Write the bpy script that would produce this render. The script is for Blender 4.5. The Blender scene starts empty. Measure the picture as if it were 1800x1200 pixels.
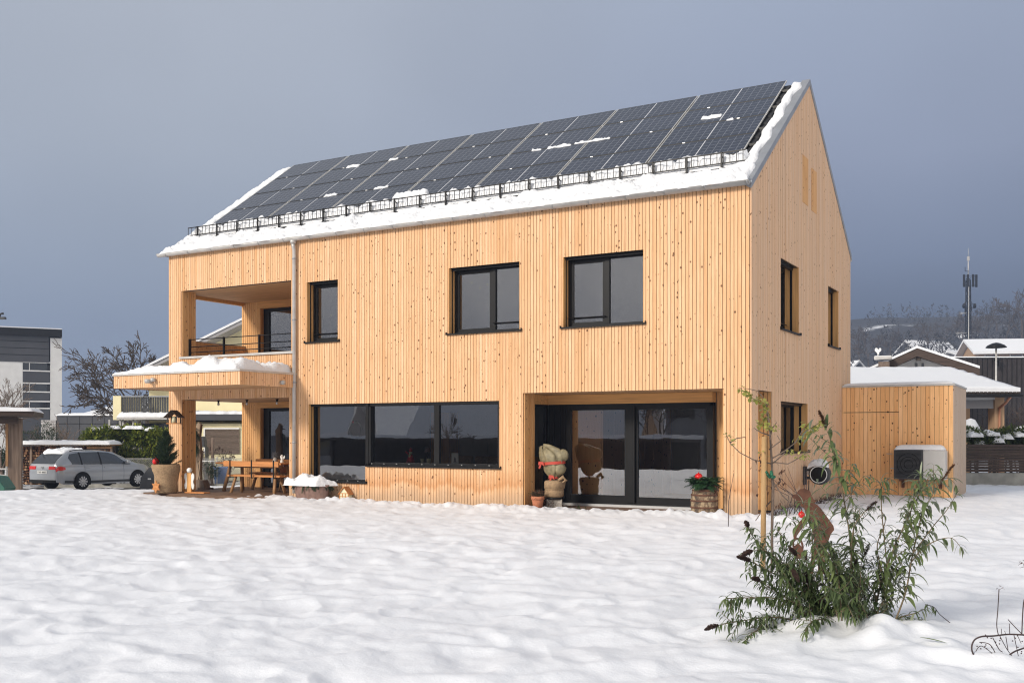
import bpy, bmesh, math, random
import numpy as np
from mathutils import Vector, Matrix
rnd = random.Random(7)
R = math.radians
SC = bpy.context.scene
COL = SC.collection

# ------------------------------------------------------------------ camera
CAM = Vector((5.485, -18.458, 1.5)); YAW = 29.72
F, HY, CX = 1787.0, 762.6, 900.0
RT = Vector((math.cos(R(YAW)), math.sin(R(YAW)), 0)); FW = Vector((-math.sin(R(YAW)), math.cos(R(YAW)), 0))
cam = bpy.data.cameras.new('camera'); camo = bpy.data.objects.new('camera', cam); COL.objects.link(camo)
camo.location = CAM; camo.rotation_euler = (R(90), 0, R(YAW))
cam.sensor_width = 36; cam.lens = 36 * F / 1800.0
cam.shift_y = (HY - 600) / 1800.0
cam.clip_start = 0.1; cam.clip_end = 5000
SC.camera = camo
# ------------------------------------------------------------------ world and sun
SUN = Vector((-0.30, -0.84, 0.45)).normalized()
w = bpy.data.worlds.new('World'); SC.world = w; w.use_nodes = True
nt = w.node_tree; nt.nodes.clear()
def N(t, typ, **kw):
    n = t.nodes.new(typ)
    for k, v in kw.items():
        if k in n.inputs: n.inputs[k].default_value = v
        else: setattr(n, k, v)
    return n
def wmath(t, op, a, b=None, c=None):
    n = t.nodes.new('ShaderNodeMath'); n.operation = op
    for i, v in enumerate((a, b, c)):
        if v is None: continue
        if isinstance(v, (int, float)): n.inputs[i].default_value = v
        else: t.links.new(v, n.inputs[i])
    return n.outputs[0]
def wramp(t, fac, stops, interp='EASE'):
    n = t.nodes.new('ShaderNodeValToRGB'); cr = n.color_ramp; cr.interpolation = interp
    while len(cr.elements) > 1: cr.elements.remove(cr.elements[-1])
    cr.elements[0].position = stops[0][0]; c = stops[0][1]
    cr.elements[0].color = (c[0], c[1], c[2], 1) if hasattr(c, '__len__') else (c, c, c, 1)
    for p, c in stops[1:]:
        e = cr.elements.new(p); e.color = (c[0], c[1], c[2], 1) if hasattr(c, '__len__') else (c, c, c, 1)
    if fac is not None: t.links.new(fac, n.inputs[0])
    return n.outputs[0]
def wmix(t, fac, a, b, mode='MIX'):
    n = t.nodes.new('ShaderNodeMix'); n.data_type = 'RGBA'; n.blend_type = mode; n.clamp_factor = True
    for i, v in ((0, fac), (6, a), (7, b)):
        if isinstance(v, (int, float)): n.inputs[i].default_value = v if i == 0 else (v, v, v, 1)
        elif isinstance(v, tuple): n.inputs[i].default_value = (v[0], v[1], v[2], 1)
        else: t.links.new(v, n.inputs[i])
    return n.outputs[2]
tc = N(nt, 'ShaderNodeTexCoord')
def wdot(vec):
    n = nt.nodes.new('ShaderNodeVectorMath'); n.operation = 'DOT_PRODUCT'
    nt.links.new(tc.outputs['Generated'], n.inputs[0]); n.inputs[1].default_value = vec
    return n.outputs['Value']
el = wdot((0, 0, 1)); fr = wdot(tuple(FW)); rt = wdot(tuple(RT))
front = wramp(nt, el, [(0.0, (0.086, 0.108, 0.159)), (.07, (0.105, 0.132, 0.195)), (.11, (0.166, 0.209, 0.307)), (.16, (0.251, 0.308, 0.443)), (.25, (0.348, 0.402, 0.543)), (.42, (0.400, 0.462, 0.590)), (.7, (0.663, 0.748, 0.920)), (1, (0.909, 0.990, 1.156))], 'LINEAR')
frontL = wramp(nt, el, [(0.0, (0.289, 0.352, 0.483)), (.12, (0.373, 0.438, 0.556)), (.26, (0.481, 0.535, 0.630)), (.42, (0.518, 0.563, 0.651)), (.7, (0.746, 0.773, 0.819)), (1, (1.023, 1.024, 1.029))], 'LINEAR')
lr = wramp(nt, wmath(nt, 'MULTIPLY_ADD', rt, 1.0, 0.5), [(.2, 1.0), (.8, 0.0)])
frontc = wmix(nt, lr, front, frontL)
back = wramp(nt, el, [(0.0, (1.15, 1.13, 1.11)), (.3, (1.95, 1.82, 1.67)), (.55, (1.05, 1.06, 1.10)), (.85, (.62, .68, .78)), (1, (.85, .90, .98))], 'LINEAR')
bf = wramp(nt, wmath(nt, 'MULTIPLY_ADD', fr, -0.5, 0.5), [(.22, 0.0), (.62, 1.0)])
skyc = wmix(nt, bf, frontc, back)
nz = N(nt, 'ShaderNodeTexNoise'); nz.inputs['Scale'].default_value = 2.2; nz.inputs['Detail'].default_value = 3
nt.links.new(tc.outputs['Generated'], nz.inputs['Vector'])
mott = wramp(nt, nz.outputs[0], [(.3, .94), (.7, 1.06)])
skyc = wmix(nt, 1.0, skyc, mott, 'MULTIPLY')
sky = N(nt, 'ShaderNodeTexSky'); sky.sky_type = 'NISHITA'; sky.sun_disc = False
sky.sun_elevation = math.asin(SUN.z); sky.sun_rotation = math.atan2(SUN.x, SUN.y)
sky.air_density = 2; sky.dust_density = 6
bg1 = N(nt, 'ShaderNodeBackground'); bg1.inputs[1].default_value = 0.88; nt.links.new(skyc, bg1.inputs[0])   # the cloud and fog cover
bg2 = N(nt, 'ShaderNodeBackground'); bg2.inputs[1].default_value = 0.05; nt.links.new(sky.outputs[0], bg2.inputs[0])
# thin veil of clear sky behind the fog, seen high overhead only
ad = N(nt, 'ShaderNodeMixShader'); nt.links.new(bg1.outputs[0], ad.inputs[1]); nt.links.new(bg2.outputs[0], ad.inputs[2])
nt.links.new(wramp(nt, el, [(.45, 0.0), (.9, .5)]), ad.inputs[0])
out = N(nt, 'ShaderNodeOutputWorld'); nt.links.new(ad.outputs[0], out.inputs[0])
sl = bpy.data.lights.new('sun', 'SUN'); slo = bpy.data.objects.new('sun', sl); COL.objects.link(slo)
sl.energy = 3.7; sl.angle = R(12); sl.color = (1.0, .93, .83)
slo.rotation_euler = SUN.to_track_quat('Z', 'Y').to_euler(); slo.location = (-20, -40, 40)
SC.view_settings.view_transform = 'Standard'; SC.view_settings.look = 'None'
SC.view_settings.exposure = 0.10; SC.view_settings.gamma = 1; SC.view_settings.use_curve_mapping = False
SC.render.engine = 'CYCLES'
cy = SC.cycles; cy.max_bounces = 8; cy.diffuse_bounces = 3; cy.glossy_bounces = 3; cy.transparent_max_bounces = 16; cy.transmission_bounces = 4
cy.pixel_filter_type = 'BLACKMAN_HARRIS'; cy.filter_width = 1.15; cy.volume_bounces = 1; cy.use_denoising = True; cy.sample_clamp_indirect = 6

# ------------------------------------------------------------------ pixel helpers: a photo position at a known distance / height
def D_(px, py, d): return CAM + RT * ((px - CX) / F * d) + FW * d + Vector((0, 0, (HY - py) / F * d))
def G_(px, py, z=0.0):
    d = (CAM.z - z) * F / (py - HY); return D_(px, py, d)
def Y_(px, py, Y):
    r = RT * ((px - CX) / F) + FW; r.z = (HY - py) / F
    return CAM + r * ((Y - CAM.y) / r.y)

# ------------------------------------------------------------------ mesh builder
class MB:
    def __init__(s, T=None): s.v = []; s.f = []; s.uv = []; s.a = []; s.m = []; s.T = T; s.sm = []
    def add(s, vs, fs, uvs=None, a=0.0, m=0, sm=False):
        o = len(s.v)
        for p in vs:
            s.v.append(tuple(s.T(*p)) if s.T else tuple(p))
        for i, f in enumerate(fs):
            s.f.append(tuple(o + k for k in f)); s.uv.append(uvs[i] if uvs else None); s.a.append(a); s.m.append(m); s.sm.append(sm)
        return s
    def box(s, x0, x1, y0, y1, z0, z1, a=0.0, m=0):
        vs = [(x, y, z) for z in (z0, z1) for y in (y0, y1) for x in (x0, x1)]
        return s.add(vs, [(0, 2, 3, 1), (4, 5, 7, 6), (0, 1, 5, 4), (2, 6, 7, 3), (0, 4, 6, 2), (1, 3, 7, 5)], a=a, m=m)
    def quad(s, *p, uv=None, a=0.0, m=0):
        return s.add(p, [tuple(range(len(p)))], [uv] if uv else None, a=a, m=m)
    def bar(s, p, q, w_, h_, up=(0, 0, 1), a=0.0, m=0):
        p = Vector(p); q = Vector(q); d = (q - p).normalized(); u = Vector(up)
        if abs(d.dot(u)) > .98: u = Vector((1, 0, 0))
        r = d.cross(u).normalized(); u = r.cross(d).normalized()
        vs = [e + r * (sx * w_ / 2) + u * (sz * h_ / 2) for e in (p, q) for sz in (-1, 1) for sx in (-1, 1)]
        return s.add(vs, [(0, 1, 3, 2), (4, 6, 7, 5), (0, 4, 5, 1), (2, 3, 7, 6), (0, 2, 6, 4), (1, 5, 7, 3)], a=a, m=m)
    def tube(s, pts, rs, n=8, cap=True, a=0.0, m=0):
        pts = [Vector(p) for p in pts]
        if not hasattr(rs, '__len__'): rs = [rs] * len(pts)
        vs = []; pu = None
        for i, p in enumerate(pts):
            d = (pts[min(i + 1, len(pts) - 1)] - pts[max(i - 1, 0)])
            d = d.normalized() if d.length > 1e-9 else Vector((0, 0, 1))
            u = pu if pu is not None else (Vector((0, 0, 1)) if abs(d.z) < .9 else Vector((1, 0, 0)))
            u = (u - d * u.dot(d))
            u = u.normalized() if u.length > 1e-6 else d.orthogonal().normalized()
            pu = u; r = d.cross(u)
            for k in range(n):
                t = 2 * math.pi * k / n; vs.append(p + (u * math.cos(t) + r * math.sin(t)) * rs[i])
        fs = [(i * n + k, i * n + (k + 1) % n, (i + 1) * n + (k + 1) % n, (i + 1) * n + k) for i in range(len(pts) - 1) for k in range(n)]
        if cap: fs += [tuple(range(n - 1, -1, -1)), tuple((len(pts) - 1) * n + k for k in range(n))]
        return s.add(vs, fs, a=a, m=m, sm=True)
    def lathe(s, prof, c=(0, 0, 0), n=20, axis='z', a=0.0, m=0, wob=0, seed=0):
        rr = random.Random(seed); vs = []
        ph = [rr.uniform(0, 6.28) for _ in range(4)]
        for r, z in prof:
            for k in range(n):
                t = 2 * math.pi * k / n
                q = r * (1 + wob * (math.sin(3 * t + ph[0] + z * 9) + .7 * math.sin(5 * t + ph[1] - z * 13)))
                x, y = q * math.cos(t), q * math.sin(t)
                if axis == 'z': vs.append((c[0] + x, c[1] + y, c[2] + z))
                elif axis == 'y': vs.append((c[0] + x, c[1] + z, c[2] + y))
                else: vs.append((c[0] + z, c[1] + x, c[2] + y))
        fs = [(i * n + k, i * n + (k + 1) % n, (i + 1) * n + (k + 1) % n, (i + 1) * n + k) for i in range(len(prof) - 1) for k in range(n)]
        fs += [tuple(range(n - 1, -1, -1)), tuple((len(prof) - 1) * n + k for k in range(n))]
        return s.add(vs, fs, a=a, m=m, sm=True)
    def ball(s, c, r, n=12, sc=(1, 1, 1), m=0, wob=0, seed=0):
        k = n // 2
        prof = [(max(1e-4, math.sin(math.pi * i / k)) * r, -math.cos(math.pi * i / k) * r) for i in range(k + 1)]
        o = len(s.v); s.lathe(prof, (0, 0, 0), n, m=m, wob=wob, seed=seed) if not s.T else None
        if s.T: raise Exception('ball with T')
        for i in range(o, len(s.v)):
            p = s.v[i]; s.v[i] = (c[0] + p[0] * sc[0], c[1] + p[1] * sc[1], c[2] + p[2] * sc[2])
        return s
    def prism(s, pts, y0, y1, plane='xz', m=0, a=0.0):
        n = len(pts)
        if plane == 'xz': vs = [(x, y0, z) for x, z in pts] + [(x, y1, z) for x, z in pts]
        elif plane == 'yz': vs = [(y0, x, z) for x, z in pts] + [(y1, x, z) for x, z in pts]
        else: vs = [(x, z, y0) for x, z in pts] + [(x, z, y1) for x, z in pts]
        return s.add(vs, [tuple(range(n)), tuple(range(2 * n - 1, n - 1, -1))] + [(i, i + n, (i + 1) % n + n, (i + 1) % n) for i in range(n)], m=m, a=a)
    def build(s, name, mats, parent=None, smooth=None, bevel=0, recalc=True):
        me = bpy.data.meshes.new(name); me.from_pydata(s.v, [], s.f)
        if not isinstance(mats, (list, tuple)): mats = [mats]
        for mt in mats: me.materials.append(mt)
        me.polygons.foreach_set('material_index', s.m)
        me.polygons.foreach_set('use_smooth', [bool(x) if smooth is None else smooth for x in s.sm])
        at = me.attributes.new('brd', 'FLOAT', 'FACE'); at.data.foreach_set('value', s.a)
        if any(u is not None for u in s.uv):
            ul = me.uv_layers.new(name='UVMap'); d = []
            for f, u in zip(s.f, s.uv):
                if u is None: d += [0.0, 0.0] * len(f)
                else:
                    for c in u: d += [c[0], c[1]]
            ul.data.foreach_set('uv', d)
        me.update()
        if recalc and len(s.f) < 60000 and not any(u is not None for u in s.uv):
            bm = bmesh.new(); bm.from_mesh(me); bmesh.ops.recalc_face_normals(bm, faces=bm.faces); bm.to_mesh(me); bm.free()
        o = bpy.data.objects.new(name, me); COL.objects.link(o)
        if parent is not None: o.parent = parent
        if bevel:
            b = o.modifiers.new('bevel', 'BEVEL'); b.width = bevel; b.segments = 2; b.limit_method = 'ANGLE'
        return o
def tag(o, label, cat, group=None, kind=None):
    if label: o['label'] = label
    if cat: o['category'] = cat
    if group: o['group'] = group
    if kind: o['kind'] = kind
    return o
def empty(name, loc=(0, 0, 0), rz=0.0, label=None, cat=None, group=None):
    o = bpy.data.objects.new(name, None); COL.objects.link(o); o.location = loc; o.rotation_euler = (0, 0, rz); o.empty_display_size = .2
    return tag(o, label, cat, group)
def copy_tree(o, parent=None):
    c = o.copy(); COL.objects.link(c); c.parent = parent
    for ch in list(o.children): copy_tree(ch, c)
    return c

# ------------------------------------------------------------------ noise in numpy
def _h(ix, iy, seed):
    n = (ix.astype(np.int64) * 374761393 + iy.astype(np.int64) * 668265263 + seed * 974634777) & 0x7fffffff
    n = ((n ^ (n >> 13)) * 1274126177) & 0x7fffffff
    n = ((n ^ (n >> 16)) * 2246822519) & 0x7fffffff
    return (n / 0x7fffffff).astype(np.float64)
def noise2(x, y, seed=0):
    x = np.asarray(x, float); y = np.asarray(y, float)
    ix = np.floor(x); iy = np.floor(y); fx = x - ix; fy = y - iy
    def g(jx, jy):
        a = _h(ix + jx, iy + jy, seed) * 2 * np.pi
        return np.cos(a) * (fx - jx) + np.sin(a) * (fy - jy)
    sx = fx * fx * fx * (fx * (fx * 6 - 15) + 10); sy = fy * fy * fy * (fy * (fy * 6 - 15) + 10)
    return (g(0, 0) * (1 - sx) + g(1, 0) * sx) * (1 - sy) + (g(0, 1) * (1 - sx) + g(1, 1) * sx) * sy
def sstep(a, b, x):
    t = np.clip((x - a) / (b - a), 0, 1); return t * t * (3 - 2 * t)

# ------------------------------------------------------------------ materials
def mat(name):
    m = bpy.data.materials.new(name); m.use_nodes = True; t = m.node_tree; t.nodes.clear()
    b = t.nodes.new('ShaderNodeBsdfPrincipled'); o = t.nodes.new('ShaderNodeOutputMaterial'); t.links.new(b.outputs[0], o.inputs[0])
    return m, t, b
def bump(t, b, h, s=.3, d=.01):
    n = t.nodes.new('ShaderNodeBump'); n.inputs['Strength'].default_value = s; n.inputs['Distance'].default_value = d
    t.links.new(h, n.inputs['Height']); t.links.new(n.outputs[0], b.inputs['Normal'])
def noise(t, scale, detail=4, vec=None, rough=.5):
    n = t.nodes.new('ShaderNodeTexNoise'); n.inputs['Scale'].default_value = scale; n.inputs['Detail'].default_value = detail; n.inputs['Roughness'].default_value = rough
    if vec is None: vec = objco(t)
    t.links.new(vec, n.inputs['Vector']); return n.outputs[0]
def objco(t):
    for n in t.nodes:
        if n.type == 'TEX_COORD': return n.outputs['Object']
    return t.nodes.new('ShaderNodeTexCoord').outputs['Object']
def mapping(t, vec, scale):
    n = t.nodes.new('ShaderNodeMapping'); n.inputs['Scale'].default_value = scale; t.links.new(vec, n.inputs['Vector']); return n.outputs[0]
def plain(name, c, rough=.6, metal=0, var=.15, scale=6, bmp=0, spec=.5, bscale=None):
    m, t, b = mat(name)
    n = noise(t, scale)
    lo = tuple(x * (1 - var) for x in c); hi = tuple(min(1, x * (1 + var)) for x in c)
    t.links.new(wramp(t, n, [(.3, lo), (.7, hi)], 'LINEAR'), b.inputs['Base Color'])
    b.inputs['Roughness'].default_value = rough; b.inputs['Metallic'].default_value = metal; b.inputs['Specular IOR Level'].default_value = spec
    if bmp: bump(t, b, noise(t, bscale or scale * 6), bmp, .01)
    return m
def board_mat(name, base, dark, weather=0.0, stain=False, knots=1.0, grey=(.42, .33, .25)):
    """vertical spruce boards: UV = metres across / up, 'brd' = one random number per board"""
    m, t, b = mat(name)
    uv = t.nodes.new('ShaderNodeUVMap').outputs[0]
    at = t.nodes.new('ShaderNodeAttribute'); at.attribute_name = 'brd'; br = at.outputs['Fac']
    col = wramp(t, br, [(0, (base[0] * .90, base[1] * .82, base[2] * .72)), (.3, tuple(x * .96 for x in base)), (.7, base), (1, (min(1, base[0] * 1.05), base[1] * 1.10, base[2] * 1.20))], 'LINEAR')
    g = noise(t, 1.0, 3, mapping(t, uv, (90, 2.2, 1)))
    col = wmix(t, 1.0, col, wramp(t, g, [(.3, (.86, .80, .74)), (.7, (1.06, 1.06, 1.06))], 'LINEAR'), 'MULTIPLY')
    big = noise(t, 1.0, 2, mapping(t, uv, (.3, .8, 1)))
    col = wmix(t, 1.0, col, wramp(t, big, [(.3, (.97, .93, .88)), (.7, (1.03, 1.04, 1.05))], 'LINEAR'), 'MULTIPLY')
    geo = t.nodes.new('ShaderNodeNewGeometry').outputs['Position']
    if weather:
        wn = noise(t, 1.0, 4, mapping(t, uv, (7, .5, 1)))
        col = wmix(t, wramp(t, wn, [(.3, max(0, weather - .22)), (.7, min(1, weather + .22))], 'LINEAR'), col, grey)
    if stain:
        sx = t.nodes.new('ShaderNodeSeparateXYZ'); t.links.new(geo, sx.inputs[0])
        rag = noise(t, 1.0, 4, mapping(t, geo, (1.6, 1.6, .8)))
        zz = wmath(t, 'MULTIPLY_ADD', wmath(t, 'SUBTRACT', rag, .5), .5, sx.outputs[2])
        fine = noise(t, 1.0, 3, mapping(t, uv, (16, 1.5, 1)))
        zz = wmath(t, 'MULTIPLY_ADD', wmath(t, 'SUBTRACT', fine, .5), .35, zz)
        fo = wmath(t, 'MULTIPLY', wramp(t, zz, [(.30, 0.0), (.42, 1.0), (.55, .55), (.8, 0.0)]), .50)
        col = wmix(t, fo, col, (.44, .17, .045))
        fg = wmath(t, 'MULTIPLY', wramp(t, zz, [(.05, 1.0), (.42, 0.0)]), .55)
        col = wmix(t, fg, col, (.36, .27, .19))
    vor = t.nodes.new('ShaderNodeTexVoronoi'); vor.inputs['Scale'].default_value = 1.0; vor.voronoi_dimensions = '2D'
    t.links.new(mapping(t, uv, (6.6, 5.2, 1)), vor.inputs['Vector'])
    sc = t.nodes.new('ShaderNodeSeparateColor'); t.links.new(vor.outputs['Color'], sc.inputs[0])
    dens_ = noise(t, 1.0, 2, mapping(t, uv, (2.3, .9, 1))); rad = wramp(t, wmath(t, 'MULTIPLY_ADD', wmath(t, 'SUBTRACT', dens_, .5), 1.5, sc.outputs[0]), [(.42, 0.0), (.50, .03), (1.15, .125)], 'LINEAR')
    k = wmath(t, 'SUBTRACT', rad, vor.outputs['Distance'])
    kf = wmath(t, 'MULTIPLY', wramp(t, wmath(t, 'MULTIPLY', k, 22), [(0, 0.0), (.5, 1.0)], 'LINEAR'), .85 * knots)
    halo = wmath(t, 'MULTIPLY', wramp(t, wmath(t, 'ADD', k, .05), [(0, 0.0), (.06, .32)], 'LINEAR'), knots)
    halo = wmath(t, 'MULTIPLY', halo, wmath(t, 'GREATER_THAN', rad, .01))
    col = wmix(t, halo, col, tuple(x for x in dark[1]))
    col = wmix(t, kf, col, tuple(x for x in dark[0]))
    t.links.new(col, b.inputs['Base Color']); b.inputs['Roughness'].default_value = .72; b.inputs['Specular IOR Level'].default_value = .25
    bump(t, b, g, .25, .002)
    return m
M = {}
DK = ((.085, .035, .014), (.45, .20, .075))
M['clad'] = board_mat('spruce_boards_front', (.715, .455, .262), DK, stain=True)
M['clad_side'] = board_mat('spruce_boards_weathered', (.80, .49, .27), DK, weather=.50, knots=.9, stain=True, grey=(.62, .46, .335))
M['clad_warm'] = board_mat('spruce_boards_sheltered', (.93, .56, .27), DK, knots=1.2)
M['clad_grey'] = board_mat('spruce_boards_greyed', (.60, .43, .29), DK, weather=.7, knots=.7, grey=(.52, .42, .34))
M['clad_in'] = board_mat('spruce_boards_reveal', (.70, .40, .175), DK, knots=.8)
def wood(name, c, ax=(2, 30, 30), var=.22, rough=.65):
    m, t, b = mat(name)
    g = noise(t, 1.0, 4, mapping(t, objco(t), ax))
    t.links.new(wramp(t, g, [(.28, tuple(x * (1 - var) for x in c)), (.72, tuple(min(1, x * (1 + var)) for x in c))], 'LINEAR'), b.inputs['Base Color'])
    b.inputs['Roughness'].default_value = rough; b.inputs['Specular IOR Level'].default_value = .3; bump(t, b, g, .3, .003); return m
M['beam'] = wood('spruce_beam', (.62, .33, .12), (1.2, 25, 25))
M['beam_v'] = wood('spruce_beam_upright', (.62, .33, .12), (25, 25, 1.2))
M['ceil'] = wood('spruce_ceiling', (.50, .30, .15), (1, 14, 14))
M['deckw'] = wood('deck_boards', (.16, .095, .06), (2, 20, 20), .3)
M['oak'] = wood('garden_wood', (.50, .21, .07), (2, 25, 25))
M['log'] = wood('log_wood', (.34, .19, .09), (20, 20, 3), .35)
M['oldwood'] = wood('weathered_wood', (.19, .135, .10), (14, 14, 1.2), .4)
M['oldwood_h'] = wood('weathered_wood_planks', (.055, .036, .027), (1.2, 14, 30), .5)
M['drift'] = wood('driftwood', (.27, .19, .125), (14, 14, 2), .35)
M['black'] = plain('black_metal', (.008, .0075, .0075), .38, 0, .1, spec=.22)
M['blackr'] = plain('black_rubber', (.010, .010, .010), .75, 0, .1, spec=.2)
M['anth'] = plain('anthracite_panel', (.045, .046, .052), .6, 0, .12, .8)
M['zinc'] = plain('zinc_sheet', (.47, .455, .435), .45, .25, .12, 5)
M['zincd'] = plain('zinc_flashing', (.30, .31, .33), .45, .4, .12, 3)
M['alu'] = plain('aluminium', (.50, .50, .50), .4, .6, .05)
M['tile'] = plain('roof_tiles_dark', (.018, .018, .02), .7, 0, .4, 12, .5)
M['white'] = plain('white_paint', (.78, .77, .74), .5, 0, .04)
M['render_w'] = plain('white_render', (.60, .59, .57), .85, 0, .06, 1.5, .2)
M['render_y'] = plain('yellow_render', (.78, .70, .44), .85, 0, .05, 1.0, .15)
M['render_b'] = plain('brown_render', (.42, .27, .16), .85, 0, .06, 1.0, .15)
M['render_g'] = plain('grey_render', (.30, .29, .29), .85, 0, .08, 1.0, .15)
M['conc'] = plain('concrete', (.26, .25, .22), .9, 0, .3, 2.5, .4)
M['terra'] = plain('terracotta', (.46, .17, .085), .8, 0, .18, 14, .2)
M['terra_d'] = plain('old_stoneware', (.20, .12, .095), .75, 0, .25, 10, .2)
M['soil'] = plain('soil', (.03, .02, .014), .95, 0, .4, 30, .8)
M['burlap'] = plain('burlap', (.33, .22, .125), .95, 0, .25, 26, 1.0, bscale=130)
M['fleece'] = plain('plant_fleece', (.21, .175, .10), .6, 0, .35, 9, 1.0, bscale=22)
M['redrib'] = plain('red_ribbon', (.42, .045, .025), .6, 0, .1)
M['red'] = plain('red_glass_bauble', (.62, .012, .012), .16, .25, .05)
M['redm'] = plain('red_felt', (.55, .03, .03), .8, 0, .08)
M['rust'] = plain('rusted_steel', (.105, .043, .024), .85, .1, .4, 9, .4)
M['stone'] = plain('stone_block', (.42, .38, .33), .9, 0, .25, 22, .8)
M['blue'] = plain('blue_plastic', (.06, .16, .42), .5, 0, .08)
M['green_p'] = plain('green_plastic', (.022, .11, .075), .5, 0, .15)
M['greentie'] = plain('green_tie_band', (.012, .11, .055), .6, 0, .15)
M['grey_p'] = plain('grey_plastic', (.038, .039, .041), .55, 0, .12)
M['hp'] = plain('heat_pump_light_shell', (.50, .49, .47), .45, 0, .03)
M['hpd'] = plain('heat_pump_dark_shell', (.035, .036, .04), .5, 0, .06)
M['wax'] = plain('cream_wax', (.72, .70, .48), .5, 0, .04)
M['bark'] = plain('dark_bark', (.075, .058, .048), .9, 0, .35, 12, .6)
M['bark2'] = plain('grey_brown_bark', (.15, .11, .085), .9, 0, .3, 14, .5)
M['stake'] = wood('round_pine_stake', (.40, .25, .115), (20, 20, 2.5), .22)
M['stem'] = plain('buddleia_stem', (.16, .12, .07), .8, 0, .3, 20)
M['stemd'] = plain('dead_stem', (.055, .035, .035), .8, 0, .3, 20)
M['seed'] = plain('dry_flower_spike', (.060, .030, .022), .95, 0, .4, 60, 1)
M['seedr'] = plain('rusty_flower_spike', (.20, .085, .035), .95, 0, .4, 60, 1)
M['carp'] = None
def leafmat(name, c1, c2, under=None, tr=.25):
    m, t, b = mat(name)
    at = t.nodes.new('ShaderNodeAttribute'); at.attribute_name = 'brd'
    col = wramp(t, at.outputs['Fac'], [(0, c1), (.75, tuple((a + q) / 2 for a, q in zip(c1, c2))), (1, c2)], 'LINEAR')
    if under:
        g = t.nodes.new('ShaderNodeNewGeometry'); col = wmix(t, g.outputs['Backfacing'], col, under)
    t.links.new(col, b.inputs['Base Color']); b.inputs['Roughness'].default_value = .5; b.inputs['Specular IOR Level'].default_value = .35
    tl = t.nodes.new('ShaderNodeBsdfTranslucent'); t.links.new(col, tl.inputs[0])
    mx = t.nodes.new('ShaderNodeMixShader'); mx.inputs[0].default_value = tr
    t.links.new(b.outputs[0], mx.inputs[1]); t.links.new(tl.outputs[0], mx.inputs[2])
    t.links.new(mx.outputs[0], t.nodes['Material Output'].inputs[0]); return m
M['budl'] = leafmat('buddleia_leaf', (.055, .085, .030), (.20, .25, .09), (.26, .29, .20))
M['budy'] = leafmat('buddleia_leaf_pale', (.16, .19, .12), (.30, .33, .22), (.36, .38, .30))
M['laurel'] = leafmat('laurel_leaf', (.05, .095, .014), (.50, .50, .07))
M['yewl'] = leafmat('conifer_needles', (.010, .025, .010), (.045, .075, .028))
M['firl'] = leafmat('fir_twig_needles', (.012, .045, .016), (.05, .12, .04))
M['everg'] = leafmat('evergreen_leaf', (.015, .032, .012), (.055, .085, .03))
M['shrubl'] = leafmat('garden_shrub_leaf', (.03, .06, .012), (.22, .24, .07))
M['yell'] = leafmat('autumn_leaf', (.24, .25, .05), (.58, .52, .17), tr=.35)
M['redl'] = leafmat('withered_leaf', (.06, .03, .02), (.20, .09, .05))
M['frost'] = leafmat('frosted_twigs', (.10, .10, .105), (.34, .35, .38))
def snowmat(name, c=(.78, .79, .815), scale=40):
    m, t, b = mat(name)
    b.inputs['Base Color'].default_value = (*c, 1); b.inputs['Roughness'].default_value = .65; b.inputs['Specular IOR Level'].default_value = .25
    a = noise(t, scale, 5, rough=.65); bump(t, b, a, .8, .03); return m
M['snow'] = snowmat('snow')
M['snowc'] = snowmat('snow_clods', (.80, .805, .82), 22)
# glass
def glassmat(name, ior, tint, rough=0.0):
    m = bpy.data.materials.new(name); m.use_nodes = True; t = m.node_tree; t.nodes.clear()
    o = t.nodes.new('ShaderNodeOutputMaterial'); fz = t.nodes.new('ShaderNodeFresnel'); fz.inputs['IOR'].default_value = ior
    tr = t.nodes.new('ShaderNodeBsdfTransparent'); tr.inputs[0].default_value = (*tint, 1)
    gl = t.nodes.new('ShaderNodeBsdfGlossy'); gl.inputs['Roughness'].default_value = rough; gl.inputs['Color'].default_value = (.95, .96, 1, 1)
    wv = noise(t, 1.3, 2); bp = t.nodes.new('ShaderNodeBump'); bp.inputs['Strength'].default_value = .12; bp.inputs['Distance'].default_value = .01
    t.links.new(wv, bp.inputs['Height']); t.links.new(bp.outputs[0], gl.inputs['Normal'])
    mx = t.nodes.new('ShaderNodeMixShader'); t.links.new(fz.outputs[0], mx.inputs[0]); t.links.new(tr.outputs[0], mx.inputs[1]); t.links.new(gl.outputs[0], mx.inputs[2])
    t.links.new(mx.outputs[0], o.inputs[0]); return m
M['glass'] = glassmat('window_glass', 2.75, (.88, .88, .86))
M['carglass'] = plain('tinted_car_glass', (.012, .014, .015), .06, 0, .05, spec=1.0)
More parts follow.
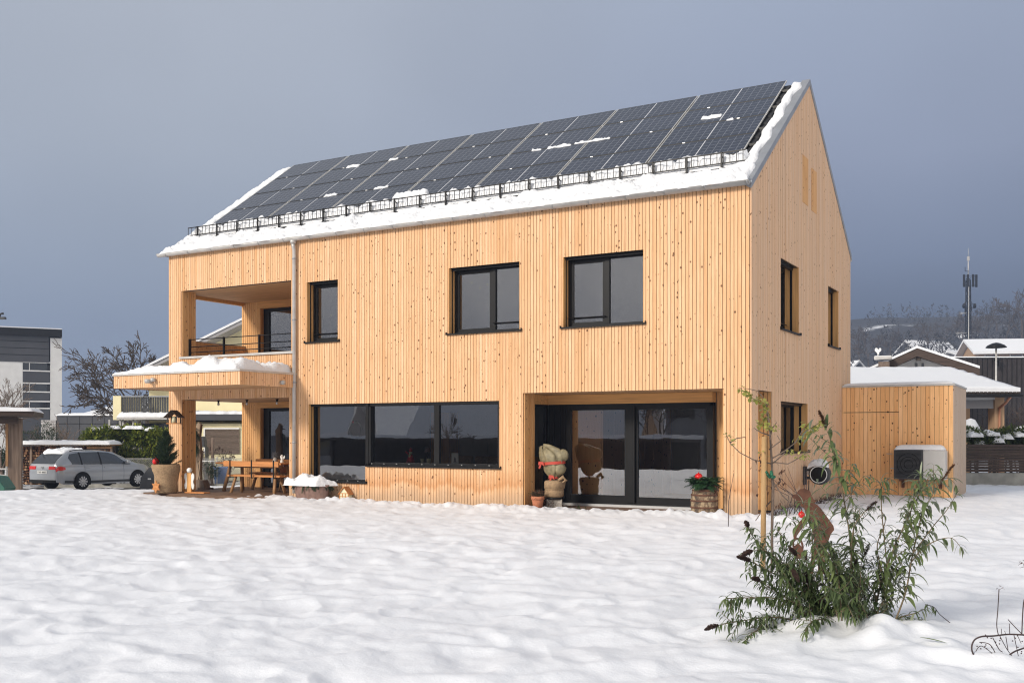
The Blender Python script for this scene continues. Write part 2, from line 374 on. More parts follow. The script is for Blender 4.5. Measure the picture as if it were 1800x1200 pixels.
# solar panel: UV in cells
def solarmat():
    m, t, b = mat('solar_cells')
    uv = t.nodes.new('ShaderNodeUVMap').outputs[0]; s = t.nodes.new('ShaderNodeSeparateXYZ'); t.links.new(uv, s.inputs[0])
    def line(o, wd):
        fr_ = wmath(t, 'FRACT', o); d = wmath(t, 'ABSOLUTE', wmath(t, 'SUBTRACT', fr_, .5)); return wmath(t, 'GREATER_THAN', d, .5 - wd)
    lx = line(s.outputs[0], .045); ly = line(s.outputs[1], .045)
    l = wmath(t, 'MAXIMUM', lx, ly)
    mid = wmath(t, 'LESS_THAN', wmath(t, 'ABSOLUTE', wmath(t, 'SUBTRACT', s.outputs[0], 6.0)), .07)
    at = t.nodes.new('ShaderNodeAttribute'); at.attribute_name = 'brd'
    cell = wramp(t, at.outputs['Fac'], [(0, (.013, .017, .031)), (1, (.019, .024, .041))], 'LINEAR')
    col = wmix(t, wmath(t, 'MULTIPLY', l, .38), cell, (.26, .27, .31))
    col = wmix(t, mid, col, (.50, .50, .52))
    t.links.new(col, b.inputs['Base Color']); b.inputs['Roughness'].default_value = .2; b.inputs['Specular IOR Level'].default_value = .36
    return m
M['solar'] = solarmat()

# ------------------------------------------------------------------ terrain
KH = 1.6                                  # how far off the hillside stands
def terrain(x, y):
    x = np.asarray(x, float); y = np.asarray(y, float)
    dx = x - CAM.x; dy = y - CAM.y
    la = dx * RT.x + dy * RT.y; d = dx * FW.x + dy * FW.y
    q = la / np.maximum(np.abs(d), 1)
    z = -0.62 * sstep(27.5, 34, d) * sstep(-.20, -.29, q)
    z = z - 1.1 * sstep(-20, -29, y)
    hd = np.hypot(la, d)
    hs_ = hd / KH; hill = KH * (17 * sstep(85, 230, hs_) + .155 * np.maximum(hs_ - 215, 0))
    hill = np.minimum(hill, 38 * KH) * sstep(.10, .34, q) * (d > 0)
    hill = hill * (1 + .10 * noise2(x / 60, y / 60, 3))
    return z + hill
def snow_lumps(x, y):
    dx = x - CAM.x; dy = y - CAM.y; d = np.hypot(dx, dy)
    wx = x + .35 * noise2(x * 1.1, y * 1.1, 41); wy = y + .35 * noise2(x * 1.1, y * 1.1, 42)
    a = noise2(wx * 1.25, wy * 1.25, 11); b = noise2(wx * 3.1, wy * 3.1, 12); c = noise2(x * 7.5, y * 7.5, 13)
    r1 = 1 - np.abs(noise2(wx * 1.9, wy * 1.9, 14)) * 2.2
    fade = 1 - sstep(45, 90, d)
    h = .045 * a + .041 * b + .009 * c + .003 * noise2(x * 15, y * 15, 16) + .012 * r1 * r1 + .05 * noise2(x * .33, y * .33, 15)
    # a wind-row of churned snow in front of the house
    ch = np.exp(-((y + .45) / .4) ** 2) * ((x > -12) & (x < 1.5)) * .055
    h = h + ch * (1 + 1.6 * noise2(x * 3.5, y * 3.5, 17) + 1.4 * noise2(x * 9, y * 9, 18))
    # hollows round the shrub stems
    for (px, py_, rr, k) in SHRUBS:
        g = np.exp(-((x - px) ** 2 + (y - py_) ** 2) / rr ** 2); h = h + k * g * (1 + 1.2 * noise2(x * 4, y * 4, 19))
    return h * fade
bz = G_(1450, 1095); SHRUBS = [(bz.x, bz.y, .75, .07), (bz.x + .55, bz.y - .25, .35, .07), (4.75, -11.15, .5, .06)]
def flat_mask(x, y):
    """1 inside the ground that lies below the house and its floors"""
    def rect(x0, x1, y0, y1, e=.10):
        return sstep(x0 - e, x0 + e, x) * sstep(x1 + e, x1 - e, x) * sstep(y0 - e, y0 + e, y) * sstep(y1 + e, y1 - e, y)
    m = np.maximum(rect(-15.3, -.1, .12, 8.75), rect(-15.35, -12.35, -.82, 2.6))
    m = np.maximum(m, rect(.05, 2.4, 7.9, 9.4))
    return m
def ground_z(x, y):
    z = terrain(x, y) + snow_lumps(x, y)
    dx = x - CAM.x; dy = y - CAM.y
    la = dx * RT.x + dy * RT.y; d = dx * FW.x + dy * FW.y; q = la / np.maximum(d, 1)
    dr = sstep(30, 33, d) * sstep(58, 54, d) * sstep(-.19, -.25, q)         # the cleared driveway: thinner snow
    z = z - .10 * dr
    return z - .32 * flat_mask(x, y) - .03
def gz(x, y): return float(ground_z(np.array([x], float), np.array([y], float))[0])
rad = [0.6]
while rad[-1] < 700: rad.append(rad[-1] * (1.0068 if rad[-1] < 40 else 1.022))
rad = np.array(rad)
# finer rays ahead of the camera, coarser behind it
fa = math.atan2(FW.y, FW.x)
angs = np.concatenate([fa + np.linspace(-R(34), R(34), 760), fa + np.linspace(R(34), R(326), 300)[1:-1]])
A, Rr = np.meshgrid(angs, rad); X = CAM.x + Rr * np.cos(A); Y = CAM.y + Rr * np.sin(A); Z = ground_z(X, Y)
na = len(angs); nr = len(rad)
me = bpy.data.meshes.new('snow_ground'); vs = np.stack([X, Y, Z], -1).reshape(-1, 3)
vs = np.vstack([vs, [[CAM.x, CAM.y, 0]]])
i, j = np.meshgrid(np.arange(nr - 1), np.arange(na), indexing='ij'); j2 = (j + 1) % na
qs = np.stack([i * na + j, (i + 1) * na + j, (i + 1) * na + j2, i * na + j2], -1).reshape(-1, 4)
tris = np.array([[len(vs) - 1, k, (k + 1) % na] for k in range(na)])
me.vertices.add(len(vs)); me.vertices.foreach_set('co', vs.ravel())
me.loops.add(qs.size + tris.size); me.loops.foreach_set('vertex_index', np.concatenate([qs.ravel(), tris.ravel()]).astype(np.int32))
me.polygons.add(len(qs) + len(tris))
me.polygons.foreach_set('loop_start', np.concatenate([np.arange(len(qs)) * 4, qs.size + np.arange(len(tris)) * 3]).astype(np.int32))
me.polygons.foreach_set('use_smooth', np.ones(len(qs) + len(tris), bool))
me.update(calc_edges=True); me.validate()
def groundmat():
    m, t, b = mat('snow_field')
    geo = t.nodes.new('ShaderNodeNewGeometry').outputs['Position']
    s = t.nodes.new('ShaderNodeSeparateXYZ'); t.links.new(geo, s.inputs[0])
    # hill: scrubby dark ground between patches of snow
    hz = wramp(t, wmath(t, 'MULTIPLY', s.outputs[2], .01), [(.02, 0.0), (.08, 1.0)])
    hn = noise(t, .03, 6, geo, .65)
    hf = wmath(t, 'MULTIPLY', hz, wramp(t, hn, [(.26, 0.0), (.38, 1.0)]))
    col = wmix(t, hf, (.775, .785, .815), (.05, .046, .045))
    # driveway: wet gravel showing through
    v = t.nodes.new('ShaderNodeVectorMath'); v.operation = 'SUBTRACT'; t.links.new(geo, v.inputs[0]); v.inputs[1].default_value = tuple(D_(180, 860, 38))
    mp = t.nodes.new('ShaderNodeMapping'); mp.inputs['Rotation'].default_value = (0, 0, 0); t.links.new(v.outputs[0], mp.inputs['Vector'])
    vl = t.nodes.new('ShaderNodeVectorMath'); vl.operation = 'LENGTH'; t.links.new(mp.outputs[0], vl.inputs[0])
    area = wramp(t, wmath(t, 'MULTIPLY', vl.outputs['Value'], .05), [(.32, 1.0), (.50, 0.0)])
    low = wramp(t, wmath(t, 'MULTIPLY', s.outputs[2], -1), [(.52, 0.0), (.60, 1.0)])
    dn = noise(t, .9, 4, geo, .6)
    df = wmath(t, 'MULTIPLY', wmath(t, 'MULTIPLY', area, low), wramp(t, dn, [(.46, 0.0), (.52, 1.0)]))
    col = wmix(t, df, col, (.05, .048, .045))
    t.links.new(col, b.inputs['Base Color']); b.inputs['Roughness'].default_value = .65; b.inputs['Specular IOR Level'].default_value = .2
    n1 = noise(t, 26, 6, geo, .7); bump(t, b, n1, .5, .012)
    return m
me.materials.append(groundmat())
go = bpy.data.objects.new('snow_ground', me); COL.objects.link(go); tag(go, 'snow covered lawn and hillside', None, kind='structure')

# snow caps
def snow_cap(name, x0, x1, y0, y1, base, th, parent=None, res=.05, lump=.5, edge=.08, seed=1, m='snowc', rag=.5, T=None, sc=5.0, uneven=0.0):
    nx = max(4, int((x1 - x0) / res)); ny = max(4, int((y1 - y0) / res))
    nx = min(nx, 420); ny = min(ny, 160)
    xs = np.linspace(x0, x1, nx + 1); ys = np.linspace(y0, y1, ny + 1); XX, YY = np.meshgrid(xs, ys, indexing='ij')
    # ragged outline
    rx = noise2(YY * sc * .6, XX * 0 + seed, seed) ; ry = noise2(XX * sc * .6, YY * 0 + seed, seed + 5)
    cx_, cy_ = (x0 + x1) / 2, (y0 + y1) / 2
    e = np.minimum(np.minimum(XX - x0, x1 - XX), np.minimum(YY - y0, y1 - YY))
    er = e
    fall = np.clip(er / edge, 0, 1); fall = np.sqrt(1 - (1 - fall) ** 2)
    lum = 1 + lump * (noise2(XX * sc, YY * sc, seed) + .5 * noise2(XX * sc * 2.7, YY * sc * 2.7, seed + 1) + .35 * noise2(XX * sc * 6, YY * sc * 6, seed + 2)) * 1.6
    if uneven: lum = lum * (1 + uneven * 2 * noise2(XX * .55, YY * 0 + seed * 1.7, seed + 9))
    hh = th * fall * np.clip(lum, .05, 3)
    YY2 = YY + rag * edge * ry * 2 * (np.abs(YY - cy_) / max(1e-6, (y1 - y0) / 2)) ** 2
    XX2 = XX + rag * edge * rx * 2 * (np.abs(XX - cx_) / max(1e-6, (x1 - x0) / 2)) ** 2
    mb = MB(T)
    bz_ = np.array([[base(a, c) for a, c in zip(ra, rc)] for ra, rc in zip(XX2, YY2)]) if callable(base) else np.full_like(XX, base)
    top = [(float(a), float(b), float(c)) for a, b, c in zip(XX2.ravel(), YY2.ravel(), (bz_ + hh).ravel())]
    W = ny + 1
    fs = [(p * W + q, (p + 1) * W + q, (p + 1) * W + q + 1, p * W + q + 1) for p in range(nx) for q in range(ny)]
    mb.add(top, fs, sm=True)
    # flat underside, so that the cap is a closed body
    bo = [(float(a), float(b), float(c) - .012) for a, b, c in zip(XX2.ravel(), YY2.ravel(), bz_.ravel())]
    rim = [p * W for p in range(nx)] + [nx * W + q for q in range(ny)] + [p * W + ny for p in range(nx, 0, -1)] + [q for q in range(ny, 0, -1)]
    o = len(mb.v); mb.add([bo[k] for k in rim], [tuple(range(len(rim)))[::-1]], sm=False)
    for k in range(len(rim)):
        mb.f.append((rim[k], o + k, o + (k + 1) % len(rim), rim[(k + 1) % len(rim)])); mb.uv.append(None); mb.a.append(0); mb.m.append(0); mb.sm.append(True)
    return mb.build(name, M[m], parent, recalc=False)

# ================================================================== THE HOUSE
TF = lambda u, d, z: (u, d, z)                 # front wall: u along X, d = depth inwards
TG = lambda u, d, z: (-d, u, z)                # gable wall at X=0: u along Y
PITCH = .0731
def clad(mb, T, u0, u1, zb, zt, openings=(), pitch=PITCH, th=.024, d=0.0, gap=.0110, seed=0):
    """vertical boards; zt may be a function of u; openings = (ua, ub, za, zb)"""
    rr = random.Random(seed * 77 + 5); n = max(1, round((u1 - u0) / pitch)); pw = (u1 - u0) / n; old = mb.T; mb.T = T
    for i in range(n):
        a = u0 + i * pw + gap / 2; c = a + pw - gap; mid = (a + c) / 2; rv = rr.random(); off = rr.uniform(0, 40)
        A_, C_ = a, c; cuts = sorted({A_, C_} | {e_ for o_ in openings for e_ in (o_[0], o_[1]) if A_ + .002 < e_ < C_ - .002})
        jt = rr.uniform(-.002, .002)
        for a, c in zip(cuts, cuts[1:]):
            mid = (a + c) / 2; segs = [(zb, None)]
            for (oa, ob, oz0, oz1) in openings:
                if oa < mid < ob:
                    ns = []
                    for s0, s1 in segs:
                        hi = s1 if s1 is not None else 99
                        if oz0 > s0: ns.append((s0, min(hi, oz0) if s1 is not None or oz0 < 99 else None))
                        if oz1 < hi: ns.append((max(s0, oz1), s1))
                    segs = [q for q in ns if (q[1] is None) or q[1] - q[0] > .01]
            for s0, s1 in segs:
                ta = s1 if s1 is not None else (zt(a) if callable(zt) else zt); tb = s1 if s1 is not None else (zt(c) if callable(zt) else zt)
                if min(ta, tb) - s0 < .005: continue
                v = [(a, d + jt, s0), (c, d + jt, s0), (c, d + jt, tb), (a, d + jt, ta), (a, d + th, s0), (c, d + th, s0), (c, d + th, tb), (a, d + th, ta)]
                fs = [(0, 1, 2, 3), (4, 0, 3, 7), (1, 5, 6, 2), (3, 2, 6, 7), (4, 5, 1, 0)]
                uu = lambda k: (v[k][0] - A_ + off + i * .37, v[k][2] + off * 3 + (v[k][1] - d) * 1.0)
                uvs = [[uu(k) for k in f] for f in fs]
                mb.add(v, fs, uvs, a=rv)
    mb.T = old; return mb
def backing(mb, T, u0, u1, zb, zt, openings=(), d=.026, th=.2):
    us = sorted({u0, u1} | {o[0] for o in openings} | {o[1] for o in openings}); zs = sorted({zb, zt} | {o[2] for o in openings} | {o[3] for o in openings})
    us = [u for u in us if u0 <= u <= u1]; zs = [z for z in zs if zb <= z <= zt]; old = mb.T; mb.T = T
    for a, c in zip(us, us[1:]):
        run = None
        for z0, z1 in zip(zs, zs[1:]):
            hole = any(o[0] <= (a + c) / 2 <= o[1] and o[2] <= (z0 + z1) / 2 <= o[3] for o in openings)
            if not hole: run = (run[0], z1) if run else (z0, z1)
            if hole and run: mb.box(a, c, d, d + th, *run); run = None
        if run: mb.box(a, c, d, d + th, *run)
    mb.T = old

house = empty('timber_house', (0, 0, 0), 0, 'two storey house clad in upright spruce boards with solar panels on its steep roof', 'house')
HW, HD, EV, RG = 15.26, 8.85, 6.08, 9.30
roofz = lambda y: 6.12 + (RG - 6.12) * (y / (HD / 2) if y <= HD / 2 else (HD - y) / (HD / 2))
# openings of the front: loggia, porch, three upper windows, corner window and ribbon, terrace recess
OPF = [(-14.8, -11.1, 3.42, 5.16), (-14.79, -11.16, -1, 2.375), (-10.62, -9.67, 3.66, 5.075), (-6.62, -4.85, 3.665, 5.085), (-3.85, -2.09, 3.66, 5.085),
       (-10.56, -8.88, .40, 2.20), (-8.88, -5.35, .79, 2.20), (-4.78, -.49, -1, 2.35)]
OPG = [(.44, 1.42, -1, 2.33), (2.05, 3.50, 3.63, 5.06), (6.28, 7.42, 3.61, 5.03), (2.06, 4.28, 1.12, 2.165)]
f1 = clad(MB(), TF, -HW, 0, -.25, 6.10, OPF, d=-.026, seed=1); f1.build('wall', M['clad'], house, recalc=False)
gt = lambda u: roofz(u) - .03
g1 = clad(MB(), TG, .0, HD, -.25, gt, OPG, d=-.026, seed=2, pitch=.075); g1.build('wall', M['clad_side'], house, recalc=False)
bk = MB()
backing(bk, TF, -HW + .002, -.004, -.3, 6.06, OPF, d=.0, th=.12)
backing(bk, TG, .003, HD, -.3, 6.06, [(.44, 1.47, -1, 2.33)] + OPG[1:], d=.002, th=.12)
bk.prism([(0.0, 6.061), (HD, 6.061), (HD / 2, RG - .05)], -.12, -.006, 'yz')
# far side walls, back wall, porch and loggia inner walls
bk.box(-HW, -HW + .12, 2.72, HD, -.3, 6.06); bk.box(-HW + .12, -.13, HD - .12, HD, -.3, 6.06)
bk.prism([(0.0, 6.061), (HD, 6.061), (HD / 2, RG - .05)], -HW, -HW + .12, 'yz')
bk.build('wall_core', M['anth'], house)
# left flank strips seen through the porch, around its open side
sd = MB()
TL = lambda u, d, z: (-HW + d, u, z)
clad(sd, TL, .0, .44, -.25, 6.1, [], d=-.026, seed=31); clad(sd, TL, .44, 2.6, 2.38, 3.93, d=-.026, seed=32); clad(sd, TL, .44, 2.6, 5.16, 6.1, d=-.026, seed=33)
clad(sd, TL, 2.6, HD, -.25, lambda u: roofz(u) - .03, d=-.026, seed=34)
sd.build('wall', M['clad_side'], house, recalc=False)

# --- porch and loggia (lower and upper covered corner)
pl = MB()
def post(mb, x0, x1, y0, y1, z0, z1, seed):
    """wrapped pillar: boards on the two inner faces"""
    clad(mb, lambda u, d, z: (x1 + d * -1, u, z), y0, y1, z0, z1, d=-.026, seed=seed)         # faces +X
for (z0, z1, s_) in ((.03, 2.375, 40), (3.42, 5.16, 44)):
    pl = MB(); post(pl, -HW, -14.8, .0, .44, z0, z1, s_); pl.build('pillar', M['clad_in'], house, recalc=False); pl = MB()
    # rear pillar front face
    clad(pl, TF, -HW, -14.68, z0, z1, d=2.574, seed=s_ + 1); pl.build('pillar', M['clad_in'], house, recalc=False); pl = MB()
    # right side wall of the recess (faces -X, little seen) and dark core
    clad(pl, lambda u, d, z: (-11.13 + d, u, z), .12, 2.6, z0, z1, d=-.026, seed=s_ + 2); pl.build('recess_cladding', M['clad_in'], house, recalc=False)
for (z0, z1) in ((-.2, 2.375), (3.42, 5.16)):
    for b6 in ((-HW + .001, -14.83, .12, .43, z0, z1), (-HW + .001, -14.70, 2.60, 2.72, z0, z1), (-11.10, -11.02, .12, 2.72, z0, z1), (-14.4, -11.1, 2.86, 2.95, z0 + .0, z1)):
        pc = MB(); pc.box(*b6); pc.build('pillar_core', M['anth'], house)
cl = MB(); cl.box(-15.2, -11.12, .12, 2.85, 5.165, 5.26); cl.build('ceiling', M['ceil'], house); cl = MB(); cl.box(-15.2, -11.12, .12, 2.85, 2.38, 2.47); cl.build('ceiling', M['ceil'], house)
fl = MB(); fl.box(-15.2, -11.0, .12, 2.85, 3.20, 3.30); fl.build('floor', M['ceil'], house)
bm_ = MB(); bm_.box(-14.68, -11.13, 2.575, 2.86, 4.98, 5.165); bm_.box(-14.68, -11.13, 2.575, 2.86, 2.22, 2.378)
bm_.box(-HW, -HW + .10, .45, 2.57, 5.08, 5.163)
bm_.box(-14.68, -14.56, 2.575, 2.86, 3.3, 4.98, m=1); bm_.box(-14.68, -14.56, 2.575, 2.86, .0, 2.22, m=1)
bm_.build('beam', [M['beam'], M['beam_v']], house)
# parapet cap and railing of the loggia
cp = MB(); cp.box(-14.84, -10.98, -.07, .14, 3.42, 3.475); cp.box(-HW - .05, -HW + .14, .46, 2.6, 3.93, 3.96); cp.build('parapet_cap', M['zinc'], house)
pw_ = MB(); clad(pw_, lambda u, d, z: (-HW + .14 - d, u, z), .46, 2.6, 3.3, 3.93, d=0, seed=50); pw_.build('parapet', M['clad_in'], house, recalc=False)
ral = empty('railing', (0, 0, 0)); ral.parent = house
rm = MB()
for z in (3.60, 3.74, 3.93): rm.tube([(-14.78, .22, z), (-11.12, .22, z)], .012, 6)
rm.build('rail_bar', M['black'], ral)
for x in (-14.76, -13.55, -12.35, -11.15):
    q = MB(); q.box(x - .014, x + .014, .19, .25, 3.475, 3.95); q.build('rail_post', M['black'], ral)
# three bare bulbs under the porch ceiling
for px in (384, 434, 487):
    p = Y_(px, 702, .55); q = MB(); q.lathe([(.035, 0), (.045, -.015), (.03, -.02), (.02, -.07)], (p.x, p.y, 2.372), 10); L = q.build('light_socket', M['black'], house)
    q = MB(); q.ball((p.x, p.y, 2.27), .034, 10, (1, 1, 1.2)); q.build('bulb', M['alu'], L)

# --- windows
def window(T, u0, u1, z0, z1, depth=.20, mulls=(), sashes=(), sill=True, rails=(), reveal='clad_in', fw=.075, guide=True, name='window', label=None, thresh=.06, wood_l=True, wood_r=True, tilt=None):
    w_ = empty(name, (0, 0, 0)); w_.parent = house
    if label: w_['label'] = label
    # reveal boards on both sides, guide rails, head
    rv = MB(T)
    e = .026
    if wood_l:
        rv.box(u0 - .02, u0 + .012, -e + .004, depth, z0, z1); rv.build('reveal', M['beam_v'], w_); rv = MB(T)
    if wood_r:
        rv.box(u1 - .012, u1 + .02, -e + .004, depth, z0, z1); rv.build('reveal', M['beam_v'], w_)
    fb = MB(T)
    if guide:
        if wood_l: fb.box(u0 + .0125, u0 + .018, depth * .42, depth * .60, z0 + .003, z1 - .052)
        if wood_r: fb.box(u1 - .018, u1 - .0125, depth * .42, depth * .60, z0 + .003, z1 - .052)
    fb.box(u0, u1, .0, depth, z1 - .004, z1 + .05)                # dark soffit with the blind box
    fb.box(u0 + .012, u1 - .012, depth * .35, depth * .65, z1 - .05, z1 - .004)
    d0, d1 = depth, depth + .07
    fb.box(u0, u0 + fw, d0, d1, z0, z1); fb.box(u1 - fw, u1, d0, d1, z0, z1)
    fb.box(u0 + fw, u1 - fw, d0, d1, z1 - fw, z1 - .004); fb.box(u0 + fw, u1 - fw, d0, d1, z0, z0 + thresh)
    xs = [u0 + fw]
    for m_, mw in mulls: fb.box(m_ - mw / 2, m_ + mw / 2, d0 - .006, d1 + .004, z0 + thresh, z1 - fw); xs += [m_ - mw / 2, m_ + mw / 2]
    xs.append(u1 - fw)
    panes = list(zip(xs[0::2], xs[1::2]))
    sf = .05
    for k, (a, c) in enumerate(panes):
        if k in sashes:                                            # an opening sash: a second, inner frame
            fb.box(a, a + sf, d0 + .012, d1 - .01, z0 + thresh, z1 - fw); fb.box(c - sf, c, d0 + .012, d1 - .01, z0 + thresh, z1 - fw)
            fb.box(a + sf, c - sf, d0 + .012, d1 - .01, z1 - fw - sf, z1 - fw); fb.box(a + sf, c - sf, d0 + .012, d1 - .01, z0 + thresh, z0 + thresh + sf)
    fb.build('frame', M['black'], w_)
    for k, (a, c) in enumerate(panes):
        g = MB(T); dd = d0 + .035; s_ = sf if k in sashes else 0
        g.quad((a + s_, dd, z0 + thresh + s_), (c - s_, dd, z0 + thresh + s_), (c - s_, dd, z1 - fw - s_), (a + s_, dd, z1 - fw - s_)); g.build('pane', M['glass'], w_, recalc=False)
    if sill:
        s2 = MB(T); s2.box(u0 - .05, u1 + .05, -.075, -.026, z0 - .028, z0 + .002); s2.box(u0, u1, -.026, depth, z0 - .028, z0 + .002)
        s2.box(u0 - .05, u0 - .04, -.075, -.026, z0 + .002, z0 + .035); s2.box(u1 + .04, u1 + .05, -.075, -.026, z0 + .002, z0 + .035)
        s2.build('sill', M['black'], w_)
    for (a, c, z) in rails:
        r_ = MB(T); r_.tube([(a, depth * .8, z), (c, depth * .8, z)], .012, 6); r_.build('window_rail', M['black'], w_)
    return w_
w1 = window(TF, -10.62, -9.67, 3.66, 5.075, sashes=(0,), rails=[(-10.55, -9.68, 3.86)])
w2 = window(TF, -6.62, -4.85, 3.665, 5.085, mulls=[(-5.62, .10)], sashes=(0,), rails=[(-5.6, -4.86, 3.86)])
w3 = window(TF, -3.85, -2.09, 3.66, 5.085, mulls=[(-2.97, .10)], sashes=(0,), rails=[(-3.82, -2.97, 3.86)])
# ground floor: tall pane and two-light ribbon
w4 = window(TF, -10.56, -8.88, .40, 2.20, depth=.14, thresh=.05, fw=.06, wood_r=False, mulls=[], sashes=())
w5 = window(TF, -8.80, -5.35, .79, 2.20, depth=.035, thresh=.07, fw=.07, mulls=[(-6.97, .13)], wood_l=False, wood_r=False, guide=False)
q = MB(TF); q.box(-8.88, -8.80, -.02, .22, .79, 2.20); q.box(-8.80, -8.74, -.01, .03, .84, 2.13); q.build('corner_post', M['black'], house)
for nm, px in (('w', 0),):
    q = MB(TF)
    for x in [-8.7 + k * .345 for k in range(10)]: q.box(x - .008, x + .008, -.030, .0, .825, .841)
    for x in (-9.7, -9.4, -9.1): q.box(x - .008, x + .008, -.0272, .0, .42, .436)
    q.build('sill_screw', M['zinc'], house)
# gable windows: deep reveals show their warm right-hand boards
def gwin(u0, u1, z0, z1, **k): return window(TG, u0, u1, z0, z1, depth=.27, **k)
w6 = gwin(2.05, 3.50, 3.63, 5.06, sashes=(0,), rails=[(2.1, 3.45, 3.83)])
w7 = gwin(6.28, 7.42, 3.61, 5.03)
w8 = gwin(2.06, 4.28, 1.12, 2.165)
# shutter-like hatches flush in the gable, boarded in fresher wood
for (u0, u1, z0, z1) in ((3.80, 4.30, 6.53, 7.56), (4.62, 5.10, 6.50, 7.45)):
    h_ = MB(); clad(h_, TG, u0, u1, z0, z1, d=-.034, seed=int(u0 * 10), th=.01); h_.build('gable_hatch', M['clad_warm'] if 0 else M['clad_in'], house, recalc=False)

# --- the glazed recess to the terrace
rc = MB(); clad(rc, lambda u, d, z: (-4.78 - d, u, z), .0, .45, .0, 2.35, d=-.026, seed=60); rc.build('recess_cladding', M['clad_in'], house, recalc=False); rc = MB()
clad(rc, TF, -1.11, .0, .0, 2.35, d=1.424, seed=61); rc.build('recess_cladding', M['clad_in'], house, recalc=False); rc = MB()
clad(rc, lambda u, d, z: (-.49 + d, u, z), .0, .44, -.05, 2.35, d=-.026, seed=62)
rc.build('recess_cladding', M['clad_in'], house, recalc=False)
for b6 in ((-.46, -.121, .121, .43, -.2, 2.35), (-4.93, -4.81, .121, .44, -.2, 2.35), (-1.09, -.13, 1.45, 1.55, -.2, 2.4)): rk = MB(); rk.box(*b6); rk.build('recess_core', M['anth'], house)
rb = MB(); rb.box(-5.10, -1.12, 1.20, 1.44, 2.14, 2.345); rb.box(-5.10, -4.84, .45, 1.20, 2.14, 2.345); rb.build('beam', M['beam'], house)
rl = MB(); rl.box(-5.1, -.13, .121, 1.44, 2.351, 2.42); rl.build('ceiling', M['ceil'], house)
rd = MB(); rd.box(-4.78, -.02, .0, 1.42, -.12, -.03); rd.build('terrace_step', M['deckw'], house)
rs = MB(); rs.box(-4.8, -1.12, 1.15, 1.30, -.03, .02); rs.build('threshold', M['alu'], house)
sdw = empty('sliding_door', (0, 0, 0)); sdw.parent = house
q = MB(TF); z0, z1 = .02, 2.14; d0 = 1.24; 
q.box(-4.84, -1.12, d0, d0 + .12, z1 - .07, z1); q.box(-1.19, -1.12, d0, d0 + .12, z0, z1); q.box(-4.84, -1.12, d0, d0 + .12, z0, z0 + .05)
q.box(-4.84, -4.30, d0 - .01, d0 + .10, z0 + .05, z1 - .07)                     # stacked dark profiles at the left
for x in (-4.70, -4.55, -4.42): q.box(x - .012, x + .012, d0 - .04, d0 - .01, z0 + .05, z1 - .07)
q.box(-2.98, -2.80, d0 - .03, d0 + .10, z0 + .05, z1 - .07); q.box(-2.83, -2.79, d0 - .06, d0 - .03, z0 + .05, z1 - .07)
q.box(-4.30, -2.98, d0, d0 + .06, z1 - .13, z1 - .07); q.box(-4.30, -2.98, d0, d0 + .06, z0 + .05, z0 + .19); q.box(-3.04, -2.98, d0, d0 + .06, z0 + .19, z1 - .13)
q.box(-2.80, -1.19, d0, d0 + .06, z1 - .13, z1 - .07); q.box(-2.80, -1.19, d0, d0 + .06, z0 + .05, z0 + .17); q.box(-2.80, -2.74, d0, d0 + .06, z0 + .17, z1 - .13); q.box(-1.25, -1.19, d0, d0 + .06, z0 + .17, z1 - .13)
q.build('frame', M['black'], sdw)
for a, c in ((-4.30, -3.04), (-2.74, -1.25)):
    q = MB(TF); q.quad((a, d0 + .03, z0 + .17), (c, d0 + .03, z0 + .17), (c, d0 + .03, z1 - .13), (a, d0 + .03, z1 - .13)); q.build('pane', M['glass'], sdw, recalc=False)
cw = empty('corner_window', (0, 0, 0)); cw.parent = house
q = MB(); q.box(-4.93, -4.86, .45, .50, .0, 2.14); q.box(-4.93, -4.86, 1.16, 1.24, .0, 2.14); q.box(-4.93, -4.86, .50, 1.16, .0, .07); q.box(-4.93, -4.86, .50, 1.16, 2.09, 2.14); q.build('frame', M['black'], cw)
q = MB(); q.quad((-4.90, .50, .07), (-4.90, 1.16, .07), (-4.90, 1.16, 2.09), (-4.90, .50, 2.09)); q.build('pane', M['glass'], cw, recalc=False)
# porch and loggia doors
for (z0, z1) in ((3.34, 4.98), (.06, 2.22)):
    dr = empty('sliding_door', (0, 0, 0)); dr.parent = house
    q = MB(TF); d0 = 2.70
    q.box(-14.56, -14.36, d0, d0 + .08, z0, z1); q.box(-14.36, -11.13, d0, d0 + .08, z1 - .09, z1); q.box(-14.36, -11.13, d0, d0 + .08, z0, z0 + .09)
    q.box(-13.32, -13.10, d0 - .02, d0 + .06, z0 + .09, z1 - .09) if z0 > 3 else q.box(-12.6, -12.45, d0 - .02, d0 + .06, z0 + .09, z1 - .09)
    q.build('frame', M['black'], dr)
    q = MB(TF); q.quad((-14.36, d0 + .04, z0 + .09), (-11.13, d0 + .04, z0 + .09), (-11.13, d0 + .04, z1 - .09), (-14.36, d0 + .04, z1 - .09)); q.build('pane', M['glass'], dr, recalc=False)

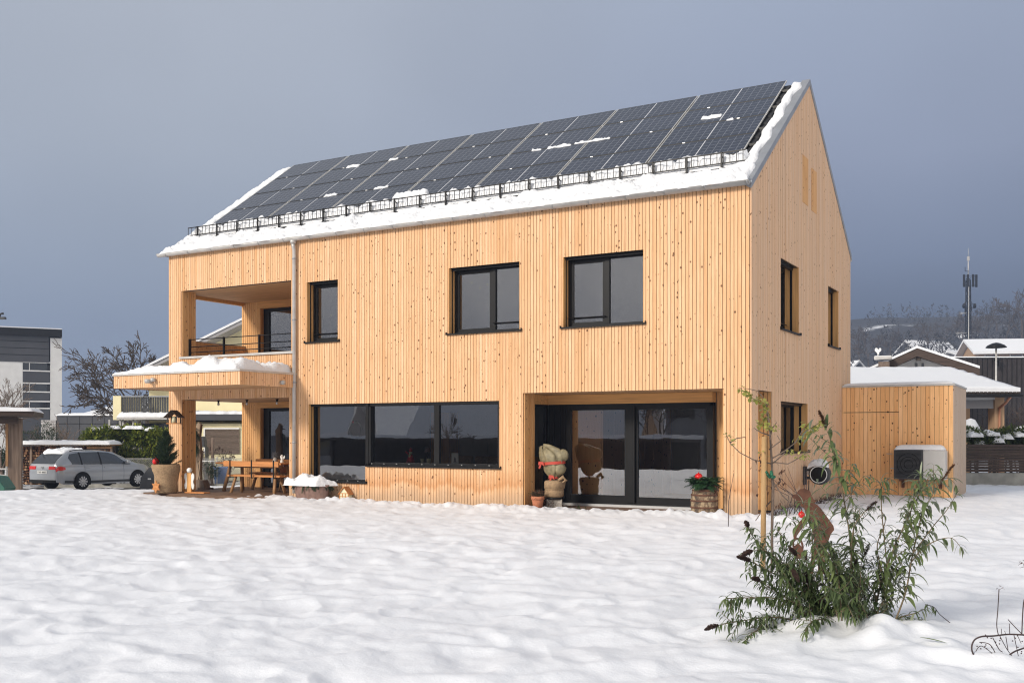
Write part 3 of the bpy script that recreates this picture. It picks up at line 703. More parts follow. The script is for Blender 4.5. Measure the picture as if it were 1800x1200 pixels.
# --- rooms behind the glass (floor, walls, ceiling, one timber wall)
rmm = MB(); 
rmm.box(-10.9, -.6, 5.5, 5.6, -.1, 2.5); rmm.box(-10.98, -10.9, .13, 5.6, -.1, 2.5); rmm.box(-.6, -.5, 1.56, 5.6, -.1, 2.5)
rmm.box(-10.98, -.5, .13, 5.6, 2.50, 2.58, m=0); rmm.build('room_wall', plain('room_wall_paint', (.34, .33, .31), .8, 0, .05), house)
rf = MB(); rf.box(-10.9, -.6, 1.45, 5.5, -.1, .03); rf.box(-10.9, -4.95, .13, 1.45, -.1, .03); rf.build('room_floor', M['oak'], house)
px0, px1 = Y_(1003, 800, 1.45).x, Y_(1058, 800, 1.45).x; tw = MB(); clad(tw, TF, px0, px1, .03, 2.5, d=1.45, seed=70, pitch=.5); clad(tw, lambda u, d, z: (px1 - d, u, z), 1.45, 5.5, .03, 2.5, d=-.026, seed=71, pitch=.6); tw.build('room_partition', M['clad_warm'], house, recalc=False)
sh = MB(); sh.box(-10.5, -9.9, 5.0, 5.45, .03, 2.1); sh.box(-8.2, -6.4, 5.0, 5.45, .03, .9, m=0); sh.build('room_cupboard', M['beam_v'], house)
up = MB(); up.box(-11, -.13, 1.2, 1.3, 3.0, 5.6); up.box(-10.98, -10.9, .15, 1.2, 3.0, 5.6); up.box(-11, -.13, .13, 1.2, 5.5, 5.58); up.box(-11, -.13, .13, 1.2, 3.0, 3.1)
for x in (-8.2, -4.3, -1.2): up.box(x, x + .08, .13, 1.2, 3.1, 5.5)
up.build('room_wall', plain('upper_room_paint', (.55, .54, .52), .8, 0, .05), house)

# --- canopy over the porch
can = empty('canopy', (0, 0, 0)); can.parent = house
cx0, cx1, cy0 = -15.10, -10.94, -1.86
q = MB(); clad(q, TF, cx0, cx1, 2.60, 2.90, d=cy0, seed=80); clad(q, lambda u, d, z: (cx1 - d, u, z), cy0, -.03, 2.60, 2.90, d=0, seed=81)
clad(q, lambda u, d, z: (cx0 + d, u, z), cy0, -.03, 2.60, 2.90, d=0, seed=82); q.build('fascia', M['clad'], can, recalc=False)
q = MB(); q.box(cx0 + .025, cx1 - .025, cy0 + .025, -.03, 2.615, 2.88); q.build('soffit', M['ceil'], can)
q = MB(); q.box(cx0 - .02, cx1 + .02, cy0 - .03, -.028, 2.90, 2.945); q.build('edge_trim', M['zinc'], can)
snow_cap('snow', cx0 - .02, cx1 - .12, cy0 - .02, -.03, 2.946, .13, can, seed=21, lump=.55, edge=.10, rag=.35, sc=2.2, uneven=.9)
q = MB(); p = Vector((-13.75, cy0 - .03, 2.74)); q.lathe([(.05, 0), (.05, -.16)], tuple(p), 14, 'y'); q.lathe([(.045, 0), (.045, -.10)], (p.x + .11, p.y + .01, p.z + .03), 14, 'y'); q.build('spot_light', M['zinc'], can)
q = MB(); q.lathe([(.05, 0), (.05, .10)], (cx1 + .0, -.55, 2.70), 14, 'x'); q.build('spot_light', M['zinc'], can)

# --- roof
roof = empty('roof', (0, 0, 0)); roof.parent = house
q = MB(); e = .10
yy0, yy1 = -.02, HD + .06
q.prism([(yy0, roofz(0) + yy0 * .72), (HD / 2, RG), (yy1, roofz(0) + yy0 * .72), (yy1, roofz(0) + yy0 * .72 - .03), (HD / 2, RG - .04), (yy0, roofz(0) + yy0 * .72 - .03)], -HW - .06, .0, 'yz'); q.build('roof_deck', M['tile'], roof)
# rows of tiles, seen in the gap beside the panels and under the snow guard
q = MB(); sl = (RG - 6.12) / (HD / 2)
ny = 14
for i in range(ny):
    y0 = -.04 + i * (HD / 2) / ny; y1 = y0 + (HD / 2) / ny + .02
    for (xa, xb) in ((-HW - .02, -14.9), (-.62, -.10)) + (((-14.9, -.62),) if i < 4 else ()):
        n = max(1, int((xb - xa) / .22)); w_ = (xb - xa) / n
        for k in range(n):
            x = xa + k * w_
            q.add([(x + .01, y0, 6.12 + sl * y0 + .055), (x + w_ - .01, y0, 6.12 + sl * y0 + .055), (x + w_ - .01, y1, 6.12 + sl * y1 + .02), (x + .01, y1, 6.12 + sl * y1 + .02),
                   (x + .01, y0, 6.12 + sl * y0 + .01), (x + w_ - .01, y0, 6.12 + sl * y0 + .01)], [(0, 1, 2, 3), (4, 5, 1, 0)])
q.build('roof_tiles', M['tile'], roof)
# verge flashing on both gables
q = MB()
for xa, xb in ((-.13, .045),):
    for sgn in (0, 1):
        ya, yb = (-.05, HD / 2) if sgn == 0 else (HD / 2, HD + .05); za, zb = roofz(0) - .036 + .03, RG + .03
        if sgn: za, zb = zb, za
        q.add([(xa, ya, za + .045), (xb, ya, za + .045), (xb, yb, zb + .045), (xa, yb, zb + .045), (xb, ya, za - .09), (xb, yb, zb - .09), (xa, ya, za - .0), (xa, yb, zb - .0), (xb - .02, ya, za - .09), (xb - .02, yb, zb - .09)],
              [(0, 1, 2, 3), (1, 4, 5, 2), (0, 3, 7, 6), (4, 8, 9, 5), (0, 6, 8, 4, 1), (3, 2, 5, 9, 7)])
q.build('verge_flashing', M['zincd'], roof)
q = MB(); q.box(-HW - .1, .03, HD + .04, HD + .17, 6.0, 6.12); q.build('gutter', M['zinc'], roof)
q = MB(); q.box(-HW - .07, -HW + .12, -.05, .02, 6.1, 6.16); q.build('eave_board', M['zincd'], roof)
# front gutter with brackets
q = MB(); gx0, gx1, gy, gzz = -15.52, .035, -.13, 6.135; n = 12
vs = []
for x in (gx0, gx1):
    for rr_ in (.072, .062):
        for k in range(n + 1):
            t = math.pi + math.pi * k / n; vs.append((x, gy + rr_ * math.cos(t), gzz + rr_ * math.sin(t)))
W = n + 1; fs = []
for k in range(n):
    fs += [(k, k + 1, 2 * W + k + 1, 2 * W + k), (W + k, 3 * W + k, 3 * W + k + 1, W + k + 1), (k, W + k, W + k + 1, k + 1), (2 * W + k, 2 * W + k + 1, 3 * W + k + 1, 3 * W + k)]
fs += [(0, 2 * W, 3 * W, W), (n, W + n, 3 * W + n, 2 * W + n)]
fs += [tuple(range(W)), tuple(range(2 * W, 3 * W))]
q.add(vs, fs, sm=True); q.tube([(gx0, gy - .068, gzz + .003), (gx1, gy - .068, gzz + .003)], .011, 6); gut = q.build('gutter', M['zinc'], house)
for k in range(20):
    x = -15.2 + k * .8; q = MB(); q.tube([(x, gy + .078 * math.cos(t), gzz + .078 * math.sin(t)) for t in [math.pi + math.pi * j / 8 for j in range(9)]], .008, 4); q.build('gutter_bracket', M['zincd'], gut)
# downpipe
dp = MB(); dx = -10.94
dp.tube([(dx, gy, 6.08), (dx, gy, 6.0)], [.085, .06], 14); dp.tube([(dx, gy, 6.01), (dx, gy + .005, 5.93), (dx, -.095, 5.85), (dx, -.095, .1)], .046, 14)
dpo = dp.build('downpipe', M['zinc'], house)
for z in (5.65, 4.2, 2.72, 1.3): q = MB(); q.lathe([(.051, -.018), (.056, 0), (.051, .018)], (dx, -.095, z), 14); q.box(dx - .01, dx + .01, -.05, -.02, z - .01, z + .01); q.build('pipe_clamp', M['zincd'], dpo)
# solar panels: 7 x 4, each with frame
sp = 2.08; y0p = 1.04; yw = (4.42 - 1.04) / 4; zp = lambda y: 6.25 + .72 * y
for c in range(7):
    for r_ in range(4):
        xa = -15.0 + c * sp + .020; xb = xa + sp - .045; ya = y0p + r_ * yw + .008; yb = ya + yw - .022
        q = MB(); T_ = lambda a, s_, h_: (a, ya + (yb - ya) * s_, zp(ya + (yb - ya) * s_) + h_)
        q.add([T_(xa + .018, .02, 0), T_(xb - .018, .02, 0), T_(xb - .018, .98, 0), T_(xa + .018, .98, 0)], [(0, 1, 2, 3)], [[(0, 0), (12, 0), (12, 6), (0, 6)]], a=rnd.random())
        pn = q.build('solar_panel', M['solar'], house, recalc=False)
        q = MB(T_); [(q.box(xx, xx + .014, 0, 1, -.035, .003), q.build('panel_frame', M['hp'], pn)) for xx in (xa, xb - .014) for q in (MB(T_),)]; q = MB(T_); q.box(xa + .018, xb - .018, 0, .02, -.035, .002); q.box(xa + .018, xb - .018, .98, 1, -.035, .002); q.box(xa + .02, xb - .02, .02, .98, -.033, -.012); q.build('panel_back', M['black'], pn)
# clamps with bits of snow, bottom rail and its bright ends
q = MB()
for c in range(7):
    for r_ in range(0, 4):
        x = -15.0 + c * 2.08 + (.52 if r_ % 2 else 1.5) + rnd.uniform(-.06, .06); y = y0p + r_ * yw; q.box(x - .03, x + .03, y - .012 - (.03 if r_ == 0 else 0), y + .012, zp(y) - .03, zp(y) + .008 + (.015 if r_ == 0 else 0))
q.build('panel_clamp', M['alu'], roof)
q = MB(); 
for y in (1.5, 2.2, 3.2, 4.0): q.box(-15.1, -.30, y - .03, y + .03, zp(y) - .10, zp(y) - .05)
q.box(-15.0, -.44, y0p - .03, y0p, zp(y0p) - .13, zp(y0p) - .035); q.build('mounting_rail', M['black'], roof)
# snow guard: a ladder-like grille standing on the lower roof
sg = MB(); yg = .66; zg = 6.12 + sl * yg
for z in (.13, .335): sg.box(-15.30, -.28, yg - .008, yg + .008, zg + z, zg + z + .022)
x = -15.30
while x < -.27: sg.box(x, x + .013, yg - .004, yg + .004, zg + .15, zg + .34); x += .129
sgo = sg.build('snow_guard', M['black'], house)
x = -14.95
while x < -.6:
    q = MB(); q.bar((x, yg - .01, zg - .02), (x, yg - .01, zg + .36), .03, .035); q.bar((x, yg + .0, zg + .30), (x, yg + .24, zg + .20), .02, .012); q.build('guard_bracket', M['black'], sgo); x += .71
# snow on the roof
rz_ = lambda x, y: 6.12 + sl * max(y, -.03)
snow_cap('snow', -15.44, -.02, -.20, .56, lambda x, y: rz_(x, y) + .04, .105, roof, res=.04, lump=.75, edge=.10, seed=3, rag=.7, sc=3.6, uneven=.4)
snow_cap('snow', -15.30, -.30, .685, 1.00, lambda x, y: rz_(x, y) + .05, .17, roof, res=.05, lump=.5, edge=.07, seed=4, rag=.25, sc=4)
snow_cap('snow', -15.42, -14.98, .55, 4.40, lambda x, y: rz_(x, y) + .04, .10, roof, res=.05, lump=.4, edge=.10, seed=5, rag=.4)
snow_cap('snow', -.33, -.10, .62, 4.36, lambda x, y: rz_(x, y) + .05, .085, roof, res=.035, lump=.5, edge=.08, seed=6, rag=.9, sc=3.5)
def sp_z(x, y): return zp(y)
for (px0, py0, px1, py1, wy, th) in ((807, 0, 0, 0, 0, 0),): pass
for (xc, yc, lx, ly, th, s_) in ((-8.4, 1.06, .95, .20, .15, 31), (-5.35, 2.72, .62, .07, .035, 32), (-4.5, 2.74, .9, .045, .03, 33), (-5.95, 2.72, .26, .05, .03, 34), (-1.75, 3.0, .45, .10, .035, 35), (-12.1, 3.58, .45, .10, .03, 36),
                               (-10.75, 3.6, .30, .07, .03, 36), (-11.5, 1.9, .4, .08, .03, 38), (-9.9, 1.9, .42, .07, .03, 39), (-1.25, 2.72, .16, .04, .02, 42)):
    snow_cap('snow', xc - lx / 2, xc + lx / 2, yc - ly / 2, yc + ly / 2, lambda x, y: zp(y) + .004, th, roof, res=.02, lump=.7 if th < .1 else .22, edge=min(.05, ly * .45), seed=s_, rag=.9, sc=9)

# --- the annex (shed with the heat pump) - a low timber box joined to the gable's far end
an = empty('timber_annex', (0, 0, 0), 0, 'low flat roofed timber annex beside the house gable, orange boards and a flush door', 'annex')
ay, ax1, ay2, az = 7.83, 2.60, 10.5, 2.66
q = MB(); clad(q, TF, .03, ax1, -.2, az, [(.06, 1.38, 2.03, 2.045)], d=ay - .02, seed=90, pitch=.104, gap=.007); q.build('wall', M['clad_warm'], an, recalc=False)
q = MB(); clad(q, lambda u, d, z: (ax1 - d, u, z), ay, ay2, -.2, az, d=-.02, seed=91); q.build('wall', M['clad_grey'], an, recalc=False)
q = MB(); q.box(.03, ax1 - .01, ay + .01, ay2, -.2, az); q.build('wall_core', M['black'], an)
q = MB(); q.box(.03, ax1 + .04, ay - .045, ay2 + .02, az, az + .045); q.build('roof_edge', M['zinc'], an)
snow_cap('snow', .05, ax1 + .02, ay - .02, ay2, az + .045, .065, an, seed=22, lump=.12, edge=.22, rag=.05, sc=1.2)
q = MB(); q.tube([(1.10, ay - .03, 1.02), (1.10, ay - .09, 1.02), (1.24, ay - .09, 1.02)], .008, 6); q.build('door_handle', M['alu'], an)
# heat pump
hp0 = Y_(1571, 838, 7.35); hp1 = Y_(1662, 838, 7.35); hx0, hx1 = hp0.x, hp1.x; hz0, hz1 = .42, 1.13
hpo = empty('heat_pump', (hx0, 7.35, 0), 0, 'boxy outdoor heat pump with dark fan grille, on the annex wall', 'heat pump')
Lw = hx1 - hx0
q = MB(); q.box(.0, Lw * .57, .0, .40, hz0, hz1); q.build('fan_casing', M['hpd'], hpo, bevel=.012)
q = MB(); q.box(Lw * .57 + .003, Lw, .0, .40, hz0, hz1 - .02); q.build('service_casing', M['hp'], hpo, bevel=.012)
q = MB(); cz = (hz0 + hz1) / 2
for k in range(22): z = hz0 + .05 + k * .029; q.box(.04, Lw * .54, -.008, -.002, z, z + .010)
for r_ in (.26, .18, .10): q.tube([(Lw * .29 + r_ * math.cos(t), -.010, cz + r_ * math.sin(t)) for t in [2 * math.pi * j / 24 for j in range(25)]], .006, 4)
q.build('fan_grille', M['black'], hpo)
q = MB()
for x in (.15, Lw - .15): q.box(x - .03, x + .03, .02, .40, hz0 - .05, hz0); q.box(x - .03, x + .03, .36, .44, .2, hz0)
q.build('bracket', M['rust'], hpo)
q = MB(); q.box(-.10, .0, .15, .17, .66, .68); q.build('pipe', M['alu'], hpo)
hs = snow_cap('snow_cap', .01, Lw - .02, .0, .40, hz1, .11, None, seed=23, lump=.12, edge=.16, rag=.15, sc=1.6); hs.parent = hpo

# ================================================================== THINGS ABOUT THE HOUSE
q = MB(); 
for k in range(24):
    y0 = -.80 + k * .142; q.box(-15.3, -11.2, y0, y0 + .136, -.04, .03)
q.box(-15.3, -11.2, -.79, 2.6, -.16, -.045); dk = q.build('terrace_deck', M['deckw']); tag(dk, 'low dark brown plank deck beneath the porch', 'deck')

def needles(mb, c, n, rx, rz, L=.06, w_=.006, droop=.3, seed=0):
    r = random.Random(seed)
    for _ in range(n):
        t = r.uniform(0, 6.283); p = Vector(c) + Vector((math.cos(t) * rx * r.random(), math.sin(t) * rx * r.random(), r.uniform(-rz, rz)))
        d = Vector((r.gauss(0, 1), r.gauss(0, 1), r.gauss(0, .6))).normalized(); s_ = d.orthogonal().normalized() * w_; l = L * r.uniform(.5, 1.2)
        mb.add([p - s_, p + s_, p + d * l + s_ * .4, p + d * l - s_ * .4], [(0, 1, 2, 3)], a=r.random())
def fir_twig(mb, p, d, L, seed=0, nl=.055, droop=.25, dens=110):
    """a flat fir spray: stalk, side stalks and short needles"""
    r = random.Random(seed); p = Vector(p); d = Vector(d).normalized(); side = d.cross(Vector((0, 0, 1))); side = side.normalized() if side.length > .1 else Vector((1, 0, 0))
    def run(p, d, L, lvl):
        n = max(3, int(L * dens)); q_ = p.copy()
        for i in range(n):
            t = i / n; dd = (d + Vector((0, 0, -droop * t))).normalized(); q2 = q_ + dd * (L / n)
            for sg_ in (-1, 1):
                nd = (dd * .7 + side * sg_ * r.uniform(.5, 1) + Vector((0, 0, r.uniform(-.25, .35)))).normalized(); w_ = dd * .0035; l = nl * r.uniform(.6, 1.1) * (1 - .4 * t)
                mb.add([q_ - w_, q_ + w_, q_ + nd * l], [(0, 1, 2)], a=r.random())
            if lvl == 0 and i % max(2, n // 6) == 1:
                for sg_ in (-1, 1): run(q2, (dd * .75 + side * sg_ * .8).normalized(), L * .45 * (1 - t * .6), 1)
            q_ = q2
        mb.tube([p, q_], [.004, .002], 4, a=0)
    run(p, d, L, 0)
def leaf(mb, p, d, L, W, droop=.5, a=.5, fold=.25, seg=4, up=Vector((0, 0, 1))):
    """one long leaf, folded on its midrib and arching down"""
    p = Vector(p); d = Vector(d).normalized(); vs = []; side = d.cross(up)
    side = side.normalized() if side.length > .05 else Vector((1, 0, 0))
    q_ = p.copy(); dd = d.copy()
    for i in range(seg + 1):
        t = i / seg; w_ = W * math.sin(math.pi * min(1, (t * .93 + .05))) ** .8 * (1 - .25 * t) * .5
        nrm = side.cross(dd).normalized()
        vs += [q_ - side * w_ + nrm * w_ * fold, q_.copy(), q_ + side * w_ + nrm * w_ * fold]
        dd = (dd + Vector((0, 0, -droop * 1.6 / seg))).normalized(); q_ = q_ + dd * (L / seg)
    fs = []
    for i in range(seg):
        b0 = i * 3; fs += [(b0, b0 + 1, b0 + 4, b0 + 3), (b0 + 1, b0 + 2, b0 + 5, b0 + 4)]
    mb.add(vs, fs, a=a, sm=True)
def star(mb, c, r1, r2, th, n=6):
    pts = []
    for k in range(2 * n):
        t = math.pi * k / n + math.pi / 2; r_ = r1 if k % 2 == 0 else r2; pts.append((c[0] + r_ * math.cos(t), c[2] + r_ * math.sin(t)))
    mb.prism(pts, c[1] - th, c[1])

# potted conifer in burlap
p = G_(292, 866, .03); B = p.copy(); B.z = .03
pot = empty('potted_conifer', B, 0, 'small conifer in a burlap wrapped tub left of the porch pillar', 'potted tree')
q = MB(); q.lathe([(.25, 0), (.29, .04), (.28, .25), (.29, .42), (.31, .50), (.335, .56), (.345, .66), (.33, .72), (.25, .70), (.22, .66)], n=40, wob=.022, seed=3); q.build('burlap_wrap', M['burlap'], pot)
q = MB(); q.lathe([(.305, .50), (.318, .52), (.308, .54)], n=30, wob=.02, seed=3); q.build('cord', M['deckw'], pot)
q = MB(); q.tube([(0, 0, .6), (.01, 0, 1.0), (.0, 0, 1.62)], [.018, .014, .004], 6); q.build('trunk', M['bark'], pot)
q = MB(); r = random.Random(5)
for k in range(330):
    h = r.uniform(.66, 1.55); t = max(0, (h - .70) / .85); R_ = .30 * (1 - t ** 1.5) + .03; az_ = r.uniform(0, 6.283)
    L = R_ * r.uniform(.75, 1.2) ; d = Vector((math.cos(az_), math.sin(az_), r.uniform(.3, .9)))
    e = Vector((0, 0, h)) + d.normalized() * L; st = Vector((0, 0, h - .05)); n = int(L * 130)
    for i in range(n):
        c = st.lerp(e, (i + .5) / n)
        for _ in range(3):
            nd = (d.normalized() * .8 + Vector((r.gauss(0, 1), r.gauss(0, 1), r.gauss(0, 1))) * .6).normalized(); s_ = nd.orthogonal().normalized() * .003
            q.add([c - s_, c + s_, c + nd * .05], [(0, 1, 2)], a=r.random())
q.build('crown', M['yewl'], pot)
q = MB(); star(q, (0, 0, 0), .16, .085, .018); s_ = q.build('wooden_star', M['oak']); s_.location = B + Vector((.03, -.335, .17)); tag(s_, 'six pointed wooden star leaning on the burlap tub', 'star ornament')
q = MB(); q.ball((0, 0, 0), .085, 18); q.lathe([(.014, .08), (.014, .10)], n=8); s_ = q.build('bauble', M['red']); s_.location = B + Vector((-.14, -.20, .785)); tag(s_, 'large red bauble in the burlap tub below the conifer', 'bauble')
q = MB(); q.prism([(-.06, 0), (.05, 0), (.04, .10), (.07, .15), (.01, .12), (.0, .19), (-.03, .11), (-.08, .13)], -.01, .01); s_ = q.build('wooden_ornament', M['oak']); s_.location = B + Vector((-.25, -.05, .70)); tag(s_, 'little cut out wooden ornament on the left rim of the burlap tub', 'ornament')

# wooden angel
p = G_(333, 866, .03)
ang = empty('wooden_angel', (p.x, p.y, .03), 0, 'wooden plank angel with white wings and round head', 'garden figure')
q = MB(); q.box(-.07, .07, -.02, .02, 0, .50); q.build('body', M['beam_v'], ang, bevel=.004)
q = MB(); q.ball((0, 0, .565), .068, 16); q.build('head', M['white'], ang)
for s_ in (-1, 1):
    q = MB(); q.prism([(s_ * x, z) for x, z in ((.072, .20), (.10, .10), (.15, .10), (.17, .20), (.13, .28), (.17, .38), (.16, .47), (.11, .50), (.072, .44))], -.012, .012); q.build('wing', M['white'], ang)
q = MB(); q.box(-.12, .55, -.05, .16, -.0, .03); q.build('base', M['oak'], ang)
# driftwood stem with greenery against the pillar
p = G_(352, 860, .03); dw = empty('driftwood_post', (p.x - .42, p.y + .30, .03), 0, 'tall rough driftwood slab leaning at the porch pillar', 'driftwood')
q = MB(); q.prism([(-.12, 0), (.16, 0), (.13, .5), (.15, .9), (.10, 1.4), (.15, 1.72), (.05, 1.80), (-.03, 1.66), (-.10, 1.60), (-.07, 1.1), (-.13, .6)], -.04, .05); q.build('slab', M['drift'], dw, bevel=.015)
q = MB(); q.tube([(.05, -.06, .1), (.16, -.08, .4), (.12, -.1, .7), (.26, -.06, .95)], [.012, .010, .008, .004], 5); q.build('twig', M['bark'], dw)
q = MB(); r = random.Random(9)
for k in range(26): fir_twig(q, (r.uniform(-.05, .12), -.07, 1.0 + k * .025), (r.uniform(-.8, .9), -.4, r.uniform(-.9, .5)), r.uniform(.14, .26), k, droop=.9, dens=90, nl=.04)
gl = q.build('fir_garland', M['yewl']); gl.location = dw.location; tag(gl, 'hanging bundle of dark fir greenery on the driftwood slab', 'garland')
q = MB(); q.box(-.12, .34, -.16, .12, 0, .05); q.prism([(-.10, .05), (.24, .05), (.16, .25), (-.10, .25)], -.10, .10); bx_ = q.build('wooden_box', M['oldwood']); bx_.location = (p.x - .10, p.y + .12, .03); tag(bx_, 'low weathered wooden box at the foot of the driftwood slab', 'box')

# garden table and benches (along the porch)
def splay_leg(mb, x, y, z, dx, dy, r_=.032): mb.tube([(x, y, z), (x + dx, y + dy, 0)], [r_, r_ * 1.15], 8)
Yt = 1.0; tl_ = Y_(398, 812, Yt); tr_ = Y_(512, 812, Yt); cxm = (tl_.x + tr_.x) / 2; hwt = (tr_.x - tl_.x) / 2
tb = empty('garden_table', (cxm, Yt, .03), 0, 'long varnished wooden table under the porch', 'table')
q = MB()
for k in range(5): q.box(-hwt, hwt, -.38 + k * .153, -.38 + k * .153 + .148, .70, .745)
q.build('table_top', M['oak'], tb, bevel=.006)
for sx in (-1, 1):
    for sy in (-1, 1): q = MB(); splay_leg(q, sx * (hwt - .35), sy * .2, .70, sx * .10, sy * .14, .04); q.build('leg', M['log'], tb)
q = MB(); q.box(-hwt + .3, hwt - .3, -.03, .03, .60, .70); q.build('stretcher', M['log'], tb)
def bench(x0, x1, Yb, label, back=-1):
    c = (x0 + x1) / 2; hw = (x1 - x0) / 2
    b = empty('garden_bench', (c, Yb, .03), 0, label, 'bench', 'rustic benches at the garden table')
    q = MB(); q.box(-hw, hw, -.17, -.01, .41, .455); q.box(-hw, hw, .01, .17, .41, .455); q.build('seat', M['oak'], b, bevel=.005)
    for sx in (-1, 1):
        for sy in (-1, 1): q = MB(); splay_leg(q, sx * (hw - .22), sy * .09, .41, sx * .07 , sy * .10, .034); q.build('leg', M['log'], b)
    q = MB(); yb = back * .2; q.box(-hw - .08, hw + .0, yb - .02, yb + .02, .665, .80); q.build('backrest', M['oak'], b, bevel=.005)
    for x in (-hw + .15, 0, hw - .15): q = MB(); q.box(x - .018, x + .018, yb + back * .022 - .006, yb + back * .022 + .006, .38, .83); q.box(x - .018, x + .018, min(yb, 0), max(yb, 0), .385, .40); q.build('back_bracket', M['black'], b)
    return b
bl = Y_(408, 835, .35); br_ = Y_(500, 835, .35)
bench(bl.x, br_.x, .35, 'rustic bench with plank back in front of the porch table')
bench(cxm - .9, cxm + .95, 1.75, 'rustic bench on the far side of the porch table', 1)
# things on the table
q = MB(); q.lathe([(.05, 0), (.07, .03), (.05, .10), (.03, .14)], n=12); vz = empty('vase', (cxm + .58, Yt, .775), 0, 'small plant bowl with dry heather on the porch table', 'bowl'); q.build('bowl_body', M['stone'], vz)
q = MB(); needles(q, (0, 0, .19), 260, .09, .07, .06, .003, seed=3); q.build('plant', M['frost'], vz)
an2 = empty('angel_figurine', (cxm + .86, Yt - .05, .775), 0, 'little white angel figurine on the porch table', 'figurine')
q = MB(); q.lathe([(.045, 0), (.05, .02), (.028, .12), (.02, .15)], n=12); q.ball((0, 0, .18), .03, 10); q.build('body', M['white'], an2)
for s_ in (-1, 1): q = MB(); q.prism([(s_ * .02, .07), (s_ * .08, .13), (s_ * .07, .19), (s_ * .02, .14)], .01, .02); q.build('wing', M['white'], an2)
# pots by the downpipe
p = G_(487, 862, .03)
stl = empty('plant_stool', (p.x + .1, p.y + .15, .03), 0, 'small rustic log stool right of the bench beside the downpipe', 'stool')
q = MB(); q.lathe([(.14, .42), (.14, .46)], n=18); q.build('seat', M['log'], stl)
for k in range(3): t = k * 2.09 + .4; q = MB(); q.tube([(.07 * math.cos(t), .07 * math.sin(t), .42), (.16 * math.cos(t), .16 * math.sin(t), 0)], .02, 6); q.build('leg', M['log'], stl)
def flowerpot(loc, r_, h, label, m='terra', plant=None, seed=1, group=None):
    o = empty('flower_pot', loc, 0, label, 'flower pot', group)
    q = MB(); q.lathe([(r_ * .68, 0), (r_ * .92, h * .74), (r_ * .92, h * .75), (r_ * 1.04, h * .76), (r_ * 1.04, h), (r_ * .9, h), (r_ * .86, h * .9)], n=24); q.build('pot', M[m], o)
    q = MB(); q.lathe([(r_ * .88, h * .90), (.001, h * .93)], n=16); q.build('soil', M['soil'], o)
    if plant:
        q = MB(); needles(q, (0, 0, h + r_ * .25), plant[1], r_ * 1.25, r_ * .55, r_ * .6, .004, seed=seed); q.build('plant', M[plant[0]], o)
    return o
flowerpot(stl.location + Vector((0, 0, .46)), .13, .17, 'terracotta bowl of withered plants on the log stool', plant=('redl', 260))
q = MB(); q.lathe([(.05, 0), (.075, .14), (.065, .14), (.045, .02)], n=16); s_ = q.build('white_pot', M['white']); s_.location = stl.location + Vector((.36, .06, .36)); tag(s_, 'small white cup-shaped pot close to the downpipe', 'flower pot')
q = MB(); q.tube([(0, 0, 0), (0, 0, .36)], .02, 8); q.lathe([(.07, .34), (.07, .36)], n=12); s_ = q.build('pot_stand', M['bark']); s_.location = stl.location + Vector((.36, .06, 0)); tag(s_, 'thin dark stand below the small white pot', 'stand')
# stoneware planter with snow
p = G_(549, 873, -.02); pln = empty('stone_planter', (p.x, p.y - .15 + .1, .0), 0, 'long reddish stone planter trough heaped with snow', 'planter')
pln.location = (Y_(548, 850, -.34).x, -.34, -.03)
q = MB()
prof = [(.40, 0), (.44, .06), (.50, .30), (.52, .33), (.52, .37), (.47, .37), (.44, .30)]
q.lathe(prof, n=30); ob = q.build('trough', M['terra_d'], pln); ob.scale = (1, .42, 1)
q = MB(); r = random.Random(4)
for k in range(24): t = r.uniform(2.6, 6.8); fir_twig(q, (.46 * math.cos(t), .20 * math.sin(t), .37), (math.cos(t), .5 * math.sin(t), r.uniform(-1.2, .1)), r.uniform(.10, .20), k, droop=1.2, dens=80, nl=.035)
q.build('plant', M['everg'], pln)
sc_ = snow_cap('snow_cap', -.54, .52, -.26, .24, .35, .20, None, res=.025, seed=24, lump=.55, edge=.24, rag=.7, sc=2.6); sc_.parent = pln
# lantern house
p = G_(608, 876, -.03); ln = empty('lantern_house', (Y_(608, 850, -.16).x, -.16, .0), R(10), 'tiny wooden half timbered lantern house at the foot of the wall', 'lantern')
q = MB(); q.box(-.11, .11, -.09, .09, 0, .15); q.prism([(-.11, .15), (.11, .15), (0, .27)], -.09, .09); q.build('body', M['wax'], ln)
q = MB(); q.add([(-.14, -.12, .115), (0, -.12, .285), (0, .12, .285), (-.14, .12, .115), (-.14, -.12, .135), (0, -.12, .305), (0, .12, .305), (-.14, .12, .135)], [(0, 1, 2, 3), (4, 5, 6, 7), (0, 1, 5, 4), (3, 2, 6, 7), (0, 3, 7, 4)])
q.add([(.14, -.12, .115), (0, -.12, .285), (0, .12, .285), (.14, .12, .115), (.14, -.12, .135), (0, -.12, .305), (0, .12, .305), (.14, .12, .135)], [(0, 1, 2, 3), (4, 5, 6, 7), (0, 1, 5, 4), (3, 2, 6, 7), (0, 3, 7, 4)]); q.build('roof', M['oak'], ln)
q = MB()
for x in (-.11, -.035, .035, .11): q.box(x - .008, x + .008, -.098, -.09, 0, .16)
for z in (.01, .08, .15): q.box(-.11, .11, -.1, -.092, z - .007, z + .007)
q.build('timber_frame', M['oak'], ln)
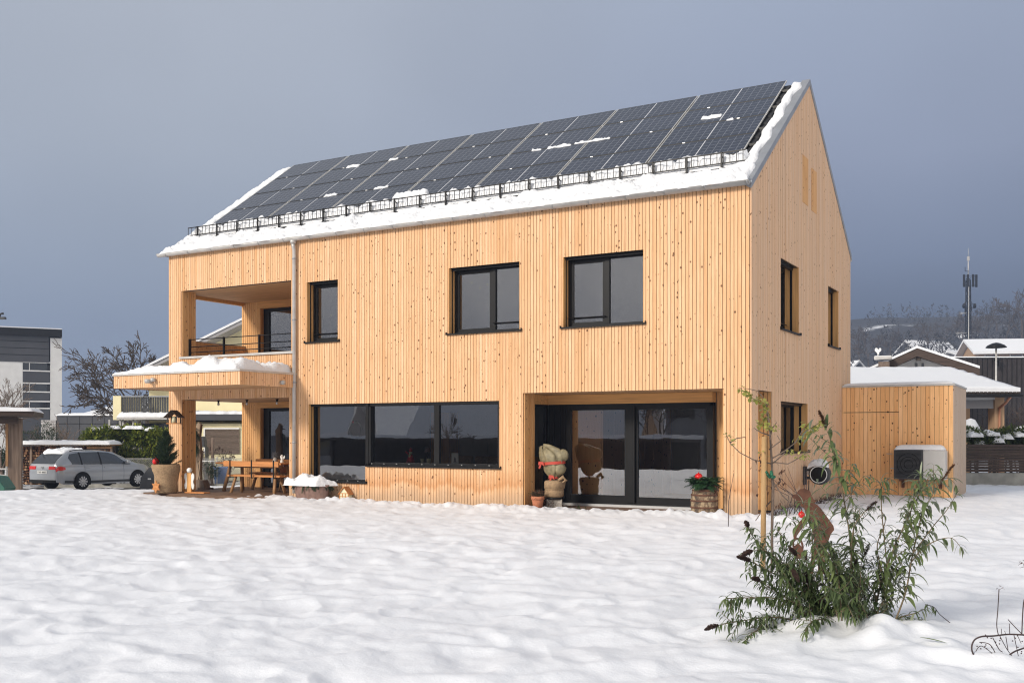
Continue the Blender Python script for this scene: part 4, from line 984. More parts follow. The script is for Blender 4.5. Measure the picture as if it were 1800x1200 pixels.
# bird feeder hanging at the pillar
p = Y_(306, 733, -.35); bf_ = empty('bird_feeder', p, R(20), 'brown gabled bird feeder house in front of the porch pillar', 'bird feeder')
q = MB()
for s_ in (-1, 1): q.add([(s_ * .20, -.17, -.02), (0, -.17, .16), (0, .17, .16), (s_ * .20, .17, -.02), (s_ * .20, -.17, .0), (0, -.17, .18), (0, .17, .18), (s_ * .20, .17, .0)], [(0, 1, 2, 3), (4, 5, 6, 7), (0, 1, 5, 4), (3, 2, 6, 7), (0, 3, 7, 4)])
q.build('roof', M['bark'], bf_)
q = MB(); q.box(-.15, .15, -.13, .13, -.17, -.15); q.build('tray', M['oak'], bf_)
for sx in (-.12, .12):
    for sy in (-.1, .1): q = MB(); q.box(sx - .012, sx + .012, sy - .012, sy + .012, -.15, .03); q.build('corner_post', M['bark'], bf_)
q = MB(); q.lathe([(.06, -.15), (.05, .02)], n=10); q.build('seed_holder', M['wax'], bf_)
q = MB(); q.tube([(0, .12, .12), (0, .30, .13)], .01, 6); q.build('arm', M['bark'], bf_)

# wrapped plant in the recess
wp = empty('wrapped_plant', (-4.27, .42, -.02), 0, 'plant bundled in olive fleece with red ribbons on a burlap covered pot', 'wrapped plant')
q = MB(); q.box(-.16, .16, -.13, .13, -.02, .17); s_ = q.build('stone_block', M['stone'], bevel=.012); s_.location = wp.location; s_.rotation_euler = (0, 0, R(25)); tag(s_, 'pale stone block carrying the wrapped plant', 'stone block')
q = MB(); q.lathe([(.19, .17), (.20, .20), (.19, .205)], n=20); q.build('saucer', M['black'], wp)
q = MB(); q.lathe([(.17, .205), (.20, .23), (.205, .34), (.19, .37), (.215, .39), (.225, .52), (.20, .55), (.10, .56)], n=36, wob=.03, seed=8); q.build('burlap_wrap', M['burlap'], wp)
q = MB(); q.lathe([(.198, .365), (.205, .375), (.198, .385)], n=30, wob=.02, seed=8); q.tube([(.14, -.1, .56), (.24, -.08, .63), (.30, -.05, .56), (.24, -.12, .52)], [.03, .045, .04, .01], 8); q.build('burlap_end', M['burlap'], wp)
q = MB()
# the fleece bag: an uneven lofted sack, two lobes at the top
sack = [(.0, .0, .055, .58), (-.01, 0, .13, .64), (.01, 0, .225, .73), (.01, 0, .26, .82), (-.01, 0, .245, .89), (-.03, 0, .285, .96), (-.05, 0, .31, 1.05), (-.12, 0, .25, 1.14), (-.22, 0, .13, 1.22), (-.27, 0, .01, 1.24)]
vs = []; n = 40; r = random.Random(2); ph = [r.uniform(0, 6.28) for _ in range(8)]
for (ox, oy, rr_, z) in sack:
    for k in range(n):
        t = 2 * math.pi * k / n; w_ = 1 + .09 * math.sin(5 * t + ph[0] + 3 * z) + .07 * math.sin(9 * t + ph[1] - 7 * z) + .06 * math.sin(13 * t + ph[2] + 15 * z) + .03 * math.sin(19 * t - 27 * z)
        x = ox + rr_ * .88 * w_ * math.cos(t); y = oy + rr_ * .62 * w_ * math.sin(t); zz = z + (.07 * math.cos(t) ** 2 * (1 if math.cos(t) > 0 else .35) if z > 1.04 else 0) - (.02 * math.sin(7 * t + ph[3]) if z > 1 else 0)
        vs.append((x, y, zz))
q.add(vs, [(i * n + k, i * n + (k + 1) % n, (i + 1) * n + (k + 1) % n, (i + 1) * n + k) for i in range(len(sack) - 1) for k in range(n)], sm=True)
q.ball((.20, 0, 1.08), .12, 14, (1, .8, 1.1), wob=.08, seed=3); q.ball((.13, -.04, .80), .14, 14, (1, .8, 1), wob=.08, seed=4)
q.build('fleece', M['fleece'], wp)
def ribbon(mb, rx, ry, z0, z1, ox=0, k=28, tilt=0):
    vs = []
    for i in range(k):
        t = 2 * math.pi * i / k
        for z in (z0, z1): vs.append((ox + rx * math.cos(t), ry * math.sin(t), z + tilt * math.cos(t)))
    mb.add(vs, [(2 * i, 2 * ((i + 1) % k), 2 * ((i + 1) % k) + 1, 2 * i + 1) for i in range(k)], sm=True)
q = MB(); ribbon(q, .25, .185, .885, .945, -.01, tilt=.02); ribbon(q, .09, .07, .59, .65)
for sx in (-.22, -.02): z = .90 if sx < -.1 else .62; y = -.16 if sx < -.1 else -.08; q.prism([(sx - .07, z - .03), (sx, z), (sx + .07, z - .05), (sx + .05, z + .04), (sx - .06, z + .05)], y - .02, y); q.prism([(sx - .03, z), (sx + .01, z), (sx - .03, z - .10), (sx - .07, z - .09)], y - .015, y)
q.build('ribbon', M['redrib'], wp)
fp_ = flowerpot((-4.45, .02, -.05), .135, .27, 'terracotta pot with a half dry plant at the recess corner', plant=('redl', 300), seed=4)
q = MB(); needles(q, (0, 0, .31), 200, .13, .06, .08, .004, seed=6); q.build('plant', M['everg'], fp_)
q = MB(); r = random.Random(12)
for k in range(60): leaf(q, (r.uniform(-.22, .22), r.uniform(-.06, .1), .02), (r.uniform(-1, 1), r.uniform(-1, 1), .25), .09, .02, .3, r.random(), seg=2)
s_ = q.build('fallen_sprig', M['everg']); s_.location = (-3.62, .10, -.03); tag(s_, 'dark green sprig lying on the terrace step', 'sprig')
q = MB()
for k in range(90): leaf(q, (r.uniform(-.14, .14), r.uniform(-.06, .06), r.uniform(.0, .15)), (r.uniform(-1, 1), r.uniform(-1, 1), r.uniform(0, 1)), .07, .02, .4, r.random(), seg=2)
s_ = q.build('dry_plant', M['redl']); s_.location = (-4.30, .18, -.02); tag(s_, 'dry brown plant heap beside the terracotta pot', 'plant')
# barrel
ba = empty('wine_barrel', (-.80, -.22, -.08), 0, 'old oak barrel with rusty hoops beside the terrace opening', 'barrel')
bp = [(.205, 0), (.235, .10), (.252, .27), (.242, .43), (.21, .56), (.195, .56), (.19, .53)]
q = MB(); q.lathe(bp, n=44, wob=.004)
m_, t_, b_ = mat('barrel_staves'); at_ = t_.nodes.new('ShaderNodeTexCoord').outputs['Object']
nz1 = noise(t_, 1, 3, mapping(t_, at_, (11, 11, 1.3))); nz2 = noise(t_, 1, 3, mapping(t_, at_, (9, 9, 7)), .7)
cc = wramp(t_, nz1, [(.30, (.05, .034, .024)), (.62, (.17, .11, .065))], 'LINEAR'); cc = wmix(t_, wramp(t_, nz2, [(.52, 0.0), (.56, .8)]), cc, (.34, .25, .15)); cc = wmix(t_, wramp(t_, nz2, [(.40, .7), (.44, 0.0)]), cc, (.03, .022, .018))
t_.links.new(cc, b_.inputs['Base Color']); b_.inputs['Roughness'].default_value = .8; bump(t_, b_, nz2, .5, .01); M['stave'] = m_
q.build('staves', m_, ba)
for z, r_ in ((.02, .214), (.12, .244), (.22, .256), (.345, .256), (.45, .243), (.535, .220)):
    q = MB(); q.lathe([(r_ - .002, z - .014), (r_ + .005, z - .012), (r_ + .003, z + .012), (r_ - .004, z + .014)], n=44); q.build('hoop', M['rust'], ba)
gr = empty('fir_arrangement', (-.80, -.22, .48), 0, 'fir greenery arrangement in a dark bowl on top of the barrel', 'arrangement')
q = MB(); q.lathe([(.15, 0), (.21, .07), (.20, .09), (.14, .08)], n=20); q.build('bowl', M['black'], gr)
q = MB(); r = random.Random(21)
for k in range(90): t = r.uniform(0, 6.283); fir_twig(q, (.08 * math.cos(t), .08 * math.sin(t), .09 + r.uniform(0, .05)), (math.cos(t), math.sin(t), r.uniform(-.25, 1.0)), r.uniform(.16, .30), 50 + k, droop=.7, dens=100, nl=.04)
q.build('greenery', M['firl'], gr)
q = MB(); q.ball((0, 0, 0), .075, 20); q.lathe([(.012, .07), (.012, .09)], n=8); s_ = q.build('bauble', M['red']); s_.location = (-.88, -.30, .70); tag(s_, 'shiny red bauble among the fir greenery on the barrel', 'bauble')
q = MB()
for k in range(14): leaf(q, (.24 + r.uniform(-.03, .03), -.05, .08 - k * .012), (r.uniform(-.3, .6), -.5, -.6), .10, .035, .6, r.random(), seg=3)
s_ = q.build('hanging_leaves', M['redl'], gr)

# hose reel on the gable
hr = empty('hose_reel', (0.03, 3.95, .62), 0, 'round black wall hose reel with a pale ring on the gable wall', 'hose reel')
q = MB(); q.box(0.0, .04, -.10, .10, -.22, .18); q.box(.04, .20, -.05, .05, .06, .12); q.box(.04, .20, -.05, .05, -.10, -.04); q.build('wall_bracket', M['grey_p'], hr, bevel=.006)
RX = .20
q = MB(); q.lathe([(.17, -.15), (.215, -.12), (.225, 0), (.215, .12), (.17, .15)], (RX + .14, 0, .01), 30, 'y'); q.build('drum', M['grey_p'], hr)
q = MB(); q.tube([(RX + .14 + .175 * math.cos(t), -.158, .01 + .175 * math.sin(t)) for t in [2 * math.pi * j / 32 for j in range(33)]], .010, 6, cap=False); q.build('ring', M['white'], hr)
q = MB(); q.lathe([(.165, -.156), (.15, -.16), (.001, -.16)], (RX + .14, 0, .01), 30, 'y'); q.build('cover', M['black'], hr)
q = MB(); q.tube([(.10, 0, -.12), (.10, -.02, -.35), (.08, 0, -.60)], .010, 6); q.build('hose', M['blackr'], hr)
q = MB(); q.box(.08, .13, -.062, -.05, .0, .08); q.build('latch', M['alu'], hr)
hs = snow_cap('snow_cap', .08, .52, -.13, .13, lambda x, y: .235 - .9 * (x - .34) ** 2 * 1.2 - .03, .13, None, res=.02, seed=25, lump=.25, edge=.12, rag=.3, sc=4); hs.parent = hr

# thin cane in the snow near the corner
p = G_(1280, 922, 0); q = MB(); q.tube([(0, 0, -.1), (.01, 0, .4), (.09, .02, .86)], [.007, .006, .003], 5); s_ = q.build('garden_cane', M['stemd']); s_.location = (p.x, p.y, 0); tag(s_, 'single thin cane stuck in the snow before the house corner', 'cane')
# dead stalks by the gable foot
r = random.Random(33)
p = Vector((.55, 1.6, 0)); q = MB()
for k in range(9):
    a = r.uniform(-.5, .5); q.tube([(r.uniform(-.2, .2), r.uniform(-.3, .3), -.05), (a * .4, r.uniform(-.2, .2), .35), (a * 1.1 - .3, r.uniform(-.2, .3), r.uniform(.5, .95))], [.008, .006, .002], 4)
s_ = q.build('bare_shrub', M['stemd']); s_.location = (.62, 1.0, -.02); tag(s_, 'few bare dark twigs in front of the gable foot', 'shrub')
q = MB()
for k in range(420): x = r.uniform(.06, .35); y = r.uniform(.4, 7.4); q.tube([(x, y, -.06), (x + r.uniform(-.08, .10), y + r.uniform(-.1, .1), r.uniform(.02, .10))], [.005, .002], 3, cap=False)
s_ = q.build('dry_grass', M['redl']); tag(s_, 'dry grass stubble along the foot of the gable', 'grass', kind='stuff')

# ------------------------------------------------------------------ young tree, stake
def branch_tree(mb, p, d, L, r_, lvl, rr, split=3, ang=.55, shrink=.72, up=.15, segs=4, minr=.002, ends=None, wig=.12, sides=5):
    pts = [p]; rs = [r_]; q_ = p.copy(); dd = d.normalized()
    for i in range(segs):
        dd = (dd + Vector((rr.gauss(0, wig), rr.gauss(0, wig), rr.gauss(0, wig * .6) + up * .25))).normalized(); q_ = q_ + dd * (L / segs); pts.append(q_.copy()); rs.append(max(minr, r_ * (1 - .45 * (i + 1) / segs)))
    mb.tube(pts, rs, sides if lvl > 1 else 3, cap=False)
    if lvl <= 0:
        if ends is not None: ends.append((q_.copy(), dd.copy()))
        return
    for k in range(split):
        i = segs if k == 0 else rr.randint(max(1, segs // 2), segs); b = pts[i]
        ax = dd.orthogonal().normalized(); ax.rotate(Matrix.Rotation(rr.uniform(0, 6.283), 3, dd)); nd = (dd + ax * math.tan(ang * rr.uniform(.6, 1.25))).normalized()
        branch_tree(mb, b, nd, L * shrink * rr.uniform(.75, 1.15), max(minr, rs[i] * (.85 if k == 0 else .65)), lvl - 1, rr, split, ang, shrink, up, max(2, segs - 1), minr, ends, wig, sides)
TD = 11.3
tb0 = D_(1341, 1000, TD); tz = gz(tb0.x, tb0.y)
st = empty('support_stake', (tb0.x, tb0.y, tz - .05), 0, 'thick round pine stake beside the young tree', 'stake')
q = MB(); top = D_(1343, 767, TD).z; q.tube([(0, 0, 0), (.015, 0, top - tz + .05)], [.030, .029], 14); q.build('pole', M['stake'], st)
ytp = D_(1357, 1000, TD + .05); yt = empty('young_tree', (ytp.x, ytp.y, tz - .05), 0, 'slender young tree with yellow green leaves tied to a stake', 'tree'); O = Vector(yt.location)
def PL(px, py, dd=0): return D_(px, py, TD + .05 + dd) - O
q = MB(); q.tube([PL(1357, 1003), PL(1357, 930), PL(1359, 860), PL(1356, 800), PL(1352, 740), PL(1346, 705), PL(1332, 687), PL(1315, 683), PL(1298, 682)], [.017, .016, .015, .013, .009, .006, .005, .004, .002], 8); q.build('trunk', M['bark2'], yt)
q = MB(); lv = MB(); r = random.Random(44)
BR = [[(1356, 815), (1345, 812), (1325, 808), (1300, 795), (1283, 778), (1276, 762)], [(1283, 778), (1295, 770), (1310, 768)], [(1356, 806), (1380, 792), (1398, 778), (1412, 762), (1425, 752), (1448, 738)], [(1398, 778), (1410, 758), (1418, 748)],
      [(1357, 812), (1385, 815), (1402, 806), (1425, 790)], [(1357, 815), (1375, 800), (1380, 795)], [(1353, 770), (1358, 752), (1365, 742)], [(1353, 765), (1338, 760), (1325, 752)], [(1352, 790), (1372, 775), (1366, 765)], [(1358, 845), (1375, 870), (1395, 890), (1405, 905)],
      [(1352, 745), (1348, 728), (1342, 715)], [(1355, 880), (1338, 900), (1328, 915)], [(1357, 860), (1372, 845), (1373, 835)]]
for b in BR:
    dz_ = r.uniform(-.12, .12); pts = [PL(x, y, dz_ * i / len(b)) for i, (x, y) in enumerate(b)]; q.tube(pts, [.007 * (1 - .75 * i / len(pts)) + .001 for i in range(len(pts))], 5)
q.build('branch', M['bark2'], yt)
LF = [((1298, 682), (1342, 705), 26, .045), ((1342, 705), (1350, 745), 20, .045), ((1330, 740), (1368, 755), 26, .04), ((1400, 775), (1450, 738), 40, .04), ((1274, 760), (1290, 780), 9, .035), ((1380, 790), (1420, 800), 16, .03), ((1410, 745), (1425, 755), 14, .045), ((1414, 797), (1420, 800), 3, .04), ((1336, 790), (1348, 806), 5, .03)]
for (a, b, n_, s_) in LF:
    s_ = s_ * 1.25
    for k in range(int(n_ * 1.8)):
        t = r.random(); s_ = s_; p = PL(a[0] + (b[0] - a[0]) * t + r.gauss(0, 3), a[1] + (b[1] - a[1]) * t + r.gauss(0, 3.5), r.uniform(-.1, .1))
        leaf(lv, p, (r.gauss(0, 1), r.gauss(0, 1), r.uniform(-.9, .3)), s_ * r.uniform(.8, 1.3), s_ * .85, .4, r.random() * (.35 if a[0] < 1300 and k % 2 else 1), seg=3)
lv.build('leaves', M['yell'], yt)
lv = MB()
for (x, y, n_) in ((1372, 840, 10), (1338, 815, 9), (1336, 803, 5), (1373, 882, 6), (1336, 870, 4), (1352, 856, 5), (1374, 828, 6)):
    for k in range(n_): leaf(lv, PL(x + r.gauss(0, 4), y + r.gauss(0, 5), r.uniform(-.05, .05)), (r.gauss(0, 1), r.gauss(0, 1), -.8), .045, .022, .5, r.random(), seg=3)
lv.build('withered_leaves', M['redl'], yt)
q = MB(); c = D_(1349, 832, TD)
for k in range(16): t = k * .8; q.tube([c + Vector((-.06 + .13 * k / 15, .035 * math.sin(t), .035 * math.cos(t * 1.3) - .01)), c + Vector((-.06 + .13 * (k + 1) / 15, .035 * math.sin(t + .8), .035 * math.cos((t + .8) * 1.3) - .01))], .016, 6)
s_ = q.build('tree_tie', M['greentie']); tag(s_, 'dark green tie band knotted round stake and young tree', 'tree tie')

# ------------------------------------------------------------------ rusted steel silhouette
fo_ = D_(1440, 1000, 10.9); zf = gz(fo_.x, fo_.y)
K = 10.9 / F
def SP(cx_, cy_): return ((1370 + cx_ * .1416 - 1440) * K, (HY - (840 + cy_ * .1416)) * K + CAM.z - zf)
ol = [(160, 215), (185, 200), (215, 195), (225, 165), (260, 135), (310, 127), (360, 145), (385, 170), (400, 220), (425, 262), (455, 285), (430, 315), (470, 330), (520, 380), (570, 450), (620, 520), (670, 590), (680, 640), (640, 690), (615, 760), (590, 830), (575, 900), (570, 1000), (560, 1130), (600, 1165), (600, 1190), (480, 1190), (480, 1010), (440, 1010), (420, 1190), (330, 1190), (330, 1165), (370, 1140), (395, 1000), (400, 900), (430, 800), (425, 700), (400, 620), (350, 535), (310, 590), (260, 650), (215, 715), (210, 760), (185, 790), (175, 740), (185, 690), (205, 620), (245, 545), (290, 500), (330, 470), (320, 420), (310, 370), (270, 350), (235, 320), (210, 265), (165, 245)]
fg_ = empty('steel_silhouette', (fo_.x, fo_.y, zf), R(YAW), 'rusted steel silhouette of a hatted figure with basket behind the shrub', 'garden figure')
q = MB(); q.prism([SP(*c) for c in ol], -.004, .004); q.build('plate', M['rust'], fg_)
q = MB(); pts = [SP(*c) for c in ((175, 850), (168, 800), (185, 765), (225, 750), (265, 770), (285, 820), (290, 870))]; q.tube([(x, 0, z) for x, z in pts], .012, 6)
q.prism([SP(*c) for c in ((165, 860), (235, 800), (300, 880), (290, 1000), (200, 1000))], -.004, .004); q.build('basket', M['rust'], fg_)
p = D_(1409, 904, 10.85); q = MB(); q.ball((0, 0, 0), .036, 14); q.lathe([(.008, .03), (.008, .05)], n=8); s_ = q.build('bauble', M['red']); s_.location = p; tag(s_, 'small red bauble hanging before the rusty silhouette', 'bauble')

# ------------------------------------------------------------------ butterfly bush
BB = Vector((bz.x, bz.y, gz(bz.x, bz.y) - .04)); bush = empty('butterfly_bush', BB, 0, 'large leafy bush with arching grey green leaves growing from the snow', 'bush')
stem = MB(); lvs = MB(); spk = MB(); spr = MB(); SPK = []; r = random.Random(101)
BD = 8.05
def smooth(pts, n=14):
    out = []
    for i in range(len(pts) - 1):
        p0 = pts[max(0, i - 1)]; p1 = pts[i]; p2 = pts[i + 1]; p3 = pts[min(len(pts) - 1, i + 2)]
        for k in range(n):
            t = k / n; out.append(.5 * ((2 * p1) + (p2 - p0) * t + (2 * p0 - 5 * p1 + 4 * p2 - p3) * t * t + (3 * p1 - p0 - 3 * p2 + p3) * t ** 3))
    out.append(pts[-1]); return out
def spike(mb, p, d, L, r_, rr):
    d = Vector(d).normalized(); n = int(L * 420)
    for i in range(n):
        t = i / n; c = p + d * L * t + Vector((0, 0, -.12 * L * t * t)); R_ = r_ * (math.sin(math.pi * (.12 + .86 * t)) ** .6)
        for _ in range(4):
            v = Vector((rr.gauss(0, 1), rr.gauss(0, 1), rr.gauss(0, 1))); v = (v - d * v.dot(d)).normalized(); e = c + v * R_ * rr.uniform(.6, 1.1) + d * rr.uniform(0, .008); s_ = v.cross(d) * .004
            mb.add([c - s_, c + s_, e + s_, e - s_], [(0, 1, 2, 3)])
    mb.tube([p, p + d * L * .9], [.003, .0015], 4)
def shoot(path, r0, dens, leafL, aoff, spike_=None, d0=0, d1=0, side=True, start=.12, lvl=0, dark=0.0):
    pts = [D_(x, y, BD + d0 + (d1 - d0) * i / (len(path) - 1)) - BB for i, (x, y) in enumerate(path)]; pts = smooth(pts)
    n = len(pts); stem.tube(pts, [r0 * (1 - .8 * i / n) + .0012 for i in range(n)], 6)
    total = sum((pts[i + 1] - pts[i]).length for i in range(n - 1)); step = total / max(4, int(total * dens * 1.15)); acc = 0; az_ = r.uniform(0, 3.14); nd = step * .3
    for i in range(n - 1):
        seg = pts[i + 1] - pts[i]; acc += seg.length; t = i / n
        if acc > nd and t > start:
            nd += step * r.uniform(.8, 1.2); az_ += math.pi / 2 + r.gauss(0, .3); dd = seg.normalized(); o_ = dd.orthogonal().normalized()
            for s_ in (0, math.pi):
                v = o_.copy(); v.rotate(Matrix.Rotation(az_ + s_, 3, dd)); nleaf = 1 if r.random() < .4 else r.choice((2, 3))
                for q_ in range(nleaf):
                    ld = (v + dd * r.uniform(.2, 1.0) + Vector((r.gauss(0, .35), r.gauss(0, .35), r.uniform(-.1, .45)))).normalized(); L = leafL * r.uniform(.5, 1.15) * (1 if q_ == 0 else .6)
                    if t > .86: L *= .8
                    leaf(lvs, pts[i], ld, L * 1.22, L * r.uniform(.22, .34), r.uniform(.75, 1.6), min(1, max(0, r.betavariate(1.2, 2.6) + aoff + (.12 if q_ else 0))), seg=5, fold=.3)
            if side and lvl == 0 and r.random() < .45 and .15 < t < .85:
                v = o_.copy(); v.rotate(Matrix.Rotation(r.uniform(0, 6.28), 3, dd)); sd_ = (v + dd * .7 + Vector((0, 0, .2))).normalized(); Ls = leafL * r.uniform(.9, 1.9); sp_ = [pts[i]]
                for k in range(5): sd_ = (sd_ + Vector((0, 0, .06))).normalized(); sp_.append(sp_[-1] + sd_ * Ls / 5)
                stem.tube(sp_, [.0028, .0026, .0022, .002, .0016, .001], 4)
                for k in range(1, 6):
                    for s2 in (-1, 1):
                        v2 = sd_.orthogonal().normalized(); v2.rotate(Matrix.Rotation(k * 1.57 + r.gauss(0, .4), 3, sd_)); L = leafL * r.uniform(.35, .7)
                        leaf(lvs, sp_[k], (v2 * s2 + sd_ * .7).normalized(), L * 1.2, L * .27, r.uniform(.7, 1.4), min(1, r.betavariate(1.3, 3) + aoff), seg=4, fold=.3)
    e = pts[-1]; dd = (pts[-1] - pts[-4]).normalized()
    for k in range(7 if spike_ is None else 3):
        v = Vector((r.gauss(0, 1), r.gauss(0, 1), r.gauss(0, .6))); leaf(lvs, e, (dd * 1.1 + v * .8).normalized(), leafL * r.uniform(.5, .85), leafL * .12, r.uniform(.6, 1.3), min(1, .45 + r.random() * .3), seg=5)
    if spike_:
        L_, mb_ = spike_; sq = MB(); spike(sq, e, dd, L_ * 1.35, .021, r); SPK.append((sq, 'seedr' if mb_ is spr else 'seed'))
# tall middle stem, right-hand clumps, low dark left mass
shoot([(1490, 1095), (1498, 1010), (1492, 930), (1478, 850), (1465, 790), (1452, 752)], .007, 20, .165, .20, (.13, spr), .1, -.05)
shoot([(1505, 1100), (1503, 1020), (1500, 950), (1503, 900), (1508, 893)], .006, 16, .14, .15, None, .25, .2)
shoot([(1535, 1090), (1550, 1020), (1575, 955), (1600, 900), (1612, 860), (1618, 835)], .007, 21, .155, .24, None, 0, .1)
shoot([(1572, 1095), (1592, 1040), (1602, 985), (1612, 940), (1622, 900), (1640, 868), (1655, 845)], .006, 18, .145, .22, (.13, spr), -.1, -.2)
shoot([(1600, 990), (1620, 965), (1645, 950), (1672, 945), (1688, 960)], .004, 16, .12, .06, None, -.15, -.25, False)
shoot([(1603, 975), (1640, 925), (1665, 895), (1680, 870)], .004, 15, .11, .1, None, -.15, -.1, False)
shoot([(1552, 1010), (1542, 960), (1556, 915), (1545, 893), (1536, 890)], .004, 12, .10, .1, None, .1, .25, False)
shoot([(1545, 850), (1552, 845), (1565, 842)], .003, 14, .10, .15, None, .1, .1, False, 0)
shoot([(1560, 1000), (1550, 900), (1548, 852), (1532, 838)], .004, 8, .11, .15, None, .15, .1, False, .45)
shoot([(1610, 880), (1630, 850), (1665, 840), (1680, 852)], .003, 15, .10, .15, None, 0, -.1, False, 0)
shoot([(1480, 1090), (1470, 1000), (1440, 950), (1420, 910), (1412, 885)], .006, 17, .155, .28, None, -.3, -.35)
shoot([(1475, 1090), (1450, 1010), (1428, 955), (1430, 925)], .005, 15, .135, .22, None, -.2, -.1)
shoot([(1495, 1000), (1500, 930), (1515, 905), (1522, 897)], .004, 12, .09, .0, (.09, spk), -.1, -.1, True)
for (path, sp_, d1) in (([(1480, 1095), (1420, 1040), (1360, 985), (1325, 945), (1315, 925)], (.07, spk), -.4), ([(1480, 1095), (1410, 1020), (1350, 970), (1322, 968)], (.12, spk), -.5), ([(1475, 1095), (1400, 1030), (1345, 1000), (1318, 985)], (.15, spk), -.45),
                      ([(1470, 1100), (1400, 1060), (1350, 1030), (1335, 1020)], (.13, spk), -.35), ([(1470, 1095), (1405, 1015), (1385, 990), (1392, 1000)], (.14, spk), -.5), ([(1470, 1100), (1380, 1055), (1310, 1050), (1275, 1052)], None, -.5),
                      ([(1465, 1105), (1370, 1085), (1320, 1088), (1262, 1098)], (.10, spk), -.6), ([(1465, 1105), (1380, 1100), (1330, 1108), (1310, 1125)], None, -.6), ([(1480, 1100), (1420, 1010), (1380, 950), (1365, 930)], None, -.1),
                      ([(1480, 1100), (1435, 1050), (1420, 1005), (1400, 975)], (.10, spk), -.4), ([(1490, 1100), (1455, 1040), (1440, 1000), (1445, 965)], None, -.4), ([(1490, 1095), (1470, 1030), (1475, 985), (1460, 960)], None, -.3),
                      ([(1500, 1100), (1480, 1060), (1470, 1040), (1452, 1030)], None, -.6), ([(1500, 1105), (1505, 1070), (1490, 1060), (1500, 1085)], None, -.6), ([(1520, 1100), (1520, 1050), (1510, 1010), (1520, 975)], (.08, spk), .1),
                      ([(1520, 1105), (1540, 1060), (1530, 1030), (1500, 1000)], None, -.1), ([(1540, 1105), (1580, 1085), (1605, 1078), (1625, 1070)], None, -.1), ([(1500, 1100), (1460, 1090), (1430, 1090), (1415, 1110)], None, -.7),
                      ([(1530, 1100), (1500, 1040), (1470, 1000), (1450, 940), (1430, 905)], None, -.1), ([(1540, 1100), (1560, 1060), (1545, 1010), (1570, 990)], None, 0)):
    shoot(path, .006, 20, .105, -.10, sp_, 0, d1)
for k in range(16):                                                    # the dense heart near the snow
    x0 = r.uniform(1405, 1560); x1 = x0 + r.uniform(-70, 50); h = r.uniform(30, 130)
    shoot([(x0, 1105), ((x0 + x1) / 2, 1100 - h * .5), (x1, 1100 - h)], .004, 24, .085, -.12, (.09, spk) if k % 3 == 0 else None, r.uniform(-.4, .3), r.uniform(-.5, .4))
stem.build('stem', M['stem'], bush); lvs.build('foliage', M['budl'], bush); [a.build('flower_spike', M[b], bush) for a, b in SPK]
# a low snowy twig beside the bush, and a fallen leaf
p = G_(1648, 1090, .02); q = MB(); lw = MB(); 
pts = smooth([Vector((.12, 0, -.03)), Vector((.02, 0, .05)), Vector((-.03, 0, .11)), Vector((-.10, 0, .13))], 5); q.tube(pts, .003, 4)
s_ = empty('bent_twig', (p.x, p.y, gz(p.x, p.y)), R(YAW), 'small bent twig with a few leaves right of the bush', 'twig'); q.build('stalk', M['stemd'], s_)
for k in range(9): leaf(lw, pts[r.randint(4, len(pts) - 1)], (r.gauss(0, 1), r.gauss(0, 1), -.2), .07, .014, .9, .5 * r.random(), seg=3)
lw.build('foliage', M['budl'], s_)
p = G_(1636, 1138, .02); q = MB(); leaf(q, (0, 0, 0), (1, -.25, -.02), .19, .03, .06, .85, seg=6); s_ = q.build('fallen_leaf', M['budl']); s_.location = (p.x - .08, p.y + .06, gz(p.x, p.y) + .045); tag(s_, 'single long green leaf lying on the snow', 'leaf')
# bare arching shrub at the lower right corner
p = G_(1745, 1165, .0); RB = Vector((p.x, p.y, gz(p.x, p.y) - .03)); rbm = empty('bare_bramble', RB, 0, 'bare arching dark bramble stems half buried in snow at lower right', 'shrub')
q = MB(); RD = (RB - CAM).dot(FW)
def PB(x, y, d=0): return D_(x, y, RD + d) - RB
for path, r0 in (([(1715, 1158), (1708, 1140), (1712, 1125), (1725, 1118), (1745, 1117), (1775, 1114), (1810, 1116)], .0055), ([(1768, 1158), (1780, 1146), (1800, 1138), (1820, 1130)], .0055), ([(1745, 1120), (1756, 1140), (1762, 1145)], .003), ([(1722, 1128), (1740, 1132), (1752, 1152)], .003),
                 ([(1755, 1116), (1752, 1098), (1754, 1070), (1756, 1035)], .0032), ([(1757, 1116), (1770, 1140), (1784, 1158)], .0025), ([(1761, 1116), (1760, 1104)], .002), ([(1768, 1115), (1766, 1108)], .002), ([(1775, 1114), (1774, 1095)], .0025), ([(1798, 1115), (1785, 1102), (1772, 1088)], .003),
                 ([(1782, 1114), (1790, 1152)], .0025), ([(1788, 1115), (1795, 1130)], .002), ([(1768, 1118), (1772, 1142)], .0025), ([(1796, 1114), (1799, 1060), (1806, 1040)], .004), ([(1765, 1160), (1772, 1172), (1778, 1180)], .003), ([(1712, 1150), (1722, 1135), (1735, 1140), (1750, 1153)], .0025)):
    q.tube(smooth([PB(x, y, r.uniform(-.05, .05)) for x, y in path], 5) if len(path) > 2 else [PB(*c) for c in path], r0, 5)
for k in range(26): x = r.uniform(1715, 1800); c = PB(x, 1116 + r.uniform(-4, 40)); q.ball(tuple(c), .005, 6)
q.build('stem', M['stemd'], rbm)
lw = MB()
for (x, y) in ((1756, 1030), (1758, 1034), (1765, 1168), (1775, 1182), (1760, 1165)):
    for k in range(3): leaf(lw, PB(x + r.gauss(0, 2), y + r.gauss(0, 2)), (r.gauss(0, 1), r.gauss(0, 1), r.gauss(0, .5)), .022, .014, .3, r.random(), seg=2)
lw.build('withered_leaves', M['redl'], rbm)
q = MB(); q.lathe([(.06, -.02), (.075, .0), (.06, .03), (.02, .035)], n=12, wob=.15); hb = q.build('dark_hollow', M['soil'], rbm); hb.location = PB(1740, 1158, .02)
